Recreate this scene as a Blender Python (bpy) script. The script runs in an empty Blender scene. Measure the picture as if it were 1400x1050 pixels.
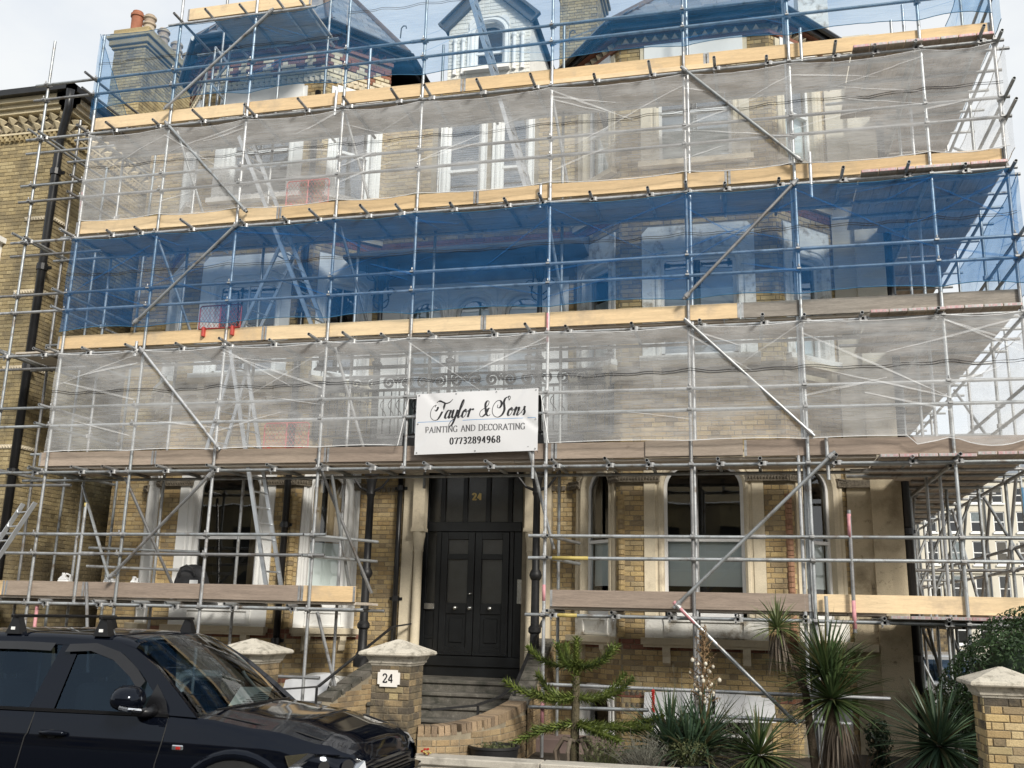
import bpy, math, random
from mathutils import Vector, Matrix
random.seed(7)
R = math.radians
sc = bpy.context.scene
COL = sc.collection

# ---------------------------------------------------------------- camera
CAM_F, CAM_YAW, CAM_PITCH, CAM_ROLL = 1330.0, R(13.6), R(13.45), R(1.355)
cam_d = bpy.data.cameras.new('camera')
cam_d.sensor_width = 36.0
cam_d.lens = CAM_F / 1400.0 * 36.0
cam_d.clip_start = 0.1
cam_d.clip_end = 3000
cam = bpy.data.objects.new('camera', cam_d)
COL.objects.link(cam)
cy, sy, cp, sp = math.cos(CAM_YAW), math.sin(CAM_YAW), math.cos(CAM_PITCH), math.sin(CAM_PITCH)
fwd = Vector((-sy * cp, cy * cp, sp))
rgt = Vector((cy, sy, 0))
upv = rgt.cross(fwd)
r2 = math.cos(CAM_ROLL) * rgt + math.sin(CAM_ROLL) * upv
u2 = -math.sin(CAM_ROLL) * rgt + math.cos(CAM_ROLL) * upv
cam.matrix_world = Matrix(((r2.x, u2.x, -fwd.x, 0), (r2.y, u2.y, -fwd.y, 0), (r2.z, u2.z, -fwd.z, 2.0), (0, 0, 0, 1)))
sc.camera = cam

# ---------------------------------------------------------------- sky, sun, exposure
SUN_DIR = Vector((0.55, -0.64, 0.52)).normalized()      # towards the sun: bright haze, front right
el = math.asin(SUN_DIR.z)
az = math.atan2(SUN_DIR.x, SUN_DIR.y)
w = bpy.data.worlds.new('World')
sc.world = w
w.use_nodes = True
nt = w.node_tree
nt.nodes.clear()
N = nt.nodes.new
out = N('ShaderNodeOutputWorld'); bg = N('ShaderNodeBackground')
sky = N('ShaderNodeTexSky'); sky.sky_type = 'NISHITA'; sky.sun_disc = False
sky.sun_elevation = el; sky.sun_rotation = az; sky.dust_density = 2.0; sky.air_density = 1.0
tc = N('ShaderNodeTexCoord'); mp = N('ShaderNodeMapping'); mp.inputs['Scale'].default_value = (1, 1, 2.2)
nz = N('ShaderNodeTexNoise'); nz.inputs['Scale'].default_value = 2.6; nz.inputs['Detail'].default_value = 6; nz.inputs['Roughness'].default_value = .55
rp = N('ShaderNodeValToRGB')
rp.color_ramp.elements[0].position = .36; rp.color_ramp.elements[0].color = (.70, .70, .70, 1)
rp.color_ramp.elements[1].position = .60; rp.color_ramp.elements[1].color = (1, 1, 1, 1)
mx = N('ShaderNodeMix'); mx.data_type = 'RGBA'
mx.inputs[7].default_value = (4.45, 4.58, 4.66, 1)       # bright thin overcast
L = nt.links.new
L(tc.outputs['Generated'], mp.inputs['Vector']); L(mp.outputs['Vector'], nz.inputs['Vector'])
L(nz.outputs['Fac'], rp.inputs['Fac']); L(rp.outputs['Color'], mx.inputs[0])
L(sky.outputs['Color'], mx.inputs[6]); L(mx.outputs[2], bg.inputs['Color'])
bg.inputs['Strength'].default_value = 0.115
L(bg.outputs['Background'], out.inputs['Surface'])

sun_d = bpy.data.lights.new('sun', 'SUN')
sun_d.energy = 2.4; sun_d.angle = R(12); sun_d.color = (1, .95, .86)
sun = bpy.data.objects.new('sun', sun_d)
sun.rotation_euler = SUN_DIR.to_track_quat('Z', 'Y').to_euler()
sun.location = (10, -10, 30)
COL.objects.link(sun)
sc.view_settings.view_transform = 'Standard'
sc.view_settings.look = 'None'
sc.view_settings.exposure = 0.85
sc.view_settings.gamma = 1.0
sc.cycles.transparent_max_bounces = 24
sc.cycles.max_bounces = 8
sc.cycles.use_denoising = True

# ---------------------------------------------------------------- materials
MATS = {}
def _m(name):
    m = bpy.data.materials.new(name); m.use_nodes = True
    n = m.node_tree; n.nodes.clear()
    o = n.nodes.new('ShaderNodeOutputMaterial')
    MATS[name] = m
    return m, n, o
def nd(n, t, **k):
    x = n.nodes.new(t)
    for a, b in k.items(): setattr(x, a, b)
    return x
def mixc(n, mode='MIX'):
    x = n.nodes.new('ShaderNodeMix'); x.data_type = 'RGBA'; x.blend_type = mode; x.clamp_factor = True
    return x
def noise(n, scale, detail=4, rough=.55, stretch=None, pos=True):
    t = nd(n, 'ShaderNodeNewGeometry') if pos else nd(n, 'ShaderNodeTexCoord')
    src = t.outputs['Position'] if pos else t.outputs['Object']
    if stretch:
        mp = nd(n, 'ShaderNodeMapping'); mp.inputs['Scale'].default_value = stretch
        n.links.new(src, mp.inputs['Vector']); src = mp.outputs['Vector']
    z = nd(n, 'ShaderNodeTexNoise'); z.inputs['Scale'].default_value = scale
    z.inputs['Detail'].default_value = detail; z.inputs['Roughness'].default_value = rough
    n.links.new(src, z.inputs['Vector'])
    return z.outputs['Fac']
def ramp(n, src, stops):
    r = nd(n, 'ShaderNodeValToRGB')
    while len(r.color_ramp.elements) < len(stops): r.color_ramp.elements.new(.5)
    for e, (p, c) in zip(r.color_ramp.elements, stops):
        e.position = p; e.color = (*c, 1) if len(c) == 3 else c
    n.links.new(src, r.inputs['Fac'])
    return r.outputs['Color']
def rnd_src(n):
    oi = nd(n, 'ShaderNodeObjectInfo'); g = nd(n, 'ShaderNodeNewGeometry')
    a = nd(n, 'ShaderNodeMath', operation='ADD'); f = nd(n, 'ShaderNodeMath', operation='FRACT')
    n.links.new(oi.outputs['Random'], a.inputs[0]); n.links.new(g.outputs['Random Per Island'], a.inputs[1])
    n.links.new(a.outputs[0], f.inputs[0])
    return f.outputs[0]
def g3(v): return (v, v, v)
def mat(name, c, rough=.7, metal=0., var=.18, scale=3., bump=0., bscale=60., pal=None, stain=None, stretch=None, spec=.5, coat=0., fine=.0, streak=None):
    """principled: base or random palette, large mottling, fine grain, stain colour (c, scale, lo, hi)"""
    m, n, o = _m(name)
    p = nd(n, 'ShaderNodeBsdfPrincipled')
    p.inputs['Roughness'].default_value = rough; p.inputs['Metallic'].default_value = metal
    p.inputs['Specular IOR Level'].default_value = spec
    if coat: p.inputs['Coat Weight'].default_value = coat; p.inputs['Coat Roughness'].default_value = .04
    if pal:
        k = len(pal)
        rr = nd(n, 'ShaderNodeValToRGB'); rr.color_ramp.interpolation = 'CONSTANT'
        while len(rr.color_ramp.elements) < k: rr.color_ramp.elements.new(.5)
        for i, e in enumerate(rr.color_ramp.elements): e.position = i / k; e.color = (*pal[i], 1)
        n.links.new(rnd_src(n), rr.inputs['Fac']); col = rr.outputs['Color']
    else:
        rgb = nd(n, 'ShaderNodeRGB'); rgb.outputs[0].default_value = (*c, 1); col = rgb.outputs[0]
    if var:
        v = ramp(n, noise(n, scale, 5, .6, stretch), [(.28, g3(1 - var)), (.72, g3(1 + var))])
        x = mixc(n, 'MULTIPLY'); x.inputs[0].default_value = 1
        n.links.new(col, x.inputs[6]); n.links.new(v, x.inputs[7]); col = x.outputs[2]
    if fine:
        v = ramp(n, noise(n, bscale, 3, .7, stretch), [(.3, g3(1 - fine)), (.7, g3(1 + fine))])
        x = mixc(n, 'MULTIPLY'); x.inputs[0].default_value = 1
        n.links.new(col, x.inputs[6]); n.links.new(v, x.inputs[7]); col = x.outputs[2]
    for st in (stain, streak):
        if not st: continue
        sc_, s2, lo, hi = st[:4]
        f = ramp(n, noise(n, s2, 6, .65, st[4] if len(st) > 4 else None), [(lo, g3(0)), (hi, g3(1))])
        x = mixc(n); n.links.new(f, x.inputs[0]); n.links.new(col, x.inputs[6]); x.inputs[7].default_value = (*sc_, 1); col = x.outputs[2]
    n.links.new(col, p.inputs['Base Color'])
    if bump:
        b = nd(n, 'ShaderNodeBump'); b.inputs['Strength'].default_value = bump; b.inputs['Distance'].default_value = .02
        n.links.new(noise(n, bscale, 5, .65, stretch), b.inputs['Height']); n.links.new(b.outputs[0], p.inputs['Normal'])
    n.links.new(p.outputs[0], o.inputs['Surface'])
    return m
YB = [(.42, .31, .155), (.365, .26, .125), (.46, .355, .195), (.33, .235, .115), (.395, .295, .15), (.265, .20, .115), (.44, .325, .155), (.36, .28, .16)]
mat('brick', None, .88, var=.22, scale=2.2, bump=.5, bscale=70, pal=YB, fine=.22, stain=((.17, .125, .07), .55, .56, .84), streak=((.13, .10, .065), 3.2, .62, .84, (1.4, 1.4, .3)))
mat('brick_sooty', None, .9, var=.25, scale=2.0, bump=.6, bscale=60, pal=[(.25, .185, .105), (.19, .145, .085), (.30, .22, .12), (.12, .095, .065), (.22, .165, .09), (.15, .12, .075)], fine=.3, stain=((.055, .047, .036), 2.6, .46, .66))
mat('brick_neighbour', None, .9, var=.2, scale=1.5, bump=.5, bscale=50, pal=[(.36, .285, .15), (.30, .235, .125), (.40, .325, .18), (.25, .20, .11), (.33, .26, .135)], fine=.2, stain=((.12, .10, .07), .45, .48, .75), streak=((.10, .085, .06), 2.6, .56, .80, (1.2, 1.2, .3)))
mat('brick_stairs', None, .9, var=.2, scale=2.5, bump=.5, bscale=60, pal=[(.30, .215, .12), (.25, .18, .10), (.33, .24, .13), (.21, .155, .09), (.27, .19, .10)], fine=.22, stain=((.13, .10, .07), 1.8, .52, .76))
mat('brick_edge', None, .88, var=.2, scale=3, bump=.4, pal=[(.25, .18, .11), (.215, .155, .095), (.28, .20, .125), (.18, .13, .085)], fine=.28)
mat('brick_red', None, .85, var=.2, scale=3, bump=.4, pal=[(.20, .085, .055), (.23, .10, .06), (.17, .075, .05), (.22, .105, .07)], fine=.2)
mat('brick_terracotta', None, .85, var=.2, scale=3, bump=.4, pal=[(.33, .18, .11), (.37, .21, .13), (.29, .155, .095)], fine=.2)
mat('brick_cream', None, .85, var=.15, scale=3, bump=.4, pal=[(.58, .50, .34), (.50, .43, .29), (.62, .54, .40)], fine=.15)
mat('brick_white', None, .75, var=.08, scale=3, bump=.5, pal=[(.74, .72, .66), (.70, .68, .62), (.77, .75, .69)], fine=.06, stain=((.30, .27, .22), 6, .62, .76))
mat('mortar', (.26, .22, .155), .95, var=.25, scale=4, bump=.5, bscale=120, fine=.2)
mat('mortar_dark', (.16, .135, .10), .95, var=.25, scale=4, bump=.5, bscale=120, fine=.2)
mat('stone_cream', (.60, .525, .39), .75, var=.12, scale=2, bump=.25, bscale=50, fine=.08, stain=((.25, .20, .14), 2.2, .58, .82))
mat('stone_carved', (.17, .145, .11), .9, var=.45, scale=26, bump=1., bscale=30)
mat('white_paint', (.76, .76, .74), .55, var=.06, scale=2, bump=.15, bscale=40, stain=((.45, .42, .36), 4, .64, .84))
mat('white_sash', (.78, .78, .77), .4, var=.04, scale=5)
mat('white_flaking', (.70, .69, .65), .7, var=.1, scale=3, bump=.5, bscale=25, stain=((.33, .29, .23), 5, .50, .66))
mat('stucco', (.50, .425, .30), .9, var=.16, scale=1.2, bump=.5, bscale=90, fine=.1, stain=((.20, .16, .10), 2.0, .50, .78), streak=((.13, .105, .075), 9, .60, .76))
mat('stucco_pale', (.60, .545, .44), .85, var=.12, scale=1.5, bump=.4, bscale=80, fine=.08, stain=((.33, .28, .21), 2.4, .58, .80))
mat('black_paint', (.012, .012, .013), .32, var=.3, scale=4, spec=.5, fine=.2)
mat('door_black', (.010, .011, .012), .3, var=.25, scale=6, bump=.05, bscale=90)
mat('black_iron', (.014, .014, .015), .5, var=.3, scale=8)
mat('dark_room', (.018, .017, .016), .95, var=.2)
mat('room_wall', (.12, .115, .105), .95, var=.2)
mat('hall_wall', (.24, .23, .21), .95, var=.2)
mat('blind', (.80, .84, .82), .8, var=.04, scale=3)
mat('blind_slat', (.62, .66, .68), .6, var=.06)
mat('curtain', (.40, .31, .20), .9, var=.2, scale=6, stretch=(8, 8, .5))
mat('slate', None, .55, var=.2, scale=3, bump=.2, bscale=30, pal=[(.15, .17, .20), (.18, .20, .225), (.12, .14, .17), (.20, .21, .23)], fine=.15)
mat('ridge_tile', (.13, .10, .085), .8, var=.25, scale=6, bump=.3)
mat('lead', (.10, .105, .11), .5, metal=.3, var=.2)
mat('terracotta', (.29, .11, .06), .8, var=.2, scale=8, bump=.3)
mat('chimney_pot', None, .8, var=.2, scale=8, bump=.3, pal=[(.42, .35, .26), (.38, .31, .23), (.33, .26, .2)])
mat('galv', None, .40, metal=.55, var=.22, scale=5, bump=.08, bscale=60, pal=[(.40, .42, .43), (.33, .35, .36), (.46, .47, .48), (.29, .305, .31), (.38, .39, .395), (.25, .25, .25)], fine=.14, stain=((.15, .115, .085), 6, .53, .72), streak=((.55, .55, .54), 13, .66, .74))
mat('coupler', (.34, .34, .34), .5, metal=.55, var=.35, scale=20)
mat('band_pink', (.52, .24, .26), .6, var=.25, scale=12)
mat('band_yellow', (.42, .33, .10), .6, var=.25, scale=12)
mat('tube_blue', (.05, .17, .30), .5, var=.25, scale=6)
WG = (1.1, 14, 14)
mat('wood_new', None, .75, var=.13, scale=2.2, bump=.15, bscale=14, pal=[(.66, .49, .29), (.62, .45, .255), (.69, .53, .33), (.64, .47, .275)], fine=.12, stretch=WG, stain=((.26, .15, .06), 4.5, .68, .74, (2, 2, 3)), streak=((.42, .33, .23), 1.6, .54, .74))
mat('wood_old', None, .85, var=.2, scale=2.2, bump=.3, bscale=14, pal=[(.30, .24, .19), (.26, .205, .165), (.34, .275, .22), (.285, .235, .19)], fine=.16, stretch=WG, stain=((.12, .085, .06), 2.6, .66, .76))
mat('wood_grey', None, .88, var=.22, scale=2.2, bump=.35, bscale=14, pal=[(.25, .225, .195), (.22, .20, .175), (.28, .25, .215)], fine=.2, stretch=WG, stain=((.10, .09, .075), 3, .64, .74))
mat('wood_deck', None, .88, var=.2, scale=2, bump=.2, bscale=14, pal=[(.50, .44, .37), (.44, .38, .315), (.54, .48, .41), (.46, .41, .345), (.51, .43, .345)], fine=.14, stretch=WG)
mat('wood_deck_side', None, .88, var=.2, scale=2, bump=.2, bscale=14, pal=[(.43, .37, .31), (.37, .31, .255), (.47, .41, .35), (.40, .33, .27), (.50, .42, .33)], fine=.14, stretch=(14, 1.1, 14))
mat('end_plate', None, .5, metal=.4, var=.2, scale=30, pal=[(.52, .36, .36), (.45, .44, .43), (.50, .30, .31), (.40, .39, .38)])
mat('aluminium', (.56, .58, .60), .34, metal=.75, var=.12, scale=6)
mat('red_steel', (.42, .055, .045), .5, var=.2, scale=8)
mat('banner', (.60, .60, .61), .45, var=.02, scale=2)
mat('ink', (.012, .012, .014), .5, var=0)
mat('ink_grey', (.10, .10, .105), .5, var=0)
mat('ink_blue', (.05, .22, .48), .5, var=0)
mat('gold', (.62, .46, .18), .35, metal=.8, var=.1)
mat('nickel', (.6, .6, .58), .25, metal=.9, var=.05)
mat('concrete', (.42, .39, .335), .9, var=.16, scale=3, bump=.5, bscale=90, fine=.14, stain=((.17, .155, .13), 4, .52, .76))
mat('cap_stone', (.56, .515, .43), .88, var=.12, scale=5, bump=.7, bscale=110, fine=.18, stain=((.20, .18, .14), 8, .50, .70), streak=((.13, .125, .10), 22, .60, .72))
mat('step_stone', (.115, .105, .088), .88, var=.35, scale=5, bump=.6, bscale=70, fine=.3, stain=((.045, .045, .035), 4, .46, .64), streak=((.24, .22, .19), 11, .60, .72))
mat('asphalt', (.055, .055, .057), .9, var=.2, scale=2, bump=.5, bscale=120, fine=.25)
mat('paving', (.22, .205, .185), .88, var=.18, scale=1.5, bump=.3, bscale=80, fine=.15)
mat('soil', (.06, .047, .034), .95, var=.3, scale=5, bump=.8, bscale=40, fine=.3)
mat('ground', (.12, .12, .10), .95, var=.25, scale=.6, fine=.2)
mat('sign_white', (.74, .71, .66), .5, var=.06, scale=8)
mat('plastic_white', (.78, .78, .77), .4, var=.03)
mat('plastic_black', (.014, .014, .015), .5, var=.2)
mat('sheet_white', (.58, .59, .61), .6, var=.12, scale=2.6, bump=.35, bscale=5, stain=((.35, .34, .32), 5, .60, .80))
mat('bag_black', (.02, .02, .022), .8, var=.4, scale=10, bump=.4, bscale=50)
mat('tarp_pink', (.20, .145, .13), .8, var=.1)
def carpaint():
    m, n, o = _m('car_paint')
    p = nd(n, 'ShaderNodeBsdfPrincipled')
    p.inputs['Base Color'].default_value = (.0022, .003, .006, 1); p.inputs['Roughness'].default_value = .06; p.inputs['Specular IOR Level'].default_value = .32; p.inputs['Specular Tint'].default_value = (.80, .88, 1, 1)  # bluish specular tint puts a bluer sky behind the viewer into the paint
    b = nd(n, 'ShaderNodeBump'); b.inputs['Strength'].default_value = .006; b.inputs['Distance'].default_value = .01
    n.links.new(noise(n, 3, 3), b.inputs['Height']); n.links.new(b.outputs[0], p.inputs['Normal'])
    n.links.new(p.outputs[0], o.inputs['Surface'])
carpaint()
mat('car_trim', (.006, .006, .007), .3, var=.15, scale=10)
mat('car_seat', (.10, .10, .10), .9, var=.2)
mat('car_dark', (.012, .012, .012), .8, var=.2)
mat('rubber', (.02, .02, .02), .85, var=.2)
mat('chrome', (.7, .7, .7), .12, metal=1, var=.03)
mat('lamp_red', (.35, .02, .015), .3, var=.1)
mat('paper', (.72, .72, .70), .7, var=.04)
mat('silver_car', (.45, .46, .47), .3, metal=.4, var=.05, coat=.6)
def glass(name, tint, fac, rough=.02, refl=(1, 1, 1)):
    m, n, o = _m(name)
    t = nd(n, 'ShaderNodeBsdfTransparent'); t.inputs[0].default_value = (*tint, 1)
    g = nd(n, 'ShaderNodeBsdfGlossy'); g.inputs['Roughness'].default_value = rough; g.inputs['Color'].default_value = (*refl, 1)
    fr = nd(n, 'ShaderNodeFresnel'); fr.inputs['IOR'].default_value = 1.52
    a = nd(n, 'ShaderNodeMath', operation='ADD'); a.inputs[1].default_value = fac
    n.links.new(fr.outputs[0], a.inputs[0])
    b = nd(n, 'ShaderNodeBump'); b.inputs['Strength'].default_value = .06; b.inputs['Distance'].default_value = .02
    n.links.new(noise(n, 1.3, 2), b.inputs['Height']); n.links.new(b.outputs[0], g.inputs['Normal'])
    x = nd(n, 'ShaderNodeMixShader')
    n.links.new(a.outputs[0], x.inputs[0]); n.links.new(t.outputs[0], x.inputs[1]); n.links.new(g.outputs[0], x.inputs[2])
    n.links.new(x.outputs[0], o.inputs['Surface'])
glass('glass', (.88, .91, .91), .05)
glass('glass_bright', (.78, .83, .84), .15)
mat('render_cream', (.60, .56, .47), .8, var=.07, scale=.8, fine=.05, stain=((.40, .37, .30), 1.2, .60, .82), streak=((.36, .33, .27), 2.2, .64, .82, (1, 1, .2)))
glass('glass_obscure', (.55, .56, .55), .05, .28)
glass('car_glass', (.16, .21, .25), 0., .02, (.5, .70, .95))  # blue reflection colour stands in for blue sky behind the viewer
glass('car_glass_clear', (.62, .70, .68), .03)
glass('lens', (.7, .72, .74), .14)
def net_mat(name, dif, tint, lo, hi, trans=.5):
    """woven debris netting: part open holes, part thread; density varies with the folds"""
    m, n, o = _m(name)
    t = nd(n, 'ShaderNodeBsdfTransparent'); t.inputs[0].default_value = (*tint, 1)
    d = nd(n, 'ShaderNodeBsdfDiffuse'); d.inputs[0].default_value = (*dif, 1)
    tl = nd(n, 'ShaderNodeBsdfTranslucent'); tl.inputs[0].default_value = (*dif, 1)
    mm = nd(n, 'ShaderNodeMixShader'); mm.inputs[0].default_value = trans
    n.links.new(d.outputs[0], mm.inputs[1]); n.links.new(tl.outputs[0], mm.inputs[2])
    f1 = noise(n, 1.5, 4, .6, (.5, 1, 2.4)); f2 = noise(n, 26, 3, .6, (.12, 1, 2.2))
    a = nd(n, 'ShaderNodeMath', operation='MULTIPLY_ADD'); a.inputs[1].default_value = .5
    n.links.new(f2, a.inputs[0]); n.links.new(f1, a.inputs[2])
    mr = nd(n, 'ShaderNodeMapRange'); mr.inputs[1].default_value = .50; mr.inputs[2].default_value = 1.0
    mr.inputs[3].default_value = lo; mr.inputs[4].default_value = hi
    n.links.new(a.outputs[0], mr.inputs[0])
    x = nd(n, 'ShaderNodeMixShader')
    n.links.new(mr.outputs[0], x.inputs[0]); n.links.new(t.outputs[0], x.inputs[1]); n.links.new(mm.outputs[0], x.inputs[2])
    n.links.new(x.outputs[0], o.inputs['Surface'])
net_mat('net_white', (.91, .92, .93), (.99, .99, .99), .12, .37, .2)
net_mat('net_blue', (.035, .16, .40), (.80, .90, .99), .18, .44, .35)
net_mat('net_blue_thin', (.06, .24, .52), (.85, .93, .99), .12, .36, .45)
mat('net_edge_white', (.72, .72, .72), .8, var=.05)
mat('net_seam', (.03, .03, .035), .8, var=.1)
def leafmat(name, pal, rough=.5, trans=.25):
    m, n, o = _m(name)
    p = nd(n, 'ShaderNodeBsdfPrincipled'); p.inputs['Roughness'].default_value = rough
    r = nd(n, 'ShaderNodeValToRGB')
    while len(r.color_ramp.elements) < len(pal): r.color_ramp.elements.new(.5)
    for i, e in enumerate(r.color_ramp.elements): e.position = i / (len(pal) - 1); e.color = (*pal[i], 1)
    n.links.new(rnd_src(n), r.inputs['Fac'])
    v = ramp(n, noise(n, 6, 4), [(.3, g3(.7)), (.7, g3(1.3))])
    x = mixc(n, 'MULTIPLY'); x.inputs[0].default_value = 1
    n.links.new(r.outputs['Color'], x.inputs[6]); n.links.new(v, x.inputs[7])
    n.links.new(x.outputs[2], p.inputs['Base Color'])
    t = nd(n, 'ShaderNodeBsdfTranslucent'); n.links.new(x.outputs[2], t.inputs[0])
    ms = nd(n, 'ShaderNodeMixShader'); ms.inputs[0].default_value = trans
    n.links.new(p.outputs[0], ms.inputs[1]); n.links.new(t.outputs[0], ms.inputs[2]); n.links.new(ms.outputs[0], o.inputs['Surface'])
leafmat('leaf_yucca', [(.035, .065, .035), (.055, .095, .05), (.08, .125, .06), (.045, .085, .055), (.05, .09, .05), (.17, .13, .06)], .45)
leafmat('leaf_cordyline', [(.032, .058, .02), (.05, .085, .028), (.08, .11, .04), (.042, .072, .028), (.055, .085, .025), (.14, .12, .05)], .45)
leafmat('leaf_pale', [(.10, .14, .045), (.14, .17, .06), (.08, .12, .04), (.17, .19, .09)], .5)
leafmat('leaf_dry', [(.12, .092, .068), (.19, .155, .12), (.08, .062, .046), (.25, .215, .175)], .9)
leafmat('leaf_monkey', [(.04, .06, .014), (.09, .125, .025), (.17, .205, .05), (.06, .09, .018), (.13, .16, .04)], .45)
leafmat('leaf_hedge', [(.02, .045, .014), (.03, .062, .018), (.045, .085, .026), (.018, .038, .013)], .45)
leafmat('leaf_olive', [(.07, .085, .03), (.10, .115, .045), (.13, .14, .06)], .6)
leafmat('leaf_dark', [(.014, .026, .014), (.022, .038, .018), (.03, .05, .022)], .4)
leafmat('twig_grey', [(.13, .125, .10), (.17, .165, .13), (.10, .10, .085)], .9, .1)
leafmat('flower_stalk', [(.22, .14, .07), (.28, .19, .10), (.17, .10, .055)], .8)
leafmat('flower_white', [(.62, .58, .48), (.70, .66, .56), (.55, .50, .40)], .6)
mat('bark', (.10, .075, .05), .95, var=.35, scale=14, bump=1., bscale=50)
mat('bark_monkey', (.085, .07, .04), .95, var=.4, scale=20, bump=1., bscale=50)
# ---------------------------------------------------------------- helpers
WM = {}                                     # world matrices by object name (no depsgraph needed)
class MB:
    def __init__(s): s.v = []; s.f = []; s.mi = []; s.cur = 0
    def add(s, vs, fs):
        b = len(s.v); s.v += [tuple(p) for p in vs]
        for f in fs: s.f.append([b + i for i in f]); s.mi.append(s.cur)
        return b
    def quad(s, a, b, c, d): s.add([a, b, c, d], [(0, 1, 2, 3)])
    def poly(s, pts): s.add(pts, [list(range(len(pts)))])
    def hexa(s, p):                          # 8 corners: bottom ring 0-3, top ring 4-7
        s.add(p, [(3, 2, 1, 0), (4, 5, 6, 7), (0, 1, 5, 4), (1, 2, 6, 5), (2, 3, 7, 6), (3, 0, 4, 7)])
    def box(s, x0, x1, y0, y1, z0, z1):
        s.hexa([(x0, y0, z0), (x1, y0, z0), (x1, y1, z0), (x0, y1, z0), (x0, y0, z1), (x1, y0, z1), (x1, y1, z1), (x0, y1, z1)])
    def bbox(s, x0, x1, y0, y1, z0, z1, c=.01):      # chamfered box
        xs, ys, zs = (x0, x1), (y0, y1), (z0, z1); vs = []; idx = {}
        for i in (0, 1):
            for j in (0, 1):
                for k in (0, 1):
                    for ax in range(3):
                        p = [xs[i], ys[j], zs[k]]
                        for a, t in ((0, i), (1, j), (2, k)):
                            if a != ax: p[a] += c if t == 0 else -c
                        idx[i, j, k, ax] = len(vs); vs.append(p)
        fs = []
        for i in (0, 1): fs.append([idx[i, j, k, 0] for j, k in ((0, 0), (1, 0), (1, 1), (0, 1))])
        for j in (0, 1): fs.append([idx[i, j, k, 1] for i, k in ((0, 0), (1, 0), (1, 1), (0, 1))])
        for k in (0, 1): fs.append([idx[i, j, k, 2] for i, j in ((0, 0), (1, 0), (1, 1), (0, 1))])
        for i in (0, 1):
            for j in (0, 1): fs.append([idx[i, j, 0, 0], idx[i, j, 1, 0], idx[i, j, 1, 1], idx[i, j, 0, 1]])
        for i in (0, 1):
            for k in (0, 1): fs.append([idx[i, 0, k, 0], idx[i, 1, k, 0], idx[i, 1, k, 2], idx[i, 0, k, 2]])
        for j in (0, 1):
            for k in (0, 1): fs.append([idx[0, j, k, 1], idx[1, j, k, 1], idx[1, j, k, 2], idx[0, j, k, 2]])
        for i in (0, 1):
            for j in (0, 1):
                for k in (0, 1): fs.append([idx[i, j, k, a] for a in range(3)])
        s.add(vs, fs)
    def obox(s, c, a, b, d):                 # centre + three half vectors
        c, a, b, d = Vector(c), Vector(a), Vector(b), Vector(d)
        s.hexa([c - a - b - d, c + a - b - d, c + a + b - d, c - a + b - d, c - a - b + d, c + a - b + d, c + a + b + d, c - a + b + d])
    def bar(s, p, q, wd, th, up=(0, 0, 1)):  # rectangular bar from p to q
        p, q = Vector(p), Vector(q); d = (q - p); l = d.length; d.normalize(); up = Vector(up)
        if abs(d.dot(up)) > .95: up = Vector((1, 0, 0))
        sd = d.cross(up).normalized(); u = sd.cross(d)
        s.obox((p + q) / 2, d * l / 2, sd * wd / 2, u * th / 2)
    def path(s, pts, r, n=8, cap=True, closed=False):
        pts = [Vector(p) for p in pts]; k = len(pts)
        rs = r if isinstance(r, (list, tuple)) else [r] * k
        ref = None; rings = []
        for i, p in enumerate(pts):
            if closed: t = pts[(i + 1) % k] - pts[i - 1]
            else: t = pts[min(i + 1, k - 1)] - pts[max(i - 1, 0)]
            if t.length < 1e-9: t = Vector((0, 0, 1))
            t.normalize()
            if ref is None: ref = Vector((0, 0, 1)) if abs(t.z) < .9 else Vector((1, 0, 0))
            a = t.cross(ref)
            if a.length < 1e-6: a = t.orthogonal()
            a.normalize(); b = a.cross(t).normalized(); ref = b
            rings.append([p + (a * math.cos(x) + b * math.sin(x)) * rs[i] for x in [2 * math.pi * j / n for j in range(n)]])
        vs = [v for g in rings for v in g]; fs = []
        for i in range(k if closed else k - 1):
            i2 = (i + 1) % k
            for j in range(n):
                j2 = (j + 1) % n
                fs.append((i * n + j, i * n + j2, i2 * n + j2, i2 * n + j))
        if cap and not closed: fs += [tuple(range(n))[::-1], tuple((k - 1) * n + j for j in range(n))]
        s.add(vs, fs)
    def tube(s, p, q, r, n=8, r2=None): s.path([p, q], [r, r2 if r2 is not None else r], n)
    def lathe(s, prof, c, n=16, sx=1., sy=1.):
        vs = []; fs = []
        for (r, z) in prof:
            for j in range(n):
                a = 2 * math.pi * j / n
                vs.append((c[0] + r * math.cos(a) * sx, c[1] + r * math.sin(a) * sy, c[2] + z))
        for i in range(len(prof) - 1):
            for j in range(n):
                j2 = (j + 1) % n
                fs.append((i * n + j, i * n + j2, (i + 1) * n + j2, (i + 1) * n + j))
        fs += [tuple(range(n))[::-1], tuple((len(prof) - 1) * n + j for j in range(n))]
        s.add(vs, fs)
    def prism(s, poly, a, b):                # poly: list of 3d points, extruded by vector a->b offset
        k = len(poly); A = [Vector(p) + Vector(a) for p in poly]; B = [Vector(p) + Vector(b) for p in poly]
        s.add(A + B, [tuple(range(k))[::-1], tuple(range(k, 2 * k))] + [(i, (i + 1) % k, k + (i + 1) % k, k + i) for i in range(k)])
    def mesh(s, name):
        me = bpy.data.meshes.new(name); me.from_pydata(s.v, [], s.f); me.update()
        return me
def tag(o, label=None, cat=None, group=None, kind=None):
    if label: o['label'] = label
    if cat: o['category'] = cat
    if group: o['group'] = group
    if kind: o['kind'] = kind
    return o
def link(o, parent, Mw=None):
    Mw = Mw or Matrix()
    COL.objects.link(o)
    if parent is not None:
        o.parent = parent; o.matrix_parent_inverse = WM[parent.name].inverted()
    o.matrix_basis = Mw
    WM[o.name] = Mw
    return o
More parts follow.
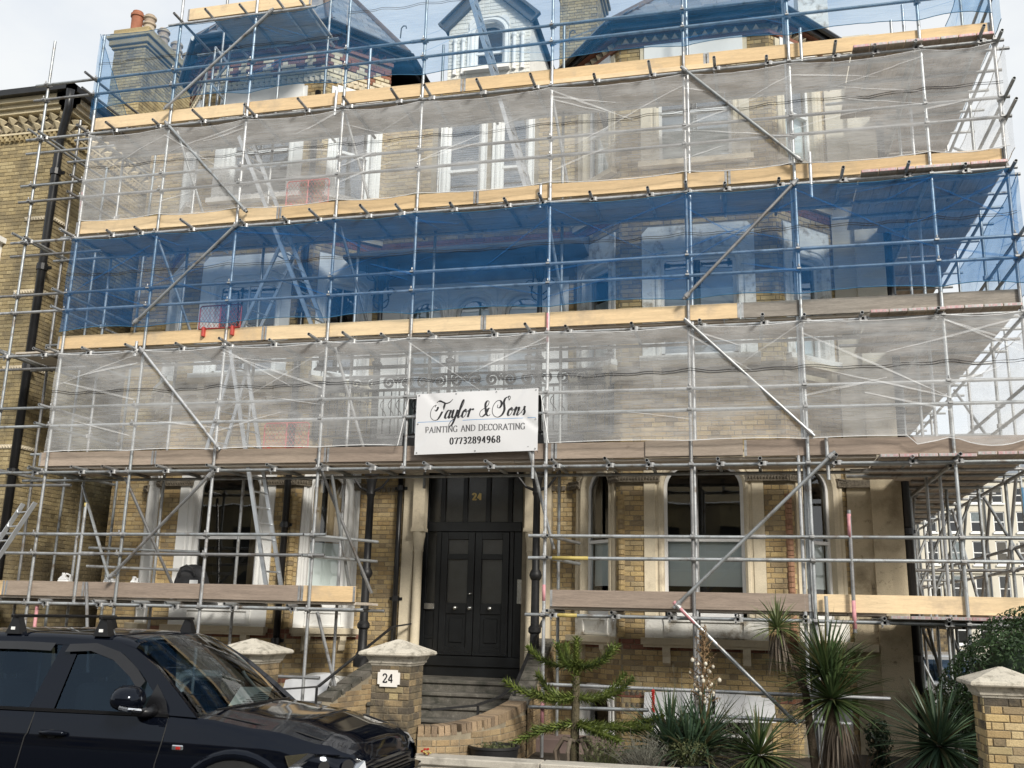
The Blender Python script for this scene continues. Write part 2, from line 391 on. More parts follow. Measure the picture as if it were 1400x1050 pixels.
def ob(name, mb, mats, parent=None, smooth=False, **k):
    me = mb.mesh(name) if isinstance(mb, MB) else mb
    if isinstance(mb, MB):
        ms = mats if isinstance(mats, (list, tuple)) else [mats]
        for m in ms: me.materials.append(MATS[m])
        if len(ms) > 1: me.polygons.foreach_set('material_index', mb.mi)
        if smooth: me.polygons.foreach_set('use_smooth', [True] * len(me.polygons))
    return tag(link(bpy.data.objects.new(name, me), parent), **k)
def autosmooth(o, deg=35):
    me = o.data
    me.polygons.foreach_set('use_smooth', [True] * len(me.polygons))
    me.set_sharp_from_angle(angle=R(deg))
    return o
def thing(name, label, cat, loc=(0, 0, 0), group=None):
    o = bpy.data.objects.new(name, None); o.empty_display_size = .3
    link(o, None, Matrix.Translation(loc))
    return tag(o, label, cat, group, 'thing')
def inst(name, me, parent, Mw): return link(bpy.data.objects.new(name, me), parent, Mw)
class Fr:                                    # a wall frame: u along, d outwards, z up
    def __init__(s, o, u, n): s.o = Vector(o); s.u = Vector(u).normalized(); s.n = Vector(n).normalized()
    def __call__(s, u, d, z): return s.o + s.u * u + s.n * d + Vector((0, 0, z))
    def box(s, mb, u0, u1, d0, d1, z0, z1):
        mb.hexa([s(u0, d1, z0), s(u1, d1, z0), s(u1, d0, z0), s(u0, d0, z0), s(u0, d1, z1), s(u1, d1, z1), s(u1, d0, z1), s(u0, d0, z1)])
def wall_grid(mb, fr, u0, u1, z0, z1, holes, depth=.22, back=True):
    us = sorted({u0, u1, *[h[0] for h in holes], *[h[1] for h in holes]}); zs = sorted({z0, z1, *[h[2] for h in holes], *[h[3] for h in holes]})
    us = [x for x in us if u0 <= x <= u1]; zs = [x for x in zs if z0 <= x <= z1]
    for a, b in zip(us, us[1:]):
        for c, d in zip(zs, zs[1:]):
            m, q = (a + b) / 2, (c + d) / 2
            if any(h[0] < m < h[1] and h[2] < q < h[3] for h in holes): continue
            mb.quad(fr(a, 0, c), fr(b, 0, c), fr(b, 0, d), fr(a, 0, d))
    for a, b, c, d in holes:
        mb.quad(fr(a, 0, c), fr(a, 0, d), fr(a, -depth, d), fr(a, -depth, c))
        mb.quad(fr(b, 0, c), fr(b, -depth, c), fr(b, -depth, d), fr(b, 0, d))
        mb.quad(fr(a, 0, d), fr(b, 0, d), fr(b, -depth, d), fr(a, -depth, d))
        mb.quad(fr(a, 0, c), fr(a, -depth, c), fr(b, -depth, c), fr(b, 0, c))
BL, BH, BC, BJ = .215, .1025, .065, .010
def courses(u0, u1, z0, z1, holes=(), off=0., rowh=BC + BJ, bl=BL, bh=BH, flemish=True):
    """brick rectangles (u0,u1,z0,z1) of a Flemish bond clipped to the wall minus holes"""
    res = []; row = 0; z = z0
    while z + rowh <= z1 + 1e-6:
        zb, zt = z + BJ / 2, z + rowh - BJ / 2
        spans = [(u0, u1)]
        for h in holes:
            if h[2] < zt - .01 and h[3] > zb + .01:
                ns = []
                for a, b in spans:
                    if h[1] <= a or h[0] >= b: ns.append((a, b)); continue
                    if h[0] > a: ns.append((a, h[0]))
                    if h[1] < b: ns.append((h[1], b))
                spans = ns
        per = (bl + bh + 2 * BJ) if flemish else bl + BJ
        for a, b in spans:
            if b - a < .03: continue
            st = math.floor((a - off) / per) * per + off - per
            if row % 2: st += (per / 2) if not flemish else (bl / 2 + BJ + bh / 2)
            x = st; k = 0
            while x < b:
                ln = bl if (not flemish or k % 2 == 0) else bh
                p, q = max(x, a + .003), min(x + ln, b - .003)
                if q - p > .025: res.append((p, q, zb, zt))
                x += ln + BJ; k += 1
        z += rowh; row += 1
    return res
def _ubrick():
    b = MB(); i = .035
    f = [(-.5, 0, -.5), (.5, 0, -.5), (.5, 0, .5), (-.5, 0, .5)]
    g = [(-.5, -.75, -.5), (.5, -.75, -.5), (.5, -.75, .5), (-.5, -.75, .5)]
    h = [(-.5 + i, -1, -.5 + 2.6 * i), (.5 - i, -1, -.5 + 2.6 * i), (.5 - i, -1, .5 - 2.6 * i), (-.5 + i, -1, .5 - 2.6 * i)]
    b.add(f + g + h, [(8, 9, 10, 11)] + [(j, (j + 1) % 4, 4 + (j + 1) % 4, 4 + j) for j in range(4)] + [(4 + j, 4 + (j + 1) % 4, 8 + (j + 1) % 4, 8 + j) for j in range(4)])
    return b
UB = _ubrick(); UBM = {}
def brick_mesh(m):
    if m not in UBM: UBM[m] = UB.mesh('brick_' + m); UBM[m].materials.append(MATS[m])
    return UBM[m]
def brick_mat(fr, r, proud):
    u0, u1, z0, z1 = r
    c = fr((u0 + u1) / 2, 0, (z0 + z1) / 2)
    ax, ay = fr.u * (u1 - u0), -fr.n * proud
    return Matrix(((ax.x, ay.x, 0, c.x), (ax.y, ay.y, 0, c.y), (0, 0, z1 - z0, c.z), (0, 0, 0, 1)))
CAMP = Vector((0, 0, 2))
def emit_bricks(parent, items, nsingle, stuff_name='brickwork', name='brick'):
    """items: (frame, rect, material, proud). nearest nsingle become objects, the rest one part per material"""
    items = sorted(items, key=lambda t: (t[0]((t[1][0] + t[1][1]) / 2, 0, (t[1][2] + t[1][3]) / 2) - CAMP).length)
    for fr, r, m, p in items[:nsingle]: inst(name, brick_mesh(m), parent, brick_mat(fr, r, p))
    rest = {}
    for fr, r, m, p in items[nsingle:]:
        mb = rest.setdefault(m, MB()); M = brick_mat(fr, r, p); b = len(mb.v)
        mb.v += [tuple(M @ Vector(v)) for v in UB.v]
        mb.f += [[b + i for i in f] for f in UB.f]; mb.mi += [0] * len(UB.f)
    for m, mb in rest.items(): ob(stuff_name, mb, m, parent, kind='stuff')
def proud(): return random.uniform(.006, .013)
def arch_path(w, z0, z1, r, n=7):
    """inner outline of an opening: up the left jamb, over the head, down the right jamb"""
    h = w / 2; r = min(r, h)
    pts = [(-h, z0)]
    if r < .02: pts += [(-h, z1), (h, z1)]
    else:
        pts += [(-h + r - r * math.cos(a), z1 - r + r * math.sin(a)) for a in [math.pi / 2 * i / n for i in range(n + 1)]]
        pts += [(h - r + r * math.sin(a), z1 - r + r * math.cos(a)) for a in [math.pi / 2 * i / n for i in range(n + 1)]]
        if r >= h - 1e-6: pts.pop(n + 1)
    pts.append((h, z0))
    return pts
def arch_normals(pts):
    ns = []
    for i, (x, z) in enumerate(pts):
        a = pts[max(i - 1, 0)]; b = pts[min(i + 1, len(pts) - 1)]
        def nrm(p, q):
            dx, dz = q[0] - p[0], q[1] - p[1]; l = math.hypot(dx, dz) or 1
            return (-dz / l, dx / l)
        if i == 0: nn = nrm(pts[0], pts[1])
        elif i == len(pts) - 1: nn = nrm(pts[-2], pts[-1])
        else:
            n1, n2 = nrm(a, pts[i]), nrm(pts[i], b); sx, sz = n1[0] + n2[0], n1[1] + n2[1]; l2 = (sx * sx + sz * sz) / 2
            nn = (sx / max(l2, .3), sz / max(l2, .3))
        ns.append(nn)
    return ns
def sweep_arch(mb, fr, uc, pts, prof):
    ns = arch_normals(pts); k = len(prof); vs = []; fs = []
    for (x, z), (nx, nz_) in zip(pts, ns):
        for off, d in prof: vs.append(fr(uc + x + nx * off, d, z + nz_ * off))
    for i in range(len(pts) - 1):
        for j in range(k - 1): fs.append((i * k + j, (i + 1) * k + j, (i + 1) * k + j + 1, i * k + j + 1))
    fs += [tuple(range(k)), tuple((len(pts) - 1) * k + j for j in range(k))[::-1]]
    mb.add(vs, fs)
def window(parent, fr, uc, z0, z1, w, r, sw=.24, sur='stone_cream', sash='white_sash', blind=None, curtain=None, sill=True, meet=.5, bars=0, top=None, sd=.04, room='dark_room', surround=True, deep=.22, rd=.8, pane='glass'):
    """sash window: the part is the sash frame; surround, panes, sill, blind and the room behind are its sub-parts"""
    pts = arch_path(w, z0, z1, r); zt = z1 + (top if top is not None else sw * .8)
    b = MB()
    sweep_arch(b, fr, uc, pts, [(0, -.09), (-.05, -.09), (-.05, -.15), (0, -.15)])
    fr.box(b, uc - w / 2, uc + w / 2, -.15, -.09, z0, z0 + .08)
    zm = z0 + (z1 - z0) * meet
    if meet: fr.box(b, uc - w / 2 + .03, uc + w / 2 - .03, -.17, -.08, zm - .025, zm + .025)
    for i in range(bars):
        x = uc - w / 2 + w * (i + 1) / (bars + 1); fr.box(b, x - .012, x + .012, -.14, -.10, z0 + .05, z1 - .05)
    wn = ob('window', b, sash, parent)
    if surround:
        b = MB(); h = w / 2
        prof = [(0, -.15), (0, sd * .2), (.035, sd), (.07, sd * .9), (.085, sd * .35), (.11, sd * .35), (.125, sd * .8)]
        sweep_arch(b, fr, uc, pts, prof)
        ns = arch_normals(pts); a, c2 = [], []
        for (x, z), (nx, nq) in zip(pts, ns):
            a.append((x + nx * .125, z + nq * .125))
            if r > .02 and z > z1 - r + 1e-4:
                cx_ = (-h + r) if x < 0 else (h - r); dx, dz = x - cx_, z - (z1 - r); l = math.hypot(dx, dz) or 1; dx /= l; dz /= l
                t = min(((h + sw - abs(cx_)) / abs(dx)) if abs(dx) > 1e-4 else 9, (zt - (z1 - r)) / dz if dz > 1e-4 else 9)
                c2.append((cx_ + dx * t, z1 - r + dz * t))
            elif r < .02 and abs(z - z1) < 1e-6: c2.append((math.copysign(h + sw, x), zt))
            else: c2.append((math.copysign(h + sw, x), z))
        vs = [fr(uc + x, sd * .8, z) for x, z in a] + [fr(uc + x, sd * .8, z) for x, z in c2] + [fr(uc + x, 0, z) for x, z in c2]; k = len(a)
        b.add(vs, [(i, i + 1, k + i + 1, k + i) for i in range(k - 1)] + [(k + i, k + i + 1, 2 * k + i + 1, 2 * k + i) for i in range(k - 1)])
        ob('surround', b, sur, wn)
    lo = [p for p in pts]
    if meet:
        b = MB(); b.quad(fr(uc - w / 2 + .04, -.125, z0 + .07), fr(uc + w / 2 - .04, -.125, z0 + .07), fr(uc + w / 2 - .04, -.125, zm), fr(uc - w / 2 + .04, -.125, zm)); ob('pane', b, pane, wn)
        b = MB(); up = [(x * (1 - .06 / w), min(z, z1 - .03)) for x, z in pts if z > zm]
        b.poly([fr(uc + x, -.11, z) for x, z in [(-w / 2 + .03, zm)] + up + [(w / 2 - .03, zm)]][::-1]); ob('pane', b, pane, wn)
    else:
        b = MB(); b.poly([fr(uc + x * .96, -.11, min(z, z1 - .02)) for x, z in pts][::-1]); ob('pane', b, pane, wn)
    if sill:
        b = MB(); fr.box(b, uc - w / 2 - sw - .04, uc + w / 2 + sw + .04, -.1, .13, z0 - .09, z0); ob('sill', b, sur, wn)
    if blind:
        f0, f1, bm = blind; b = MB()
        if bm == 'blind_slat':
            z = z0 + (z1 - z0) * f0
            while z < z0 + (z1 - z0) * f1:
                b.quad(fr(uc - w / 2 + .05, -.19, z), fr(uc + w / 2 - .05, -.19, z), fr(uc + w / 2 - .05, -.215, z + .034), fr(uc - w / 2 + .05, -.215, z + .034)); z += .045
        else: b.quad(fr(uc - w / 2 + .03, -.2, z0 + (z1 - z0) * f0), fr(uc + w / 2 - .03, -.2, z0 + (z1 - z0) * f0), fr(uc + w / 2 - .03, -.2, z0 + (z1 - z0) * f1), fr(uc - w / 2 + .03, -.2, z0 + (z1 - z0) * f1))
        ob('blind', b, bm, wn)
    if curtain:
        for s_ in curtain:
            b = MB(); n = 28; pr = []
            for i in range(n + 1):
                x = (w / 2 - .02 - .26 * i / n) * s_; pr.append((x, -.30 + .03 * math.sin(i * 1.7) + .012 * math.sin(i * 3.9)))
            b.add([fr(uc + x, d, z0) for x, d in pr] + [fr(uc + x, d, z1) for x, d in pr], [(i, i + 1, n + 2 + i, n + 1 + i) for i in range(n)])
            ob('curtain', b, 'curtain', wn, smooth=True)
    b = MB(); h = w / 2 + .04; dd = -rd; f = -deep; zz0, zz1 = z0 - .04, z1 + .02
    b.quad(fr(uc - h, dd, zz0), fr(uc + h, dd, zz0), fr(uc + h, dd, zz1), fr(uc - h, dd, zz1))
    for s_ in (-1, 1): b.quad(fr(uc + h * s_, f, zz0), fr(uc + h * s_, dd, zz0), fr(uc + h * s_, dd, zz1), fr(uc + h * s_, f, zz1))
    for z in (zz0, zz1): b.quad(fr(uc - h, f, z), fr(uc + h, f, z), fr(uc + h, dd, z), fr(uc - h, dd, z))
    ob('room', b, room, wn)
    return wn
# ---------------------------------------------------------------- ground, road, pavement
b = MB(); b.quad((-900, -900, 0), (900, -900, 0), (900, 900, 0), (-900, 900, 0)); ob('ground', b, 'ground', kind='structure')
b = MB(); b.quad((-60, -2.5, .004), (60, -2.5, .004), (60, 9.35, .004), (-60, 9.35, .004)); ob('road', b, 'asphalt', kind='structure')
b = MB(); b.box(-60, 60, 9.35, 9.5, -.1, .125); ob('kerb', b, 'concrete', kind='structure')
pv = ob('pavement', MB(), 'paving', kind='structure')
b = MB(); b.box(-60, 60, 9.5, 11.0, -.1, .12); ob('pavement_bed', b, 'mortar_dark', pv)
b = MB(); b.bbox(-.295, .295, -.365, .365, -.03, .012, .006); slab = b.mesh('paving_slab'); slab.materials.append(MATS['paving'])
for i in range(26):
    for j in range(2): inst('slab', slab, pv, Matrix.Translation((-8.7 + .6 * i + .3 * j, 9.88 + .75 * j, .12)))
b = MB(); b.box(-11.4, 9, 11.25, 15.5, -.1, .20); ob('garden_bed', b, 'soil', kind='structure')
b = MB(); b.box(-6.1, -3.2, 10.99, 13.5, -.1, .205); ob('path', b, 'concrete', kind='structure')

# ---------------------------------------------------------------- the villa behind the scaffolding
house = thing('villa', 'yellow stock brick villa with two canted bays, wrapped in scaffolding', 'house', (-4.51, 15.65, 0))
BAYS = {'R': (-.60, 11.62, 'stone_cream'), 'L': (-8.42, 12.35, 'white_paint')}
HW, CD, YF, YM = 1.22, .90, 14.75, 15.65
S2 = math.sqrt(.5)
items = []; wallmb = MB()
def face_bricks(fr, u0, u1, z0, z1, holes, red=(), off=0., m='brick', cut=()):
    for r in courses(u0, u1, z0, z1, holes, off):
        zc = (r[2] + r[3]) / 2
        mm = m
        for a, c in red:
            if a < zc < c: mm = 'brick_red'
        items.append((fr, r, mm, proud()))
bayfr = {}
for key, (cx, zt, sur) in BAYS.items():
    fF = Fr((cx, YF, 0), (1, 0, 0), (0, -1, 0))
    fL = Fr((cx - HW - CD / 2, YF + CD / 2, 0), (1, -1, 0), (-1, -1, 0))
    fR = Fr((cx + HW + CD / 2, YF + CD / 2, 0), (1, 1, 0), (1, -1, 0))
    bayfr[key] = (fF, fL, fR)
    hl = CD * math.sqrt(2) / 2
    for fr, half, w, sw in ((fF, HW, 1.17, .29), (fL, hl, .66, .19), (fR, hl, .66, .19)):
        holes = []; blk = []
        for (z0, z1, r, tp) in ((2.05, 4.30, .34, .16), (5.98, 7.64, .1, .5), (9.26, 11.12, 0, .26)):
            holes.append((-w / 2 - .02, w / 2 + .02, z0 - .02, z1 + .02)); blk.append((-w / 2 - sw, w / 2 + sw, z0 - .40 if z0 < 3 else z0 - .1, z1 + tp))
        holes.append((-w / 2 - .02, w / 2 + .02, -.1, .93)); blk.append((-w / 2 - sw, w / 2 + sw, -.2, 1.0))
        wall_grid(wallmb, fr, -half, half, -.2, zt + .3, holes)
        bands = [(-half, half, 4.02, 4.14), (-half, half, 5.62, 5.84), (-half, half, 8.50, 8.66), (-half, half, zt - .05, zt + .4)]
        if key == 'L': bands.append((-half, half, 11.46, zt))
        face_bricks(fr, -half, half, .15, zt, blk + bands, red=((3.94, 4.02), (1.56, 1.72), (.92, 1.0), (8.36, 8.5)), off=random.uniform(0, .3), m='brick')
for (x0, x1) in ((-11.3, -8.42 - HW - CD), (-.6 + HW + CD, 2.29)):
    fr = Fr((0, YM, 0), (1, 0, 0), (0, -1, 0)); wall_grid(wallmb, fr, x0, x1, -.2, 11.7, [])
    if x0 < -5: face_bricks(fr, x0, x1, 0, 11.8, [])
frM = Fr((0, YM, 0), (1, 0, 0), (0, -1, 0))
MX0, MX1 = -8.42 + HW + CD, -.6 - HW - CD
mh = [(-5.30, -3.55, .2, 4.50), (-5.72, -5.08, 4.95, 7.45), (-4.83, -4.19, 4.95, 7.45), (-3.94, -3.30, 4.95, 7.45), (-5.14, -4.47, 8.95, 10.9), (-4.13, -3.59, 8.95, 10.9)]
wall_grid(wallmb, frM, MX0, MX1, -.2, 11.75, mh, .3)
face_bricks(frM, MX0, MX1, 0, 11.7, [(-5.62, -3.05, -.2, 4.62), (-6.2, -2.82, 4.7, 7.75), (-5.4, -3.4, 8.8, 11.15), (MX0, MX1, 7.75, 8.35)], red=((8.4, 8.55),))
# flank walls and back
wallmb.quad((2.29, YM, -.2), (2.29, 27, -.2), (2.29, 27, 11.7), (2.29, YM, 11.7))
wallmb.quad((-11.3, YM, -.2), (-11.3, 27, -.2), (-11.3, 27, 11.7), (-11.3, YM, 11.7))
wallmb.quad((-11.3, 27, -.2), (2.29, 27, -.2), (2.29, 27, 11.7), (-11.3, 27, 11.7))
wall = ob('wall', wallmb, 'mortar', house)
emit_bricks(wall, items, 300)
# windows of the bays
for key, (cx, zt, sur) in BAYS.items():
    fF, fL, fR = bayfr[key]
    for q, (fr, w, sw) in enumerate(((fF, 1.17, .29), (fL, .66, .19), (fR, .66, .19))):
        rdp = .8 if q == 0 else .45
        if key == 'R':
            bl = (.20, .50, 'blind'); cu = None
        else:
            bl = (.0, .48, 'blind') if q == 2 else None; cu = (1,) if q == 0 else ((-1, 1) if q == 2 else None)
        window(house, fr, 0, 2.05, 4.30, w, .34, sw, sur, blind=bl, curtain=cu, sill=False, top=.16, rd=rdp)
        window(house, fr, 0, 5.98, 7.64, w, .1, sw, 'white_flaking' if key == 'R' else sur, blind=(.04, .70, 'blind') if key == 'R' else None, top=.5, pane='glass_bright', rd=rdp, bars=0 if key == 'R' else 1)
        window(house, fr, 0, 9.26, 11.12, w, 0, sw, sur if key == 'L' else 'stone_cream', blind=(.05, .5, 'blind') if (key == 'R') else None, top=.26, rd=rdp, pane='glass_bright')
        window(house, fr, 0, -.05, .93, w, .25, sw * .7, 'white_paint', sill=False, top=.07, rd=rdp)
        # apron panel, ledge and brackets under the ground floor window
        b = MB(); hw_ = w / 2 + sw
        fr.box(b, -hw_, hw_, -.02, .02, 1.75, 2.05)
        fr.box(b, -w / 2 - .02, w / 2 + .02, .02, .045, 1.985, 2.03); fr.box(b, -w / 2 - .02, w / 2 + .02, .02, .045, 1.77, 1.80)
        for s_ in (-1, 1): fr.box(b, s_ * (w / 2 - .02) - .03, s_ * (w / 2 - .02) + .03, .02, .045, 1.80, 1.985)
        ap = ob('apron_panel', b, 'white_flaking' if key == 'R' else 'white_paint', house)
        b = MB(); fr.box(b, -hw_ - .05, hw_ + .05, -.02, .17, 1.66, 1.75); fr.box(b, -hw_ - .02, hw_ + .02, -.02, .12, 1.62, 1.66); ob('ledge', b, 'stone_cream', ap)
        for s_ in (-1, 1):
            b = MB(); c = s_ * (w / 2 - .02)
            b.prism([fr(c - .055, 0, 1.62), fr(c - .055, .13, 1.62), fr(c - .055, .13, 1.56), fr(c - .055, .08, 1.49), fr(c - .055, .07, 1.40), fr(c - .055, 0, 1.36)], (0, 0, 0), fr.u * .11)
            ob('bracket', b, 'stone_cream', ap)
        # brackets under the first floor ledge
        b = MB(); fr.box(b, -hw_ - .03, hw_ + .03, -.02, .15, 5.80, 5.89); ld = ob('ledge', b, 'stone_cream', house)
        for s_ in (-1, 1):
            b = MB(); c = s_ * (w / 2 + .06); fr.box(b, c - .06, c + .06, -.02, .11, 5.56, 5.80); fr.box(b, c - .05, c + .05, -.02, .07, 5.46, 5.56); ob('bracket', b, 'stone_cream', ld)
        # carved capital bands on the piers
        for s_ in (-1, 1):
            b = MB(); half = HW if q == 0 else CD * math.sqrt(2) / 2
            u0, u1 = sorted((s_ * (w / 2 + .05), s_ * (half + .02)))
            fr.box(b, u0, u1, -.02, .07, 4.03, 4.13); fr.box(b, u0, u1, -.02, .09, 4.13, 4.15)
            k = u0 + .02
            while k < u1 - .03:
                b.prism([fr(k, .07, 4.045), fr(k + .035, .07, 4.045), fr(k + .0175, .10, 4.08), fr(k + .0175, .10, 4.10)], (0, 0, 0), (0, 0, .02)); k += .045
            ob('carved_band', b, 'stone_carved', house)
        b = MB(); fr.box(b, -half if q else -HW, half if q else HW, -.02, .06, 8.50, 8.60); fr.box(b, -half if q else -HW, half if q else HW, -.02, .09, 8.60, 8.66); ob('string_course', b, 'stone_cream', house)
        b = MB(); fr.box(b, -half if q else -HW, half if q else HW, -.02, .05, 5.62, 5.70); ob('string_course', b, 'stone_cream', house)
    # brick beads at the bay corners
    for s_ in (-1, 1):
        b = MB()
        z = 1.75
        while z < 3.84:
            b.path([(cx + s_ * HW, YF + .01, z), (cx + s_ * HW, YF + .01, z + .066)], .055, 10); z += .075
        ob('corner_bead', b, 'brick_terracotta' if (key == 'R' and s_ > 0) else 'brick', house, smooth=False)
# top of the bays: white lintel panels, dentils, checker brickwork on the tall bay
for key, (cx, zt, sur) in BAYS.items():
    for q, fr in enumerate(bayfr[key]):
        half = HW if q == 0 else CD * math.sqrt(2) / 2
        b = MB(); fr.box(b, -half * .66, half * .66, -.02, .05, 11.14, 11.42); ob('lintel', b, 'white_paint', house)
        b = MB(); k = -half + .03; zd = zt - .14
        while k < half - .12:
            b.add([fr(k, .02, zd), fr(k + .15, .02, zd), fr(k + .075, .02, zd + .14), fr(k + .075, .13, zd + .05)], [(0, 1, 3), (1, 2, 3), (2, 0, 3)]); k += .165
        ob('dentil_row', b, 'stone_cream' if key == 'R' else 'brick_red', house)
        b = MB(); fr.box(b, -half - .02, half + .02, -.02, .05, zd - .07, zd); ob('string_course', b, 'brick_red', house)
        b = MB(); fr.box(b, -half - .04, half + .04, -.02, .14, zt, zt + .08); ob('string_course', b, 'brick_red', house)
        if key == 'L':
            its = []
            for r in courses(-half, half, 11.56, 12.12, (), 0.1):
                row = int((r[2] - 11.56) / .075); ph = ((r[0] + r[1]) / 2) / .44; tri = abs((ph % 1) - .5) * 2
                its.append((fr, r, 'brick_red' if tri * 7 < (row % 8) else 'brick_cream', .014 + .018 * (row % 2)))
            pt = MB(); fr.box(pt, -half, half, -.02, 0.002, 11.55, 12.13); pp = ob('patterned_brickwork', pt, 'mortar_dark', house)
            emit_bricks(pp, its, 60)
            b = MB(); k = -half
            while k < half - .05:
                b.add([fr(k, .01, 11.46), fr(k + .055, .07, 11.46), fr(k + .11, .01, 11.46), fr(k, .01, 11.54), fr(k + .055, .07, 11.54), fr(k + .11, .01, 11.54)], [(0, 1, 4, 3), (1, 2, 5, 4), (3, 4, 5), (2, 1, 0)]); k += .11
            ob('dogtooth_row', b, 'stone_cream', house)
# right stucco pilaster with downpipe, left drainpipe
b = MB(); b.box(1.86, 2.30, YM - .12, YM + .3, -.2, 4.2); b.box(1.52, 1.86, YM - .05, YM - .002, -.2, 4.2); ob('pilaster', b, 'stucco', house)
b = MB(); b.box(1.86, 2.298, YM - .12, YM + .3, 4.2, 11.7); b.box(1.52, 1.86, YM - .05, YM - .002, 4.2, 11.6); ob('pilaster', b, 'stucco_pale', house)
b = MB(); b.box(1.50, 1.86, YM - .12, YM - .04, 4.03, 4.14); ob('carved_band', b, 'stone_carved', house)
b = MB(); b.box(1.50, 1.84, YM - .16, YM - .04, 1.62, 1.72); ob('ledge', b, 'stone_cream', house)
def downpipe(x, y, z0, z1, r=.055, parent=house, tilt=0):
    b = MB(); b.path([(x, y, z0), (x + tilt, y, z1)], r, 12)
    dp = ob('downpipe', b, 'black_paint', parent, smooth=True)
    z = z0 + 1.3
    while z < z1:
        t = x + tilt * (z - z0) / (z1 - z0)
        c = MB(); c.path([(t, y, z), (t, y, z + .09)], r * 1.32, 12); c.box(t - .11, t + .11, y + .03, y + .06, z + .02, z + .07); ob('collar', c, 'black_paint', dp); z += 1.83
downpipe(2.36, YM - .06, .2, 11.5, .065)
downpipe(-7.30, YF - .08, .2, 11.2, .055)
downpipe(-5.66, YM - .1, .9, 4.6, .045)
b = MB(); b.box(2.33, 2.52, YM - .25, YM + .1, .75, 1.05); ob('hopper', b, 'black_paint', house)
# plinth string course with patterned tiles
for key in 'RL':
    fr = bayfr[key][0]
    for s_ in (-1, 1):
        u0, u1 = sorted((s_ * .80, s_ * 1.18)); b = MB()
        for i in range(5):
            for zz in (.76, .93): b.prism([fr(u0 + i * .076, .004, zz), fr(u0 + i * .076 + .07, .004, zz), fr(u0 + i * .076 + .035, .03, zz + .05)], (0, 0, 0), (0, 0, .035))
        ob('tile_band', b, 'stone_carved', house)

# ---- entrance: recessed porch, columns, black door
DY = 15.85
DX0, DX1 = -5.30, -3.55
b = MB()
for x in (DX0, DX1):
    b.quad((x, YM, .9), (x, DY + .06, .9), (x, DY + .06, 4.5), (x, YM, 4.5))
b.quad((DX0, YM, 4.5), (DX1, YM, 4.5), (DX1, DY + .06, 4.5), (DX0, DY + .06, 4.5))
po = ob('porch', b, 'stone_cream', house)
for xc, xp, s_ in ((-5.29, -5.50, -1), (-3.375, -3.17, 1)):
    b = MB(); b.box(xp - .10, xp + .10, YM - .06, YM - .003, 1.0, 4.55); ob('pilaster', b, 'stone_cream', po)
    b = MB(); b.lathe([(.11, 1.05), (.11, 1.20), (.095, 1.24), (.105, 1.28), (.085, 1.33), (.078, 1.5), (.072, 3.0), (.085, 3.03), (.078, 3.05), (.08, 3.10), (.095, 3.22), (.105, 3.27), (.105, 3.34)], (xc, YM - .11, 0), 18)
    autosmooth(ob('column', b, 'stone_cream', po))
    b = MB(); b.box(xc - .115, xc + .115, YM - .22, YM - .01, 3.34, 3.40); b.box(xc - .10, xc + .10, YM - .20, YM - .01, 3.40, 4.5); ob('impost', b, 'stone_cream', po)
    b = MB(); x0 = min(xp + s_ * .10, xp + s_ * .6)
    for i in range(6): b.box(x0 + i * .085, x0 + i * .085 + .06, YM - .035, YM - .012, 4.02, 4.10)
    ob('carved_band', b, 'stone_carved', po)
b = MB()
def dbox(x0, x1, z0, z1, y0=DY - .03, y1=DY + .04, m=b): m.bbox(x0, x1, y0, y1, z0, z1, .006)
dbox(DX0, DX0 + .07, 1.06, 4.5); dbox(DX1 - .05, DX1, 1.06, 4.5); dbox(-5.07, -4.98, 1.36, 3.37); dbox(-3.80, -3.73, 1.36, 3.37, DY - .028); dbox(-3.73, -3.60, 1.36, 3.37, DY - .012)
dbox(DX0 + .07, DX1 - .05, 3.37, 3.53, DY - .045); dbox(DX0, DX1, 4.33, 4.5, DY - .04); dbox(DX0, DX1, 1.20, 1.36, DY - .10); dbox(DX0, DX1, 1.04, 1.20, DY - .06)
BARS = (-4.98, -4.59, -4.19, -3.81)
for x in BARS: dbox(x - .04, x + .04, 3.53, 4.33)
dbox(DX0 + .07, -5.07, 1.36, 2.14, DY - .01)
for z in (1.36, 1.62, 2.08): dbox(DX0 + .07, -5.07, z, z + .05, DY - .02)
fd = ob('front_door', b, 'door_black', house)
b = MB(); b.quad((DX0, DY + .055, 1.1), (DX1, DY + .055, 1.1), (DX1, DY + .055, 4.5), (DX0, DY + .055, 4.5)); ob('hall_backing', b, 'hall_wall', fd)
ed = [DX0 + .07] + [e for x in BARS for e in (x - .04, x + .04)] + [DX1 - .05]
for x0, x1 in zip(ed[::2], ed[1::2]):
    b = MB(); b.quad((x0, DY + .01, 3.54), (x1, DY + .01, 3.54), (x1, DY + .01, 4.32), (x0, DY + .01, 4.32)); ob('pane', b, 'glass_obscure', fd)
b = MB(); b.quad((DX0 + .08, DY + .01, 2.2), (-5.08, DY + .01, 2.2), (-5.08, DY + .01, 3.36), (DX0 + .08, DY + .01, 3.36)); ob('pane', b, 'glass_obscure', fd)
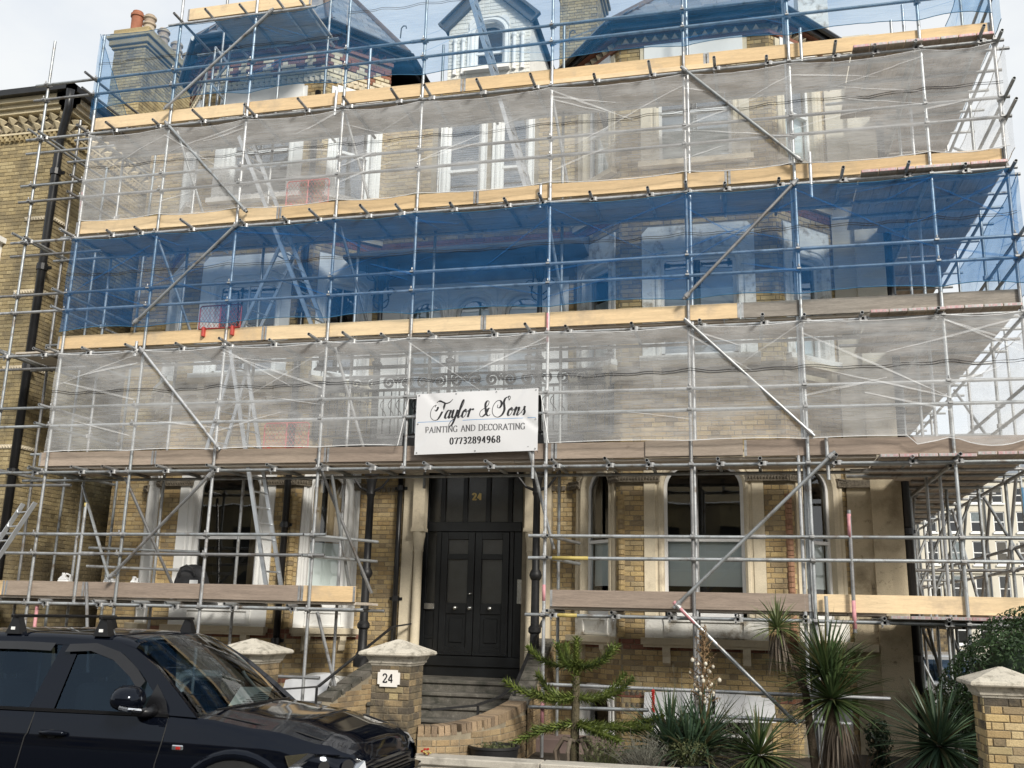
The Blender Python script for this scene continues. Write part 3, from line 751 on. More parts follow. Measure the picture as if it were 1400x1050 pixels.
for (x0, x1) in ((-4.975, -4.395), (-4.385, -3.805)):
    b = MB(); st = .115; ya, yb = DY - .05, DY
    b.bbox(x0, x0 + st, ya, yb, 1.37, 3.36, .006); b.bbox(x1 - st, x1, ya, yb, 1.37, 3.36, .006)
    for z0, z1 in ((1.37, 1.50), (2.03, 2.20), (2.91, 3.00), (3.24, 3.36)): b.bbox(x0 + st, x1 - st, ya + .002, yb, z0, z1, .004)
    b.box(x0 + st, x1 - st, ya + .03, yb, 1.50, 2.03)
    b.bbox(x0 + st + .06, x1 - st - .06, ya + .012, ya + .03, 1.57, 1.96, .008)
    b.bbox(x0, x1, ya - .03, ya, 1.37, 1.41, .006)
    ob('door_leaf', b, 'door_black', fd)
    for z0, z1 in ((2.20, 2.91), (3.00, 3.24)):
        b = MB(); b.quad((x0 + st, DY - .015, z0), (x1 - st, DY - .015, z0), (x1 - st, DY - .015, z1), (x0 + st, DY - .015, z1)); ob('pane', b, 'glass_obscure', fd)
def knob(x, z, r=.035):
    b = MB(); pr = [(r * .9, 0), (r * .9, .008), (r * .4, .012), (r * .4, .03), (r * .8, .036), (r, .05), (r * .8, .068), (r * .3, .075)]
    vs = []; n = 14
    for rr, d in pr:
        for j in range(n):
            a = 2 * math.pi * j / n; vs.append((x + rr * math.cos(a), DY - .05 - d, z + rr * math.sin(a)))
    fs = [(i * n + j, i * n + (j + 1) % n, (i + 1) * n + (j + 1) % n, (i + 1) * n + j) for i in range(len(pr) - 1) for j in range(n)] + [tuple(range((len(pr) - 1) * n, len(pr) * n))]
    b.add(vs, fs); ob('knob', b, 'nickel', fd, smooth=True)
for x in (-4.69, -4.44, -4.10): knob(x, 2.12)
knob(-4.44, 2.35, .022)
b = MB(); b.bbox(DX0 + .06, -5.06, DY - .06, DY - .035, 2.09, 2.19, .006); b.box(DX0 + .09, -5.09, DY - .066, DY - .06, 2.125, 2.155); ob('letter_plate', b, 'nickel', fd)
b = MB(); b.bbox(-3.66, -3.57, DY - .06, DY - .035, 2.2, 2.60, .008)
for i in range(4):
    for j in range(2): b.box(-3.65 + j * .036, -3.628 + j * .036, DY - .066, DY - .06, 2.26 + i * .08, 2.30 + i * .08)
ob('intercom', b, 'nickel', po)

# ---- central french windows and upper windows
b = MB(); wall_grid(b, Fr((0, YM - .012, 0), (1, 0, 0), (0, -1, 0)), -6.2, -2.82, 4.72, 7.72, [(x - .33, x + .33, 4.93, 7.47) for x in (-5.40, -4.51, -3.62)], .012); ob('painted_wall', b, 'white_paint', house)
for x in (-5.40, -4.51, -3.62): window(house, Fr((0, YM - .014, 0), (1, 0, 0), (0, -1, 0)), x, 4.95, 7.45, .64, .32, .122, 'white_paint', sill=False, meet=.32, top=.16, deep=.3, room='room_wall', blind=(.0, .95, 'blind'), pane='glass_bright')
window(house, frM, -4.805, 8.95, 10.9, .63, 0, .14, 'white_paint', blind=(.02, .98, 'blind_slat'), top=.2, deep=.3, pane='glass_bright')
window(house, frM, -3.86, 8.95, 10.9, .50, 0, .14, 'white_paint', blind=(.02, .98, 'blind_slat'), top=.2, deep=.3, pane='glass_bright')

# ---- balcony with cast iron posts, scroll railing and a lead canopy above
b = MB(); b.box(-6.62, -2.42, 14.82, YM - .02, 4.66, 4.74); b.box(-6.62, -2.42, 14.80, 14.9, 4.58, 4.80)
bal = ob('balcony', b, 'black_iron', house)
for x in (-5.95, -3.17):
    b = MB(); b.lathe([(.13, 1.18), (.13, 1.32), (.10, 1.36), (.075, 1.42), (.07, 1.75), (.10, 1.78), (.10, 1.84), (.068, 1.88), (.062, 2.55), (.085, 2.58), (.10, 2.63), (.085, 2.68), (.06, 2.72), (.055, 3.85), (.075, 3.90), (.06, 3.95), (.08, 4.1), (.13, 4.25), (.13, 4.6)], (x, 14.95, 0), 16)
    autosmooth(ob('post', b, 'black_iron', bal))
    for s_ in (-1, 1):
        b = MB(); b.path([(x + s_ * .05, 14.95, 3.95), (x + s_ * .18, 14.95, 4.0), (x + s_ * .30, 14.95, 4.15), (x + s_ * .38, 14.95, 4.4), (x + s_ * .42, 14.95, 4.58)], [.03, .022, .018, .02, .03], 6); ob('spandrel', b, 'black_iron', bal)
    b = MB(); b.lathe([(.06, 4.8), (.06, 6.05), (.09, 6.08), (.05, 6.14), (.045, 6.5), (.07, 6.55), (.045, 6.6), (.04, 7.4), (.07, 7.45), (.09, 7.95)], (x, 14.90, 0), 12); autosmooth(ob('post', b, 'black_iron', bal))
    for s_ in (-1, 1):
        b = MB()
        for q in range(2):
            b.path([(x + s_ * (.05 + .22 * t) + .05 * math.sin(t * 9) * s_, 14.9, 7.1 + .75 * t + .07 * math.cos(t * 9 + q * 2)) for t in [i / 14 for i in range(15)]], .012, 5)
        b.path([(x + s_ * (.16 + (.09 - .006 * i) * math.cos(i * .6)), 14.9, 7.35 + (.09 - .006 * i) * math.sin(i * .6)) for i in range(14)], .01, 5)
        ob('bracket', b, 'black_iron', bal)
RX0, RX1, RY = -7.10, -1.90, 14.86
b = MB()
for z, r in ((6.02, .034), (5.86, .022), (5.62, .026), (4.86, .018)): b.path([(RX0, RY, z), (RX1, RY, z)], r, 6)
ob('rail', b, 'black_iron', bal)
spm = MB(); spm.path([((.118 - .0062 * i) * math.cos(i * .62), 0, (.118 - .0062 * i) * math.sin(i * .62)) for i in range(18)], .025, 5); spm.path([(.12, 0, -.02), (.15, 0, .06), (.19, 0, .1)], .014, 5)
spme = spm.mesh('scroll'); spme.materials.append(MATS['black_iron'])
for i in range(17): inst('scroll', spme, bal, Matrix.Translation((RX0 + .22 + i * .295, RY, 5.745)) @ Matrix.Scale(-1 if i % 2 else 1, 4, (1, 0, 0)))
bm_ = MB(); bm_.path([(0, 0, 4.86), (0, 0, 5.62)], .012, 5); bm_.path([(.05 * math.sin(t * .8), 0, 5.1 + t * .045) for t in range(9)], .008, 5); bme = bm_.mesh('baluster'); bme.materials.append(MATS['black_iron'])
for i in range(38): inst('baluster', bme, bal, Matrix.Translation((RX0 + .08 + i * .137, RY, 0)))
for x in (-6.95, -5.95, -4.66, -3.32, -2.0):
    b = MB(); b.lathe([(.035, 4.8), (.035, 6.04), (.075, 6.07), (.075, 6.11), (.03, 6.14), (.06, 6.19), (.05, 6.23), (.0, 6.33)], (x, RY, 0), 8); ob('finial_post', b, 'black_iron', bal)
b = MB(); b.box(-6.62, -2.42, 14.72, YM - .02, 7.95, 8.02); b.hexa([(-6.62, 14.72, 8.02), (-2.42, 14.72, 8.02), (-2.42, YM - .02, 8.02), (-6.62, YM - .02, 8.02), (-6.62, 15.5, 8.38), (-2.42, 15.5, 8.38), (-2.42, YM - .02, 8.40), (-6.62, YM - .02, 8.40)])
ob('canopy', b, 'lead', bal)

# ---- roofs
def bay_roof(key, ze, zr, yr):
    cx, zt, _ = BAYS[key]; o = .28
    k = o * math.tan(R(22.5))
    E_ = [(cx - HW - CD - o, YM + 3.8, ze), (cx - HW - CD - o, YM + k - .0, ze), (cx - HW - k, YF - o, ze), (cx + HW + k, YF - o, ze), (cx + HW + CD + o, YM + k, ze), (cx + HW + CD + o, YM + 3.8, ze)]
    A = (cx, yr, zr); Bk = (cx, YM + 3.8, zr)
    b = MB()
    faces = [(E_[1], E_[2], A), (E_[2], E_[3], A), (E_[3], E_[4], A), (E_[0], E_[1], A, Bk), (E_[4], E_[5], Bk, A)]
    for f in faces: b.poly(f)
    rf = ob('roof', b, 'lead', house)
    b = MB()                                   # soffit and eaves board
    b.poly([Vector(p) + Vector((0, 0, -.06)) for p in E_][::-1]); ob('soffit', b, 'black_paint', rf)
    for p, q in zip(E_, E_[1:]):
        b = MB(); b.bar(Vector(p) + Vector((0, 0, -.05)), Vector(q) + Vector((0, 0, -.05)), .05, .15); fa = ob('eaves_board', b, 'black_paint', rf)
        b = MB(); d = (Vector(q) - Vector(p)).normalized(); nn = Vector((d.y, -d.x, 0)); b.path([Vector(p) + nn * .07, Vector(q) + nn * .07], .055, 8); ob('gutter', b, 'black_paint', rf)
    for i, p in enumerate(E_[1:5]):
        b = MB(); b.path([Vector(p) + Vector((0, 0, .05)), Vector(A) + Vector((0, 0, .05))], .07, 8); ob('hip_tile', b, 'ridge_tile', rf)
    b = MB(); b.path([Vector(A) + Vector((0, 0, .05)), Vector(Bk) + Vector((0, 0, .05))], .08, 8); ob('ridge_tile', b, 'ridge_tile', rf)
    sm = MB(); sm.bbox(-.122, .122, -.012, .0, 0, .30, .004); sme = sm.mesh('slate'); sme.materials.append(MATS['slate'])
    cnt = 0
    for f in ((faces[2], faces[1], faces[0], faces[4]) if key == 'L' else (faces[1], faces[0], faces[2])):
        p0, p1 = Vector(f[0]), Vector(f[1]); ap = Vector(f[-1] if len(f) == 3 else f[3]); u = (p1 - p0); ln = u.length; u.normalize()
        v = ap - p0; nrm = u.cross(v).normalized()
        if nrm.z < 0: nrm = -nrm
        vd = nrm.cross(u).normalized()
        if vd.z < 0: vd = -vd
        hgt = (ap - p0).dot(vd); au = (ap - p0).dot(u); bu = au if len(f) == 3 else (Vector(f[2]) - p0).dot(u)
        row = 0; yv = .02
        while yv < hgt - .12:
            t0 = (yv + .15) / hgt; a0 = au * t0 if len(f) == 3 else (au if au > bu else bu) * 0; b0 = ln + (au - ln) * t0
            if len(f) == 4: a0, b0 = au * t0 if au < ln / 2 else 0, ln + ((max(au, bu) - ln) * t0)
            x = a0 + (.125 if row % 2 else 0)
            while x + .1 < b0:
                if cnt < 280:
                    c = p0 + u * (x + .125) + vd * yv + nrm * (.018 + .004 * random.random())
                    q = (vd - nrm * -.045).normalized()
                    M = Matrix(((u.x, -nrm.x, vd.x, c.x), (u.y, -nrm.y, vd.y, c.y), (u.z, -nrm.z, vd.z, c.z), (0, 0, 0, 1)))
                    inst('slate', sme, rf, M @ Matrix.Rotation(R(2.2), 4, 'X')); cnt += 1
                x += .25
            yv += .20; row += 1
    return rf
rfL = bay_roof('L', 12.44, 15.3, 16.7)
rfR = bay_roof('R', 11.74, 14.0, 16.7)
for x, y, z in ((-5.98, 15.2, 12.46), (-6.6, 15.05, 13.35), (-2.78, 15.2, 11.95)):
    b = MB(); b.path([(x, y, z), (x + .01, y, z + .2), (x + .05, y, z + .25), (x + .10, y, z + .24), (x + .11, y, z + .19)], .013, 5); ob('roof_hook', b, 'lead', house)
b = MB(); b.poly([(-11.4, 15.7, 11.74), (2.28, 15.7, 11.74), (2.28, 21, 14.7), (-11.4, 21, 14.7)]); b.poly([(-11.4, 27, 11.75), (2.28, 27, 11.75), (2.28, 21, 14.7), (-11.4, 21, 14.7)]); b.poly([(2.28, 15.7, 11.74), (2.28, 27, 11.75), (2.28, 21, 14.7)]); b.poly([(-11.4, 15.7, 11.74), (-11.4, 27, 11.75), (-11.4, 21, 14.7)])
ob('main_roof', b, 'slate', house)
# dormer in white painted brick
frD = Fr((-4.44, 15.85, 0), (1, 0, 0), (0, -1, 0))
b = MB(); wall_grid(b, frD, -.80, .80, 11.4, 13.05, [(-.31, .31, 12.0, 13.0)]); b.poly([frD(-.8, 0, 13.05), frD(.8, 0, 13.05), frD(0, 0, 13.80)])
for s_ in (-1, 1): b.quad(frD(.8 * s_, 0, 11.4), frD(.8 * s_, -2.5, 11.4), frD(.8 * s_, -2.5, 13.05), frD(.8 * s_, 0, 13.05))
dm = ob('dormer', b, 'brick_white', house)
its = [(frD, r, 'brick_white', .010) for r in courses(-.80, .80, 11.5, 13.05, [(-.42, .42, 11.9, 13.14)])]
for i in range(10):
    z = 13.05 + i * .075; h = .8 * (1 - (z + .04 - 13.05) / .75) - .02
    if h > .1: its += [(frD, r, 'brick_white', .010) for r in courses(-h, h, z, z + .0751, [(-.36, .36, 12, 13.16)] if z < 13.13 else ())]
emit_bricks(dm, its, 160)
for s_ in (-1, 1):
    for k in (.50, .66):
        b = MB(); b.lathe([(.045, 11.95), (.035, 12.0), (.035, 12.62), (.05, 12.66), (.05, 12.7)], (*frD(s_ * k, .03, 0)[:2], 0), 10); ob('colonnette', b, 'white_paint', dm)
    b = MB(); b.bar(frD(s_ * .92, .06, 12.96), frD(s_ * -.02, .06, 13.88), .24, .09, (0, -1, 0)); ob('barge_board', b, 'lead', dm)
    b = MB(); b.poly([frD(s_ * .92, .18, 13.01), frD(0, .18, 13.93), frD(0, -3, 13.93), frD(s_ * .92, -3, 13.01)]); ob('dormer_roof', b, 'slate', dm)
window(dm, frD, 0, 12.05, 13.02, .58, .26, .10, 'white_paint', top=.1, meet=.38, sill=True)
# chimneys
def chimney(x0, x1, y0, y1, z0, z1, m, pots, single=120, parent=house):
    b = MB(); b.box(x0, x1, y0, y1, z0, z1); st = ob('chimney', b, 'mortar_dark', parent)
    its = []
    for fr, ln in ((Fr((x0, y0, 0), (1, 0, 0), (0, -1, 0)), x1 - x0), (Fr((x1, y0, 0), (0, 1, 0), (1, 0, 0)), y1 - y0), (Fr((x0, y1, 0), (0, -1, 0), (-1, 0, 0)), y1 - y0)):
        its += [(fr, r, m, proud()) for r in courses(0, ln, z0, z1 - .5)]
    emit_bricks(st, its, single)
    for i, (o, h) in enumerate(((.05, .075), (.10, .15), (.15, .08), (.10, .075), (.05, .12))):
        b = MB(); z = z1 - .5 + sum((.075, .15, .08, .075, .12)[:i]); b.bbox(x0 - o, x1 + o, y0 - o, y1 + o, z, z + h, .012); ob('corbel_course', b, m, st)
    for (px, py, kind) in pots:
        b = MB()
        if kind: b.lathe([(.15, 0), (.15, .05), (.125, .09), (.13, .45), (.155, .47), (.155, .53), (.12, .56), (.12, .60)], (px, py, z1), 14)
        else: b.lathe([(.16, 0), (.16, .06), (.13, .10), (.12, .22), (.15, .25), (.15, .29), (.12, .31), (.12, .38), (.15, .41), (.15, .45), (.11, .47), (.11, .50)], (px, py, z1), 14)
        autosmooth(ob('chimney_pot', b, 'terracotta' if kind else 'chimney_pot', st))
chimney(-3.78, -2.92, 19.5, 20.6, 13.5, 16.6, 'brick_neighbour', [])
b = MB(); b.box(1.45, 2.05, 19.2, 20.4, 13.0, 17.0); ob('rendered_chimney', b, 'white_flaking', house)
# ---------------------------------------------------------------- neighbouring house on the left
nb = thing('neighbour_house', 'sooty yellow brick house with dentil cornice and black corner pipe, beside the scaffolding', 'house', (-13, 14.6, 0))
NX, NY, NZ = -12.5, 14.55, 11.45
frA = Fr((NX, NY, 0), (1, 0, 0), (0, -1, 0)); frB = Fr((NX, NY, 0), (0, 1, 0), (1, 0, 0))
b = MB(); nh = (-3.4, -2.2, 5.2, 8.1)
wall_grid(b, frA, -9, 0, -.2, NZ, [nh, (-3.4, -2.2, 1.4, 4.0)]); wall_grid(b, frB, 0, 12, -.2, NZ, []); b.quad(frA(-9, -12, NZ), frA(0, -12, NZ), frA(0, 0, NZ), frA(-9, 0, NZ))
nw = ob('wall', b, 'mortar', nb)
its = [(frA, r, 'brick_neighbour', proud()) for r in courses(-3.2, 0, 2.0, NZ - .5, [(-3.7, -1.95, 5.0, 8.6)])]
its += [(frB, r, 'brick_neighbour', proud()) for r in courses(0, 5.5, .8, NZ - .5)]
random.shuffle(its)
its.sort(key=lambda t: abs((t[1][2]) - 8.2) if t[0] is frA and t[1][0] > -1.6 else 99)
for fr, r, m, p in its[:290]: inst('brick', brick_mesh(m), nw, brick_mat(fr, r, p))
rest = MB()
for fr, r, m, p in its[290:]:
    M = brick_mat(fr, r, p); k = len(rest.v); rest.v += [tuple(M @ Vector(v)) for v in UB.v]; rest.f += [[k + i for i in f] for f in UB.f]; rest.mi += [0] * len(UB.f)
ob('brickwork', rest, 'brick_neighbour', nw, kind='stuff')
for fr, a, c in ((frA, -3.2, .0), (frB, .0, 6)):
    for z in (9.05, 7.6, 6.15, 4.7):           # carved quoin bands near the corner
        b = MB(); u0, u1 = (-.55, 0.02) if fr is frA else (-.02, .45)
        fr.box(b, u0, u1, 0, .035, z, z + .07); k = u0
        while k < u1 - .05: b.prism([fr(k, .035, z + .005), fr(k + .05, .035, z + .005), fr(k + .025, .06, z + .035)], (0, 0, 0), (0, 0, .03)); k += .06
        ob('carved_band', b, 'stone_cream', nb)
    for row in range(2):                       # diamond dentils
        b = MB(); k = a if fr is frA else 0; st = .23
        while k < c:
            z = NZ - .55 + row * .17; o_ = k + (.115 if row else 0)
            b.add([fr(o_, .05, z + .085), fr(o_ + .11, .05, z), fr(o_ + .22, .05, z + .085), fr(o_ + .11, .05, z + .17), fr(o_ + .11, .17, z + .12)], [(0, 1, 4), (1, 2, 4), (2, 3, 4), (3, 0, 4)]); k += st
        ob('dentil_row', b, 'brick_cream', nb)
    b = MB(); k = a if fr is frA else 0
    while k < c: fr.box(b, k, k + .055, 0, .07, NZ - .72, NZ - .66); fr.box(b, k + .05, k + .10, 0, .05, NZ - .66, NZ - .60); k += .11
    ob('dogtooth_row', b, 'brick_neighbour', nb)
    b = MB(); e = .22 if fr is frA else 0
    fr.box(b, a - 5 if fr is frA else -.05, (c + .05) if fr is frA else 12, 0, .05, NZ - .59, NZ - .55)
    fr.box(b, a - 5 if fr is frA else -.15, (c + .15) if fr is frA else 12, 0, .15, NZ - .20, NZ - .12); fr.box(b, a - 5 if fr is frA else -.22, (c + .22) if fr is frA else 12, 0, .22, NZ - .12, NZ - .04)
    fr.box(b, a - 5 if fr is frA else -.30, (c + .30) if fr is frA else 12, 0, .30, NZ - .04, NZ + .06); ob('cornice', b, 'brick_cream', nb)
    b = MB(); g0, g1 = (a - 5, c + .42) if fr is frA else (-.42, 12); fr.box(b, g0, g1, .28, .42, NZ + .06, NZ + .18); ob('gutter', b, 'black_paint', nb)
b = MB(); b.poly([frA(-9, .4, NZ + .16), frA(.4, .4, NZ + .16), (NX - 4, NY + 5, NZ + 2.2), (NX - 9, NY + 5, NZ + 2.2)]); b.poly([frB(-.4, .4, NZ + .16), frB(12, .4, NZ + .16), (NX - 4, NY + 9, NZ + 2.2), (NX - 4, NY + 5, NZ + 2.2)]); ob('roof', b, 'slate', nb)
window(nb, frA, -2.8, 5.2, 8.1, 1.16, .3, .3, 'white_paint')
window(nb, frA, -2.8, 1.4, 4.0, 1.16, .3, .3, 'white_paint')
b = MB(); frA.box(b, -3.8, -.98, 0, .22, 8.28, 8.62); frA.box(b, -3.8, -.90, 0, .30, 8.62, 8.72); frA.box(b, -3.6, -1.1, 0, .14, 8.08, 8.28); ob('hood_moulding', b, 'white_paint', nb)
b = MB(); b.path([(NX + .36, NY - .38, NZ + .05), (NX + .30, NY - .3, NZ - .3), (NX + .06, NY - .12, NZ - .85), (NX + .05, NY - .10, NZ - 1.1), (NX + .05, NY - .10, .2)], .075, 12); pp = ob('downpipe', b, 'black_paint', nb, smooth=True)
for z in (9.9, 8.0, 6.1, 4.2):
    b = MB(); b.path([(NX + .05, NY - .10, z), (NX + .05, NY - .10, z + .12)], .10, 12); b.box(NX - .1, NX + .2, NY - .06, NY - .03, z + .03, z + .09); ob('collar', b, 'black_paint', pp)
chimney(-13.55, -12.75, 17.0, 19.2, 9, 14.75, 'brick_neighbour', [(-13.25, 17.25, 1), (-12.95, 17.3, 0), (-12.95, 17.85, 0), (-12.95, 18.4, 0), (-12.95, 18.9, 0)], parent=nb)

# ---------------------------------------------------------------- white terrace far behind on the right
for i, (x0, lab) in enumerate(((8.2, 'cream rendered terrace house far behind, nearest the villa flank'), (13.0, 'cream rendered terrace house far behind, in the middle between the scaffold poles'), (17.8, 'cream rendered terrace house far behind, at the picture edge'))):
    wd = 4.8; YT = 80
    th = thing('terrace_house', lab, 'house', (x0 + wd / 2, YT, 0), 'cream terrace houses far behind')
    fr = Fr((x0, YT, 0), (1, 0, 0), (0, -1, 0)); hs = []
    for z, h in ((.8, 2.0), (3.9, 1.9), (6.6, 1.75), (9.0, 1.55), (11.2, 1.15)):
        for u in (.8, 2.4, 4.0): hs.append((u - .40, u + .40, z, z + h))
    b = MB(); wall_grid(b, fr, 0, wd, -.1, 12.95, hs, .16); b.quad(fr(0, 0, -.1), fr(0, -9, -.1), fr(0, -9, 12.95), fr(0, 0, 12.95)); b.quad(fr(wd, 0, -.1), fr(wd, -9, -.1), fr(wd, -9, 12.95), fr(wd, 0, 12.95))
    ob('wall', b, 'render_cream', th)
    b = MB(); b.poly([fr(0, .3, 13.1), fr(wd, .3, 13.1), fr(wd, -5, 15.6), fr(0, -5, 15.6)]); ob('roof', b, 'slate', th)
    b = MB(); fr.box(b, 0, wd, 0, .25, 12.95, 13.12); ob('parapet', b, 'render_cream', th)
    for z in (3.3, 5.95): b = MB(); fr.box(b, 0, wd, 0, .14, z, z + .18); ob('string_course', b, 'render_cream', th)
    b = MB(); b.path([fr(wd - .15, .1, 0), fr(wd - .15, .1, 12.9)], .07, 8); ob('downpipe', b, 'lead', th)
    for (a, c, z0, z1) in hs:
        b = MB(); fr.box(b, a, c, -.14, -.06, z0, z0 + .08); fr.box(b, a, c, -.14, -.06, z1 - .07, z1); fr.box(b, a, a + .07, -.14, -.06, z0, z1); fr.box(b, c - .07, c, -.14, -.06, z0, z1); zm = (z0 + z1) / 2; fr.box(b, a, c, -.14, -.05, zm - .035, zm + .035); fr.box(b, a - .08, c + .08, 0, .12, z0 - .14, z0 - .002)
        wn = ob('window', b, 'white_sash', th)
        b = MB(); b.quad(fr(a, -.11, z0), fr(c, -.11, z0), fr(c, -.11, z1), fr(a, -.11, z1)); ob('pane', b, 'glass', wn)
        b = MB(); b.quad(fr(a, -.15, z0), fr(c, -.15, z0), fr(c, -.15, z1), fr(a, -.15, z1)); ob('room', b, 'dark_room', wn)
        f_ = random.choice((0, 0, 0, .3, .5, .9))
        if f_: b = MB(); b.quad(fr(a, -.13, z1 - (z1 - z0) * f_), fr(c, -.13, z1 - (z1 - z0) * f_), fr(c, -.13, z1), fr(a, -.13, z1)); ob('blind', b, random.choice(('blind', 'curtain', 'room_wall')), wn)
# the terrace across the road, behind the viewer: seen in the car paint and the window glass
ot = thing('opposite_terrace', 'long brick terrace across the road, behind the viewer', 'house', (0, -15, 0))
fro = Fr((-32, -15, 0), (1, 0, 0), (0, 1, 0)); hs = [(3 * i + .9, 3 * i + 2.1, z, z + 1.9) for i in range(21) for z in (1.0, 4.2)]
b = MB(); wall_grid(b, fro, 0, 64, 0, 7.2, hs, .15); b.poly([fro(0, .3, 7.2), fro(64, .3, 7.2), fro(64, -4, 9.4), fro(0, -4, 9.4)]); ob('wall', b, 'brick_neighbour', ot)
for i, h in enumerate(hs):
    b = MB(); b.quad(fro(h[0], -.14, h[2]), fro(h[1], -.14, h[2]), fro(h[1], -.14, h[3]), fro(h[0], -.14, h[3])); wn = ob('window', b, 'dark_room', ot)
bw = MB(); bw.box(3.9, 5.0, 27, 27.25, -.1, 2.5)
gw = thing('back_wall', 'low yellow brick building seen under the scaffold deck at the back', 'wall', (4.6, 27, 0))
ob('wall', bw, 'mortar', gw)
f2 = Fr((3.9, 27, 0), (1, 0, 0), (0, -1, 0)); emit_bricks(gw, [(f2, r, 'brick_sooty', proud()) for r in courses(0, 1.1, 0, 2.4)], 0)  # dark sooty brick here stands in for shade under the deck

# ---------------------------------------------------------------- scaffolding
sf = thing('scaffolding', 'galvanised tube scaffolding with timber decks, five lifts round the villa', 'scaffolding', (-3.6, 13.8, 0))
def _utube():
    b = MB(); n = 12; ro, ri = .02415, .0195; vs = []
    for r, z in ((ro, 0), (ro, 1), (ri, 1), (ri, 0)):
        for j in range(n):
            a = 2 * math.pi * j / n; vs.append((r * math.cos(a), r * math.sin(a), z))
    fs = []
    for i in range(4):
        for j in range(n): fs.append((i * n + j, i * n + (j + 1) % n, ((i + 1) % 4) * n + (j + 1) % n, ((i + 1) % 4) * n + j))
    b.add(vs, fs)
    me = b.mesh('scaffold_tube'); me.materials.append(MATS['galv'])
    me.polygons.foreach_set('use_smooth', [True] * len(me.polygons)); me.set_sharp_from_angle(angle=R(50))
    return me
TUBE = _utube()
def tmat(p, q):
    p, q = Vector(p), Vector(q); d = q - p; l = d.length
    M = d.to_track_quat('Z', 'Y').to_matrix().to_4x4(); M.translation = p
    return M @ Matrix.Diagonal((1, 1, l, 1))
def T(name, p, q): return inst(name, TUBE, sf, tmat(p, q))
def j(a): return random.uniform(-a, a)
def _coupler():
    b = MB(); b.path([(0, 0, -.03), (0, 0, .03)], .036, 10); b.path([(-.03, -.052, 0), (.03, -.052, 0)], .036, 10); b.box(-.02, .02, -.05, 0, -.03, .03)
    b.path([(.03, .01, .0), (.062, .01, 0)], .011, 6); b.path([(0, -.085, .03), (0, -.085, .062)], .011, 6); b.box(-.026, .026, -.10, -.08, -.012, .012)
    me = b.mesh('coupler'); me.materials.append(MATS['coupler']); return me
COUP = _coupler()
ncoup = [0]
def coupler(x, y, z, rz=0., roll=0.):
    if ncoup[0] >= 298: return
    ncoup[0] += 1
    inst('coupler', COUP, sf, Matrix.Translation((x, y, z)) @ Matrix.Rotation(rz, 4, 'Z') @ Matrix.Rotation(roll, 4, 'Y'))
def band(p, q, m):
    b = MB(); b.path([p, q], .0257, 12); return ob('paint_band', b, m, sf, smooth=True)
YS, YI = 13.40, 14.30
DK = [2.15, 4.19, 6.15, 8.19, 10.14]
SX = [-11.95, -10.93, -9.40, -7.93, -6.19, -4.84, -2.72, -.69, .84, 2.65, 3.62]
def sz(i): return -.05
tops = [12.0, 12.0, 12.1, 13.6, 13.6, 13.6, 13.6, 13.6, 13.6, 12.1, 13.2]
for i, x in enumerate(SX):
    if i == 5:                                  # stands on the L2 ledger over the entrance
        T('standard', (x + j(.01), YS, 4.0), (x, YS, tops[i]))
    else: T('standard', (x + j(.012), YS, .15), (x + j(.012), YS, tops[i]))
    yi = YI
    if x > 2: continue
    if i == 5: T('standard', (x + .02, yi, 3.9), (x + .02, yi, 11.6)); continue
    T('standard', (x + .04 + j(.04), yi, .2), (x + .02, yi, 11.7 if i > 1 else 10.9))
# doubled and short standards
for x, z0, z1, dy in ((-.64, 4.3, 11.7, .075), (-.66, .2, 4.1, .08), (.79, .2, 11.4, .07), (.72, .3, 4.3, .05), (1.09, 3.85, 4.42, -.03), (1.31, 1.9, 3.45, -.052), (1.06, 7.85, 8.55, -.05), (1.02, 10.0, 10.55, -.05), (-10.07, 2.05, 3.58, -.052), (-2.90, 3.9, 4.36, -.05), (.98, 1.85, 2.35, -.05), (-9.5, 5.95, 6.2, -.05), (-2.86, 8.0, 8.4, -.05), (-6.32, 9.9, 10.35, -.05)):
    T('standard', (x, YS + dy, z0), (x + j(.01), YS + dy, z1))
band((1.31, YS - .052, 3.1), (1.315, YS - .052, 3.40), 'band_pink'); band((1.31, YS - .052, 1.95), (1.31, YS - .052, 2.3), 'band_pink')
band((-10.07, YS - .052, 3.52), (-10.07, YS - .052, 3.585), 'band_yellow'); band((-2.72, YS, 5.9), (-2.72, YS, 6.35), 'band_pink'); band((-10.93, YS, 8.6), (-10.93, YS, 8.95), 'band_pink'); band((-2.72, YS, 2.22), (-2.72, YS, 2.44), 'band_pink'); band((-2.72, YS, .55), (-2.72, YS, .95), 'band_pink')
band((-10.75, YS, 1.35), (-10.75, YS, 2.0), 'band_pink')
# slanted ties from inner to outer face
for (p, q) in (((-2.96, 13.30, 4.36), (-2.66, 13.75, 2.95)), ((-10.9, YI, 4.0), (-9.55, 13.5, 2.3)), ((-9.5, 13.45, 4.0), (-8.9, 14.2, 2.3)), ((-6.25, 13.42, 4.25), (-5.55, 14.2, 2.3)), ((-5.98, 13.42, 4.0), (-5.9, 14.2, 2.3)), ((-9.7, 13.1, 2.35), (-8.55, 12.0, .2)),
               ((-9.42, 13.5, 8.0), (-8.9, 14.2, 6.2)), ((-9.3, 13.5, 10.0), (-8.85, 14.2, 8.2)), ((-2.75, 13.5, 10.1), (-2.5, 14.2, 8.2)), ((-2.8, 13.5, 8.1), (-2.55, 14.2, 6.2)), ((-6.2, 13.5, 10.0), (-5.8, 14.2, 8.2)), ((-6.15, 13.5, 8.0), (-5.75, 14.2, 6.2)), ((-6.1, 13.5, 6.0), (-5.7, 14.2, 4.2)), ((-6.1, 13.5, 2.0), (-5.75, 14.1, .2))):
    T('tie', p, q)
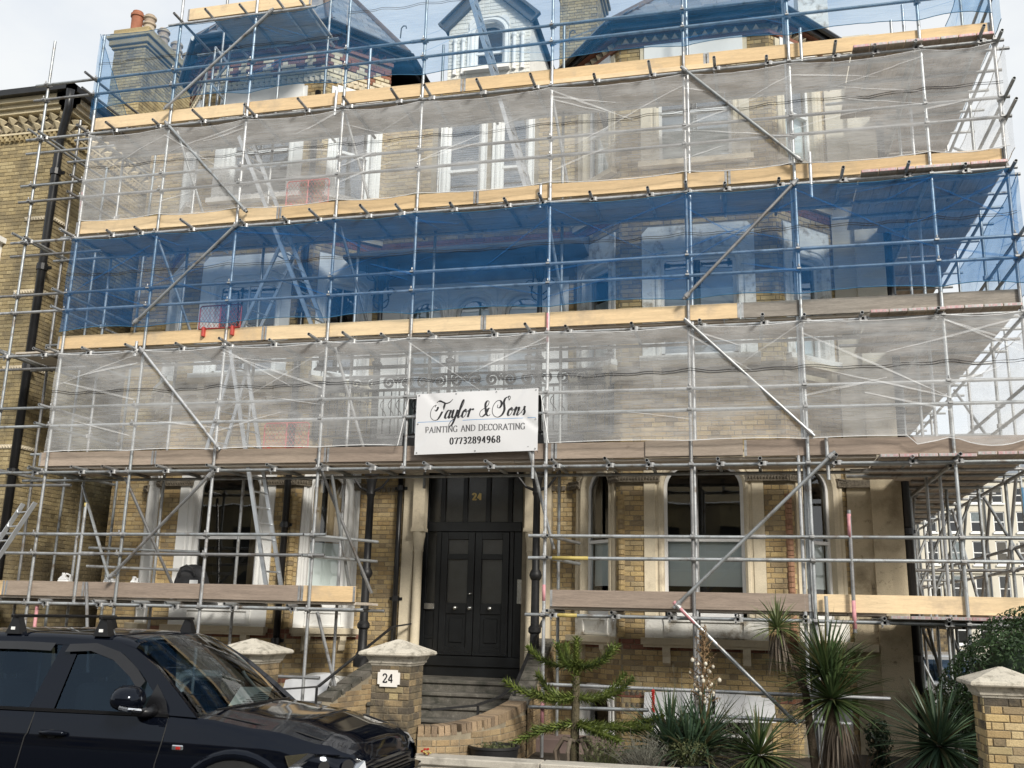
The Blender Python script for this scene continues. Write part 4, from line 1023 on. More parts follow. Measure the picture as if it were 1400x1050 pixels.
# lifts: ledgers, guard rails, transoms, toe boards, deck boards
def toe(x0, x1, z, m, y=YS + .045):
    b = MB(); b.bbox(x0, x1, y - .019, y + .019, z, z + .225, .003); t_ = ob('toe_board', b, m, sf)
    for e in (x0, x1 - .032):
        b = MB(); b.box(e - .001, e + .033, y - .0215, y - .0195, z + .004, z + .221); ob('end_band', b, 'coupler', t_)
    return t_
spl = {0: [-11.48, -10.3, -9.6]}
def deck(x0, x1, z, m='wood_deck', n=4, y0=YS + .075, gap=None):
    for k in range(n):
        x = x0 - (.9 if k % 2 else 0)
        while x < x1 - .1:
            a, c = max(x, x0), min(x + 3.9, x1)
            if c - a > .15:
                b = MB(); b.bbox(a + .004, c - .004, y0 + k * .228, y0 + k * .228 + .222, z - .038 + j(.003), z + j(.003), .003); ob('deck_board', b, m, sf)
            x += 3.9
def lift(li, x0, x1, xd0, xd1, front_out=True, inner=True, rail0=None, rail1=None):
    z = DK[li]
    T('ledger', (x0 - .25, YS - .05, z - .115), (x1 + .12, YS - .05, z - .115 + j(.01)))
    if inner: T('ledger', (x0 - .1, YI - .05, z - .115), (min(x1, 1.6) + .1, YI - .05, z - .115 + j(.01)))
    for dz in (.65, .95):
        a = (rail0 if rail0 is not None else x0) - .22; c = (rail1 if rail1 is not None else x1) + .12
        m = a + (c - a) * random.uniform(.4, .6)
        T('guard_rail', (a, YS - .05, z + dz + j(.008)), (m, YS - .05, z + dz + j(.008))); T('guard_rail', (m - .02, YS - .05, z + dz), (c, YS - .05, z + dz + j(.01)))
        b = MB(); b.path([(m - .13, YS - .05, z + dz), (m + .13, YS - .05, z + dz)], .032, 10); ob('sleeve_coupler', b, 'coupler', sf)
    for x in SX:
        if x0 - .3 <= x <= x1 + .1:
            coupler(x, YS, z - .115)
            for dz in (.65, .95): coupler(x, YS, z + dz)
    x = x0 + .12
    while x < x1 - .15:
        f = random.choice((.10, .14, .22, .30)) if front_out else .08
        T('transom', (x, YS - .08 - f, z - .065 + j(.004)), (x + j(.02), YI + random.choice((.08, .14, .22)), z - .062))
        coupler(x, YS - .05, z - .115, math.pi / 2, math.pi / 2)
        x += random.choice((.55, .85, .95, .75))
    deck(xd0, xd1, z)
WN, WO, WGY = 'wood_new', 'wood_old', 'wood_grey'
XC = 1.72                                       # front boards stop here, the return boards start
# lift 1: left run and right run, open at the entrance
lift(0, -12.4, -5.45, -12.3, -5.5, rail1=-6.1); lift(0, -2.72, 3.62, -2.66, XC)
for a, c, m in ((-12.3, -11.42, WN), (-11.40, -9.98, WO), (-9.96, -6.36, WO), (-6.34, -5.50, WN)): toe(a, c, DK[0], m)
toe(-2.64, .80, DK[0], WO); toe(.83, 4.4, DK[0], WN)
lift(1, -11.95, 3.62, -11.0, XC)
for a, c, m in ((-11.1, -9.02, WO), (-9.0, -6.1, WO), (-6.08, -2.62, WO), (-2.6, -.0, WO), (.02, 3.64, WO)): toe(a, c, DK[1], m)
b = MB(); b.bbox(-1.32, .0, YS + .002, YS + .024, DK[1] + .01, DK[1] + .232, .003); ob('toe_board', b, 'wood_old', sf)
lift(2, -12.1, 3.62, -11.9, XC)
for a, c, m in ((-11.05, -7.3, WN), (-7.28, -3.72, WN), (-3.70, .02, WN), (.04, 3.64, WGY)): toe(a, c, DK[2], m)
lift(3, -11.95, 3.62, -11.0, XC)
for a, c, m in ((-11.0, -7.22, WN), (-7.20, -3.9, WN), (-3.88, -.1, WN), (-.08, 3.62, WN)): toe(a, c, DK[3], m)
lift(4, -11.95, 3.62, -10.9, XC)
for a, c, m in ((-10.93, -8.0, WN), (-7.98, -4.18, WN), (-4.16, -.36, WN), (-.34, 3.6, WN)): toe(a, c, DK[4], m)
b = MB(); b.bbox(-3.0, -.2, YS + .002, YS + .024, DK[4] - .045, DK[4] + .03, .003); ob('toe_board', b, WN, sf)
# small top platform on the left
zt6 = 12.10
for (x, y) in ((-9.4, YS), (-9.1, YI), (-7.0, YI)): T('standard', (x, y, 10.0), (x, y, 13.6))
T('ledger', (-9.6, YS - .05, zt6 - .115), (-6.8, YS - .05, zt6 - .115)); T('ledger', (-9.6, YI, zt6 - .115), (-6.8, YI, zt6 - .115))
for x in (-9.35, -8.75, -8.1, -7.4, -7.02): T('transom', (x, YS - .3, zt6 - .065), (x, YI + .3, zt6 - .065))
deck(-8.75, -6.95, zt6, n=4); toe(-9.3, -6.95, zt6, WN)
for x in (-9.15, -8.85):                        # aluminium lattice beam standing upright
    T('lattice_chord', (x, YI - .15, 10.1), (x, YI - .15, 12.0))
for k in range(5): T('lattice_lace', (-9.15 if k % 2 else -8.85, YI - .15, 10.15 + k * .37), (-8.85 if k % 2 else -9.15, YI - .15, 10.15 + (k + 1) * .37))
# face braces
for p, q in (((-9.40, 10.07), (-7.70, 8.28)), ((-.72, 10.08), (.95, 8.38)), ((-7.82, 8.12), (-9.56, 6.47)), ((.88, 8.12), (-.75, 6.42)), ((-9.38, 6.07), (-7.78, 4.38)), ((-.74, 6.13), (.93, 4.42)), ((-7.86, 4.05), (-9.46, 2.42)), ((1.18, 4.21), (-.95, 2.16)), ((-.95, 2.24), (.55, .78)), ((-7.55, 12.0), (-9.45, 10.3))):
    T('brace', (p[0], YS - .125, p[1]), (q[0], YS - .125, q[1]))
    for e in (p, q):
        b = MB(); t = Vector((q[0] - p[0], 0, q[1] - p[1])).normalized() * (.08 if e is p else -.08); c = Vector((e[0], YS - .125, e[1])) + t
        b.path([c - t * .45, c + t * .45], .036, 10); b.path([c + Vector((0, .01, 0)), c + Vector((0, .10, 0))], .02, 6); ob('swivel_coupler', b, 'coupler', sf)
band((-.95, YS - .125, 2.24), (-.68, YS - .125, 1.97), 'band_pink')
# low rails near the ground
T('guard_rail', (-6.6, YS, 1.09), (-5.95, YS, 1.09)); T('guard_rail', (-6.7, YS, .75), (-5.9, YS, .75)); T('guard_rail', (-3.02, YS - .05, .83), (-1.3, YS - .05, .86)); T('guard_rail', (-2.75, YS - .05, 1.13), (1.68, YS - .05, 1.12)); T('guard_rail', (-.5, YS - .05, .82), (1.2, YS - .05, .80)); band((-3.04, YS - .05, .83), (-3.0, YS - .05, .83), 'band_yellow')
band((-2.62, YS - .05, DK[0] - .115), (-2.25, YS - .05, DK[0] - .115), 'band_yellow'); band((-2.6, YS - .05, DK[0] + .65), (-2.1, YS - .05, DK[0] + .65), 'band_yellow')
# inner return rails beside the entrance and left end
for z in (2.80, 3.10):
    T('guard_rail', (-6.30, YS - .12, z), (-5.55, YI + .05, z - .02)); T('guard_rail', (-2.66, YS - .14, z), (-2.4, YI + .1, z - .02)); T('guard_rail', (-10.6, YI - .03, z - .15), (-8.6, YI + .02, z - .2))
for li in range(1, 5):                          # left end: cross tubes between the standards
    z = DK[li]
    for dz in (-.06, .65, .95): T('guard_rail', (-11.0 + j(.03), YS - .3, z + dz), (-10.9, 15.3 + j(.2), z + dz - .01))
    T('transom', (-12.02, YS - .25, z - .02), (-11.9, 15.2, z - .05)); T('ledger', (-12.3, YS + .1, z - .3), (-10.5, YS + .1, z - .3)); T('ledger', (-12.0, YI, z + .35), (-10.2, YI, z + .35))
    for y in (14.3, 15.1): coupler(-10.93, y, z + .65, math.pi / 2)
T('standard', (-11.75, YI + .6, .1), (-11.7, YI + .6, 10.2)); T('standard', (-10.85, 15.15, .1), (-10.85, 15.15, 10.9))
# right return along the flank: boards run back, standards and rails
XO, XI_ = 3.62, 2.62
BYS = [13.4, 15.05, 16.7, 18.4, 20.1, 21.8, 23.5]
bmesh_ = {}
for li in range(5):
    z = DK[li]
    x0 = XC + .01; nb_ = 9 if li == 0 else 8
    for k in range(nb_):
        x = x0 + k * .2365
        for s_ in range(3):
            y0 = YS - .16 + s_ * 3.55 + (.05 if k >= 4 else 0); key = ('b', s_ == 0)
            if x + .2 < 2.3 and s_ > 0: continue
            ln = 2.1 if (x + .2 < 2.32 and s_ == 0) else 3.5
            zz = z - .05 + (.022 if k >= (4 if li > 1 else 5) else 0)
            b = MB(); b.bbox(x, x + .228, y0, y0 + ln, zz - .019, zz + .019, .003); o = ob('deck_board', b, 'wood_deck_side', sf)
            if s_ == 0:
                b = MB(); b.box(x + .006, x + .222, y0 - .004, y0 - .001, zz - .016, zz + .022)
                for t in range(14): b.box(x + .012 + t * .0152, x + .02 + t * .0152, y0 - .007, y0 - .004, zz - .012, zz + .018)
                ob('end_hoop', b, 'end_plate', o)
    ys_ = [13.62, 14.2, 14.75, 15.4, 16.1, 16.9, 17.6, 18.4, 19.2, 20.0, 20.9, 21.8]
    for y in ys_: T('transom', ((1.45 if y < 15 else 2.42), y, z - .10), (XO + .25 + j(.06), y + j(.02), z - .10))
    for y in (13.35, 15.45): pass
    T('ledger', (XO + .03, YS - .35, z - .15), (XO + .03, 24, z - .15)); T('ledger', (XI_, YS + .1, z - .15), (XI_, 24, z - .15))
    for dz in (.65, .95): T('guard_rail', (XO + .06, YS - .62 + j(.08), z + dz), (XO + .06, 18.5, z + dz)); T('guard_rail', (XO + .06, 18.4, z + dz), (XO + .06, 24, z + dz))
    b = MB(); b.bbox(XO - .02, XO + .018, YS + .1, 20, z, z + .225, .003); ob('toe_board', b, WN if li != 2 else WGY, sf)
    for y in BYS[1:4]:
        coupler(XO, y, z - .15, math.pi / 2); coupler(XI_, y, z - .15, math.pi / 2); coupler(XO, y, z + .65, math.pi / 2); coupler(XO, y, z + .95, math.pi / 2)
for y in BYS[1:]:
    T('standard', (XO, y, .05), (XO + j(.02), y, 12.2 if y < 17 else 11.6)); T('standard', (XI_ - .05 + j(.04), y + j(.1), .05), (XI_ - .05, y, 11.6))
T('standard', (2.66, 14.5, .05), (2.66, 14.5, 11.5))
o = T('standard', (4.35, 17.0, .05), (4.3, 17.0, 8.0)); b = MB(); b.path([(4.353, 17, .05), (4.33, 17, 4.2)], .0265, 12); ob('paint_band', b, 'tube_blue', o)
for (p, q) in (((XO + .08, 13.6, 8.15), (XO + .08, 16.6, 10.0)), ((XO + .08, 13.6, 2.2), (XO + .08, 16.8, 4.05)), ((XI_ + .08, 14.6, .3), (XI_ + .08, 16.6, 2.0)), ((XI_, 14.6, 2.0), (XI_ + .45, 14.7, .9)), ((XO - .08, 16.8, 2.2), (XO - .08, 18.4, 4.0)), ((XO + .08, 15.0, 4.2), (XO + .08, 18.2, 6.1)), ((XI_ + .05, 16.6, 2.3), (XI_ + .05, 18.3, 4.0)), ((XO + .1, 18.4, 2.2), (XO + .1, 20.0, 4.1))): T('brace', p, q)

# clutter of tubes at the back of the return
for y in (15.9, 19.2, 22.6):
    for z in (.9, 2.82, 4.86): T('guard_rail', (2.45, y, z), (XO + .2, y + j(.05), z + j(.02)))
    T('standard', (XI_ + .45 + j(.1), y + .4, .05), (XI_ + .45, y + .4, 4.3)); T('standard', (XO - .1, y + .3, .05), (XO - .1, y + .35, 4.2))
for y in (16.7, 18.4, 20.1, 21.8): T('brace', (XI_ + .1, y, 2.2), (XO - .1, y + .1, 4.0)); T('brace', (XO - .15, y + .6, .2), (XI_ + .1, y + .7, 2.0)); T('brace', (XI_ + .05, y, 4.1), (XI_ + .05, y + 1.6, 2.2))
for y in (14.9, 16.4, 18.2): T('brace', (XO + .12, y, 4.1), (XO + .12, y + 1.5, 2.1))
# ---------------------------------------------------------------- debris netting
def net(name, lab, x0, x1, z0f, z1f, m, y=YS - .085, amp=.022, nx=None, ties=SX, seam=True, side=None, seed=1, grp='debris netting sheets'):
    rn = random.Random(seed); nx = nx or max(12, int(abs(x1 - x0) * 16)); nzv = 16
    ph = [rn.uniform(0, 6.28) for _ in range(8)]
    def sag(x):                                 # 0 at ties, 1 mid bay
        ts = [t for t in ties if min(x0, x1) - .1 <= t <= max(x0, x1) + .1]
        if len(ts) < 2: return 0
        a = max([t for t in ts if t <= x] or [ts[0]]); c = min([t for t in ts if t > x] or [ts[-1]])
        if c - a < .05: return 0
        u = min(max((x - a) / (c - a), 0), 1); return math.sin(math.pi * u) ** .8
    vs = []
    for i in range(nx + 1):
        x = x0 + (x1 - x0) * i / nx; s_ = sag(x); zl, zh = z0f(x, s_), z1f(x, s_)
        for k in range(nzv + 1):
            v = k / nzv; z = zl + (zh - zl) * v; e = math.sin(math.pi * v) * .7 + .3
            d = amp * s_ * e * (math.sin(x * 3.1 + v * 4 + ph[0]) + .6 * math.sin(x * 7.3 - v * 7 + ph[1]) + .35 * math.sin(x * 1.3 + v * 17 + ph[2])) + amp * .35 * math.sin(x * 19 + v * 9 + ph[3]) * math.sin(v * 11 + x * 2 + ph[4]) - .035 * s_ * e
            xx = x + .012 * math.sin(z * 5 + ph[5]) if side is None else x
            vs.append((xx, y + d, z) if side is None else (side + .6 * d, x, z))
    fs = [(i * (nzv + 1) + k, (i + 1) * (nzv + 1) + k, (i + 1) * (nzv + 1) + k + 1, i * (nzv + 1) + k + 1) for i in range(nx) for k in range(nzv)]
    b = MB(); b.add(vs, fs)
    t = thing(name, lab, 'netting', ((x0 + x1) / 2 if side is None else side, y if side is None else (x0 + x1) / 2, z0f(x0, 0)), grp)
    ob('mesh_sheet', b, m, t, smooth=True)
    if amp > 0:                                 # gathered folds where the sheet is pulled to its ties
        b = MB(); tz = [q for q in ties if min(x0, x1) - .05 <= q <= max(x0, x1) + .05]
        for tx in tz:
            for up_ in (1, 0):
                for q in range(rn.choice((1, 2, 2, 3))):
                    sg_ = rn.choice((-1, 1)); ln = rn.uniform(.5, 1.9); sl = rn.uniform(.12, .75); wd_ = rn.uniform(.012, .04)
                    zs_ = z1f(tx, 0) - rn.uniform(.0, .25) if up_ else z0f(tx, 0) + rn.uniform(.1, .95)
                    pa, pb = [], []
                    for t_ in range(9):
                        u = t_ / 8; xx = tx + sg_ * ln * u; zz = zs_ - (sl if up_ else -sl * .5) * ln * u
                        if not (min(x0, x1) < xx < max(x0, x1)): break
                        qq = sag(xx); lo_, hi_ = z0f(xx, qq) + .02, z1f(xx, qq) - .02
                        if not lo_ < zz < hi_: break
                        i_ = min(nx, max(0, int(round((xx - x0) / (x1 - x0) * nx)))); k_ = min(nzv, max(0, int(round((zz - lo_) / (hi_ - lo_) * nzv)))); pv_ = vs[i_ * (nzv + 1) + k_]
                        w_ = wd_ * (.35 + math.sin(math.pi * min(1, u + .15)) * .65)
                        if side is None: pa.append((xx, pv_[1] - .010, zz + w_ / 2)); pb.append((xx, pv_[1] - .016, zz - w_ / 2))
                        else: pa.append((pv_[0] + .01, xx, zz + w_ / 2)); pb.append((pv_[0] + .016, xx, zz - w_ / 2))
                    if len(pa) > 3: b = MB(); k = len(pa); b.add(pa + pb, [(i, i + 1, k + i + 1, k + i) for i in range(k - 1)]); ob('fold', b, m, t, smooth=True)
    em = 'net_edge_white' if m == 'net_white' else 'tube_blue'
    for k, nm in ((0, 'hem'), (nzv, 'hem')):
        b = MB(); b.path([vs[i * (nzv + 1) + k] for i in range(0, nx + 1, 2)], .0065, 4); ob(nm, b, em, t)
    if seam:
        for off in (0, .22):
            b = MB(); kk = int(nzv * .62); zs = z0f(x0, 0) * .4 + z1f(x0, 0) * .6; b.path([Vector((vs[i * (nzv + 1) + kk][0], vs[i * (nzv + 1) + kk][1] - .006, zs - .05 * sag(vs[i * (nzv + 1) + kk][0]) + off * .14 + .012 * math.sin(i * .7))) for i in range(0, nx + 1, 2)], .0036, 4); ob('seam', b, 'net_seam', t)
    return t
def c0(v, s=.0): return lambda x, q: v - s * q
net('debris_netting', 'white debris net across the second lift, cut away round the banner', -10.93, 3.66, lambda x, q: (5.10 if -4.80 < x < -2.76 else 4.40 - (.14 * q if x > 2.2 else -.02 * q)), c0(6.04, .05), 'net_white', seed=4)
net('debris_netting', 'deep blue debris net across the third lift', -10.96, 3.68, lambda x, q: 6.42 + .05 * q, c0(8.06, .06), 'net_blue', seed=5)
net('debris_netting', 'wide white debris net across the fourth lift', -10.90, 3.66, lambda x, q: 8.40 - .06 * q, c0(9.98, .07), 'net_white', seed=6)
net('debris_netting', 'blue debris net of the top lift, at the left end below the small platform', -10.90, -6.2, lambda x, q: 10.45 + .08 * q, lambda x, q: 11.95 - .05 * q + (max(0, x + 7) * .2), 'net_blue_thin', seed=7)
net('debris_netting', 'blue debris net of the top lift, in front of the dormer and right roof', -6.19, 3.62, lambda x, q: 10.44 + .06 * q, lambda x, q: 12.6, 'net_blue_thin', seed=8)
SY = [13.4, 15.05, 16.7]
net('debris_netting', 'grey net hanging at the far back of the scaffold return', 2.5, 3.75, c0(2.0), c0(5.2, .05), 'net_white', y=24.1, ties=[2.5, 3.75], seam=False, seed=17)
net('debris_netting', 'white debris net round the right return of the second lift', 13.36, 17.6, c0(4.38, .04), c0(6.0, .1), 'net_white', side=XO + .12, ties=SY, seam=False, seed=9)
net('debris_netting', 'blue debris net round the right return of the third lift', 13.36, 17.2, c0(6.38, .04), c0(8.0, .1), 'net_blue', side=XO + .12, ties=SY, seam=False, seed=10)
net('debris_netting', 'white debris net round the right return of the fourth lift', 13.36, 16.9, c0(8.38, .04), c0(9.95, .1), 'net_white', side=XO + .12, ties=SY, seam=False, seed=11)
net('debris_netting', 'blue debris net round the right return of the top lift', 13.36, 16.7, c0(10.36, .04), c0(12.4, .1), 'net_blue_thin', side=XO + .12, ties=SY, seam=False, seed=12)
net('debris_netting', 'short blue net flap hanging at the left end of the top lift', 13.36, 14.6, lambda x, q: 10.35 - .1 * (x - 13.3), lambda x, q: 12.0 - 1.1 * (x - 13.36), 'net_blue_thin', side=-10.98, ties=[13.4, 14.6], seam=False, seed=13)
# ---------------------------------------------------------------- lettering with a broad pen
def catmull(pts, n=9):
    if len(pts) < 3: return [Vector((*p, 0)) for p in pts]
    P = [Vector((*p, 0)) for p in pts]; P = [P[0] * 2 - P[1]] + P + [P[-1] * 2 - P[-2]]; o = []
    for i in range(1, len(P) - 2):
        a, b_, c, d = P[i - 1:i + 3]
        for k in range(n):
            t = k / n; o.append(.5 * ((2 * b_) + (c - a) * t + (2 * a - 5 * b_ + 4 * c - d) * t * t + (3 * b_ - a - 3 * c + d) * t ** 3))
    o.append(P[-2]); return o
def stroke(mb, pts, place, thin, thick, mode, depth):
    """ribbon whose width follows the pen: 'script' swells on downstrokes, 'roman' on verticals, 'sans' is even"""
    k = len(pts); L_, R_ = [], []
    for i, p in enumerate(pts):
        t = pts[min(i + 1, k - 1)] - pts[max(i - 1, 0)]
        if t.length < 1e-9: t = Vector((0, 1, 0))
        t.normalize()
        if mode == 'script': wv = thin + (thick - thin) * max(0, -t.y) ** 1.6
        elif mode == 'roman': wv = thin + (thick - thin) * abs(t.y) ** 1.2
        else: wv = thick
        n_ = Vector((-t.y, t.x, 0)) * wv / 2
        L_.append(place(p + n_, depth)); R_.append(place(p - n_, depth))
    mb.add(L_ + R_, [(i, k + i, k + i + 1, i + 1) for i in range(k - 1)])
def ell(cx, cy, rx, ry, n=22): return [(cx + rx * math.cos(2 * math.pi * i / n + 1.57), cy + ry * math.sin(2 * math.pi * i / n + 1.57)) for i in range(n + 1)]
def sf_(x, y=0, h=.1): return [(x - h, y), (x + h, y)]
ROM = {'P': (.62, [[(.1, 0), (.1, 1)], [(.1, .98), (.36, .97), (.52, .75), (.36, .50), (.1, .49)], sf_(.1), sf_(.05, 1, .05)]),
 'A': (.78, [[(.06, 0), (.38, 1)], [(.36, 1), (.70, 0)], [(.18, .34), (.58, .34)], sf_(.06, 0, .09), sf_(.70, 0, .11)]),
 'I': (.32, [[(.14, 0), (.14, 1)], sf_(.14), sf_(.14, 1)]),
 'N': (.80, [[(.1, 0), (.1, 1)], [(.1, 1), (.66, 0)], [(.66, 0), (.66, 1)], sf_(.1), sf_(.05, 1, .06), sf_(.66, 1)]),
 'T': (.70, [[(.33, 0), (.33, 1)], [(.0, .98), (.66, .98)], [(.01, .98), (.01, .82)], [(.65, .98), (.65, .82)], sf_(.33)]),
 'G': (.80, [[(.64, .80), (.52, .96), (.36, 1), (.14, .85), (.05, .5), (.14, .14), (.38, 0), (.62, .10)], [(.62, .03), (.62, .42)], sf_(.62, .42)]),
 'D': (.80, [[(.1, 0), (.1, 1)], [(.1, .98), (.38, .97), (.64, .78), (.70, .5), (.64, .22), (.38, .03), (.1, .02)], sf_(.05, 0, .06), sf_(.05, 1, .06)]),
 'E': (.64, [[(.1, 0), (.1, 1)], [(.1, .98), (.52, .98), (.53, .82)], [(.1, .52), (.42, .52)], [(.1, .02), (.54, .02), (.57, .2)], sf_(.05, 0, .06), sf_(.05, 1, .06)]),
 'C': (.74, [[(.64, .78), (.52, .96), (.36, 1), (.14, .85), (.05, .5), (.14, .14), (.38, 0), (.66, .18)], [(.65, .98), (.65, .74)]]),
 'O': (.82, [ell(.38, .5, .33, .5)]),
 'R': (.72, [[(.1, 0), (.1, 1)], [(.1, .98), (.36, .97), (.50, .76), (.36, .53), (.1, .52)], [(.30, .52), (.64, 0)], sf_(.1), sf_(.05, 1, .05), sf_(.66, 0, .06)]),
 ' ': (.40, []), '0': (.66, [ell(.28, .5, .24, .5)]),
 '1': (.5, [[(.25, 0), (.25, 1)], [(.25, 1), (.1, .85)], sf_(.25)]),
 '2': (.66, [[(.06, .74), (.10, .92), (.28, 1), (.48, .86), (.48, .66), (.28, .34), (.04, .03)], [(.04, .04), (.52, .04), (.54, .2)]]),
 '3': (.64, [[(.06, .86), (.24, 1), (.46, .84), (.40, .60), (.20, .53), (.44, .46), (.50, .24), (.30, .0), (.06, .10)]]),
 '4': (.68, [[(.40, 0), (.40, 1)], [(.40, 1), (.02, .30)], [(.02, .29), (.56, .29)]]),
 '6': (.66, [[(.48, .95), (.28, .98), (.08, .6), (.08, .2), (.28, 0), (.48, .14), (.48, .42), (.28, .56), (.10, .40)]]),
 '7': (.62, [[(.02, .97), (.52, .97)], [(.52, .97), (.22, 0)], [(.03, .97), (.03, .82)]]),
 '8': (.66, [ell(.28, .76, .19, .24), ell(.28, .26, .23, .26)]),
 '9': (.66, [[(.08, .05), (.28, .02), (.48, .4), (.48, .8), (.28, 1), (.08, .86), (.08, .58), (.28, .44), (.46, .60)]])}
SCR = {'T': (.80, [[(.62, .86), (.56, .55), (.44, .16), (.24, -.06), (-.08, -.05), (-.34, .16), (-.40, .48), (-.24, .74), (-.02, .76), (.10, .60), (.0, .44), (-.12, .52)], [(-.14, .66), (-.12, .88), (.10, 1.03), (.38, .96), (.70, .87), (1.0, .93), (1.18, 1.07)], [(.06, 1.0), (.38, .93), (.70, .84), (.98, .89), (1.12, 1.0)], [(.44, .46), (.60, .50)]]),
 'S': (.80, [[(.74, .86), (.62, 1.04), (.42, .98), (.36, .78), (.46, .56), (.54, .32), (.44, .06), (.16, -.07), (-.16, .02), (-.38, .26), (-.40, .60), (-.22, .84), (.06, .86), (.22, .66), (.12, .46), (-.06, .50), (-.06, .64)], [(.74, .86), (.80, 1.0), (.72, 1.10), (.60, 1.06)]]),
 'a': (.50, [[(.40, .36), (.24, .46), (.07, .30), (.05, .08), (.16, .0), (.30, .14), (.40, .36), (.44, .46)], [(.44, .46), (.36, .12), (.42, .0), (.56, .14)]]),
 'y': (.50, [[(.0, .30), (.08, .45), (.12, .40), (.10, .12), (.20, .0), (.34, .14), (.46, .45)], [(.46, .45), (.38, .0), (.26, -.34), (.10, -.46), (.0, -.36), (.12, -.16), (.34, -.02), (.58, .16)]]),
 'l': (.32, [[(.0, .12), (.16, .40), (.30, .80), (.28, 1.0), (.20, .94), (.13, .60), (.09, .14), (.16, .0), (.34, .14)]]),
 'o': (.46, [[(.26, .46), (.10, .34), (.06, .10), (.18, .0), (.34, .14), (.36, .36), (.26, .46), (.22, .36), (.34, .30), (.50, .38)]]),
 'r': (.42, [[(.0, .30), (.10, .46), (.13, .42), (.08, .0)], [(.09, .16), (.22, .40), (.34, .46), (.38, .38)]]),
 'n': (.54, [[(.0, .26), (.10, .46), (.13, .40), (.07, .0)], [(.08, .12), (.24, .40), (.36, .44), (.37, .32), (.32, .08), (.40, .0), (.56, .14)]]),
 's': (.38, [[(.0, .10), (.16, .32), (.24, .50)], [(.24, .50), (.24, .34), (.32, .16), (.22, .0), (.06, .03), (.04, .12), (.10, .14)]]),
 '&': (.90, [[(.78, .46), (.66, .42), (.56, .16), (.32, -.02), (.10, .08), (.10, .30), (.34, .46), (.56, .62), (.58, .82), (.44, .88), (.34, .72), (.44, .44), (.62, .12), (.80, .02), (.92, .10)]]),
 ' ': (.46, [])}
def write(text, font, place, h, thin, thick, mode, x0=0, track=0., slant=0., total=None, y0=0.):
    """returns a mesh builder with the text; place(Vector(x, z), depth) -> world point"""
    mb = MB(); adv = [font[c][0] + track for c in text]; sx = 1.
    if total: sx = total / (sum(adv) * h)
    x = x0; k = 0
    for c, a in zip(text, adv):
        for st in font[c][1]:
            pts = catmull(st) if len(st) > 3 else [Vector((*p, 0)) for p in st]
            if len(pts) == 2 or len(st) == 3: pts = [pts[i] + (pts[i + 1] - pts[i]) * t for i in range(len(pts) - 1) for t in (0, .34, .67)] + [pts[-1]]
            pts = [Vector((x + (p.x + slant * p.y) * h * sx, y0 + p.y * h, 0)) for p in pts]
            stroke(mb, pts, place, thin, thick, mode, .0006 + .00035 * (k % 9)); k += 1
        x += a * h * sx
    return mb

# ---------------------------------------------------------------- banner
BX0, BX1, BZ0, BZ1, BY = -4.65, -2.82, 4.265, 5.17, YS - .12
def bdisp(x, z):
    u, v = (x - BX0) / (BX1 - BX0), (z - BZ0) / (BZ1 - BZ0)
    e = math.sin(math.pi * u) * math.sin(math.pi * v)
    def fold(px, pz, ang, wd, a):
        d = (x - px) * math.sin(ang) - (z - pz) * math.cos(ang); q = (x - px) * math.cos(ang) + (z - pz) * math.sin(ang)
        return a * math.exp(-(d / wd) ** 2) * math.exp(-(q / .33) ** 2)
    return -.02 * e + .010 * math.sin(x * 6 + z * 3) * (e + .2) + fold(BX0 + .12, BZ0 + .25, .9, .03, .018) + fold(BX1 - .12, BZ0 + .42, -.7, .03, .018) + fold(BX0 + .25, BZ1 - .1, -.8, .035, .016) + fold(BX1 - .3, BZ1 - .12, 1.0, .03, .014)
def bplace(p, d): return Vector((p.x, BY - d + bdisp(p.x, p.y), p.y + .035 * (p.x - BX0) / (BX1 - BX0) - .01))
bn = thing('banner', 'white advertising banner of a decorating firm tied above the entrance', 'banner', ((BX0 + BX1) / 2, BY, BZ0))
b = MB(); nx, nz2 = 48, 26
b.add([bplace(Vector((BX0 + (BX1 - BX0) * i / nx, BZ0 + (BZ1 - BZ0) * k / nz2, 0)), 0) for i in range(nx + 1) for k in range(nz2 + 1)], [(i * (nz2 + 1) + k, (i + 1) * (nz2 + 1) + k, (i + 1) * (nz2 + 1) + k + 1, i * (nz2 + 1) + k + 1) for i in range(nx) for k in range(nz2)])
ob('vinyl_sheet', b, 'banner', bn, smooth=True)
ob('lettering', write('Taylor & Sons', SCR, bplace, .262, .0095, .033, 'script', BX0 + .28, .02, .28, total=1.36, y0=BZ0 + .52), 'ink', bn)
ob('lettering', write('PAINTING AND DECORATING', ROM, bplace, .088, .007, .0155, 'roman', BX0 + .155, .06, total=1.50, y0=BZ0 + .315), 'ink_grey', bn)
ob('lettering', write('07732894968', ROM, bplace, .094, .008, .022, 'roman', BX0 + .535, .13, total=.77, y0=BZ0 + .135), 'ink', bn)
b = MB()
for a, c in ((.03, .60), (.72, 1.80)): stroke(b, [Vector((BX0 + a + (c - a) * t / 20, BZ0 + .478, 0)) for t in range(21)], bplace, .007, .007, 'sans', .0008)
ob('blue_rule', b, 'ink_blue', bn)
for (u, v) in ((.02, .03), (.5, .03), (.98, .03), (.02, .97), (.33, .97), (.66, .97), (.98, .97), (.02, .5), (.98, .5)):
    p = bplace(Vector((BX0 + u * (BX1 - BX0), BZ0 + v * (BZ1 - BZ0), 0)), .002); b = MB(); b.path([p + Vector((.011 * math.cos(t * .8), 0, .011 * math.sin(t * .8))) for t in range(8)], .0035, 5, closed=True); e = ob('eyelet', b, 'nickel', bn)
    b = MB(); b.path([p, p + Vector(((u - .5) * .08, .03, .05 if v > .6 else (-.05 if v < .4 else 0)))], .004, 5); ob('cable_tie', b, 'plastic_black', bn)

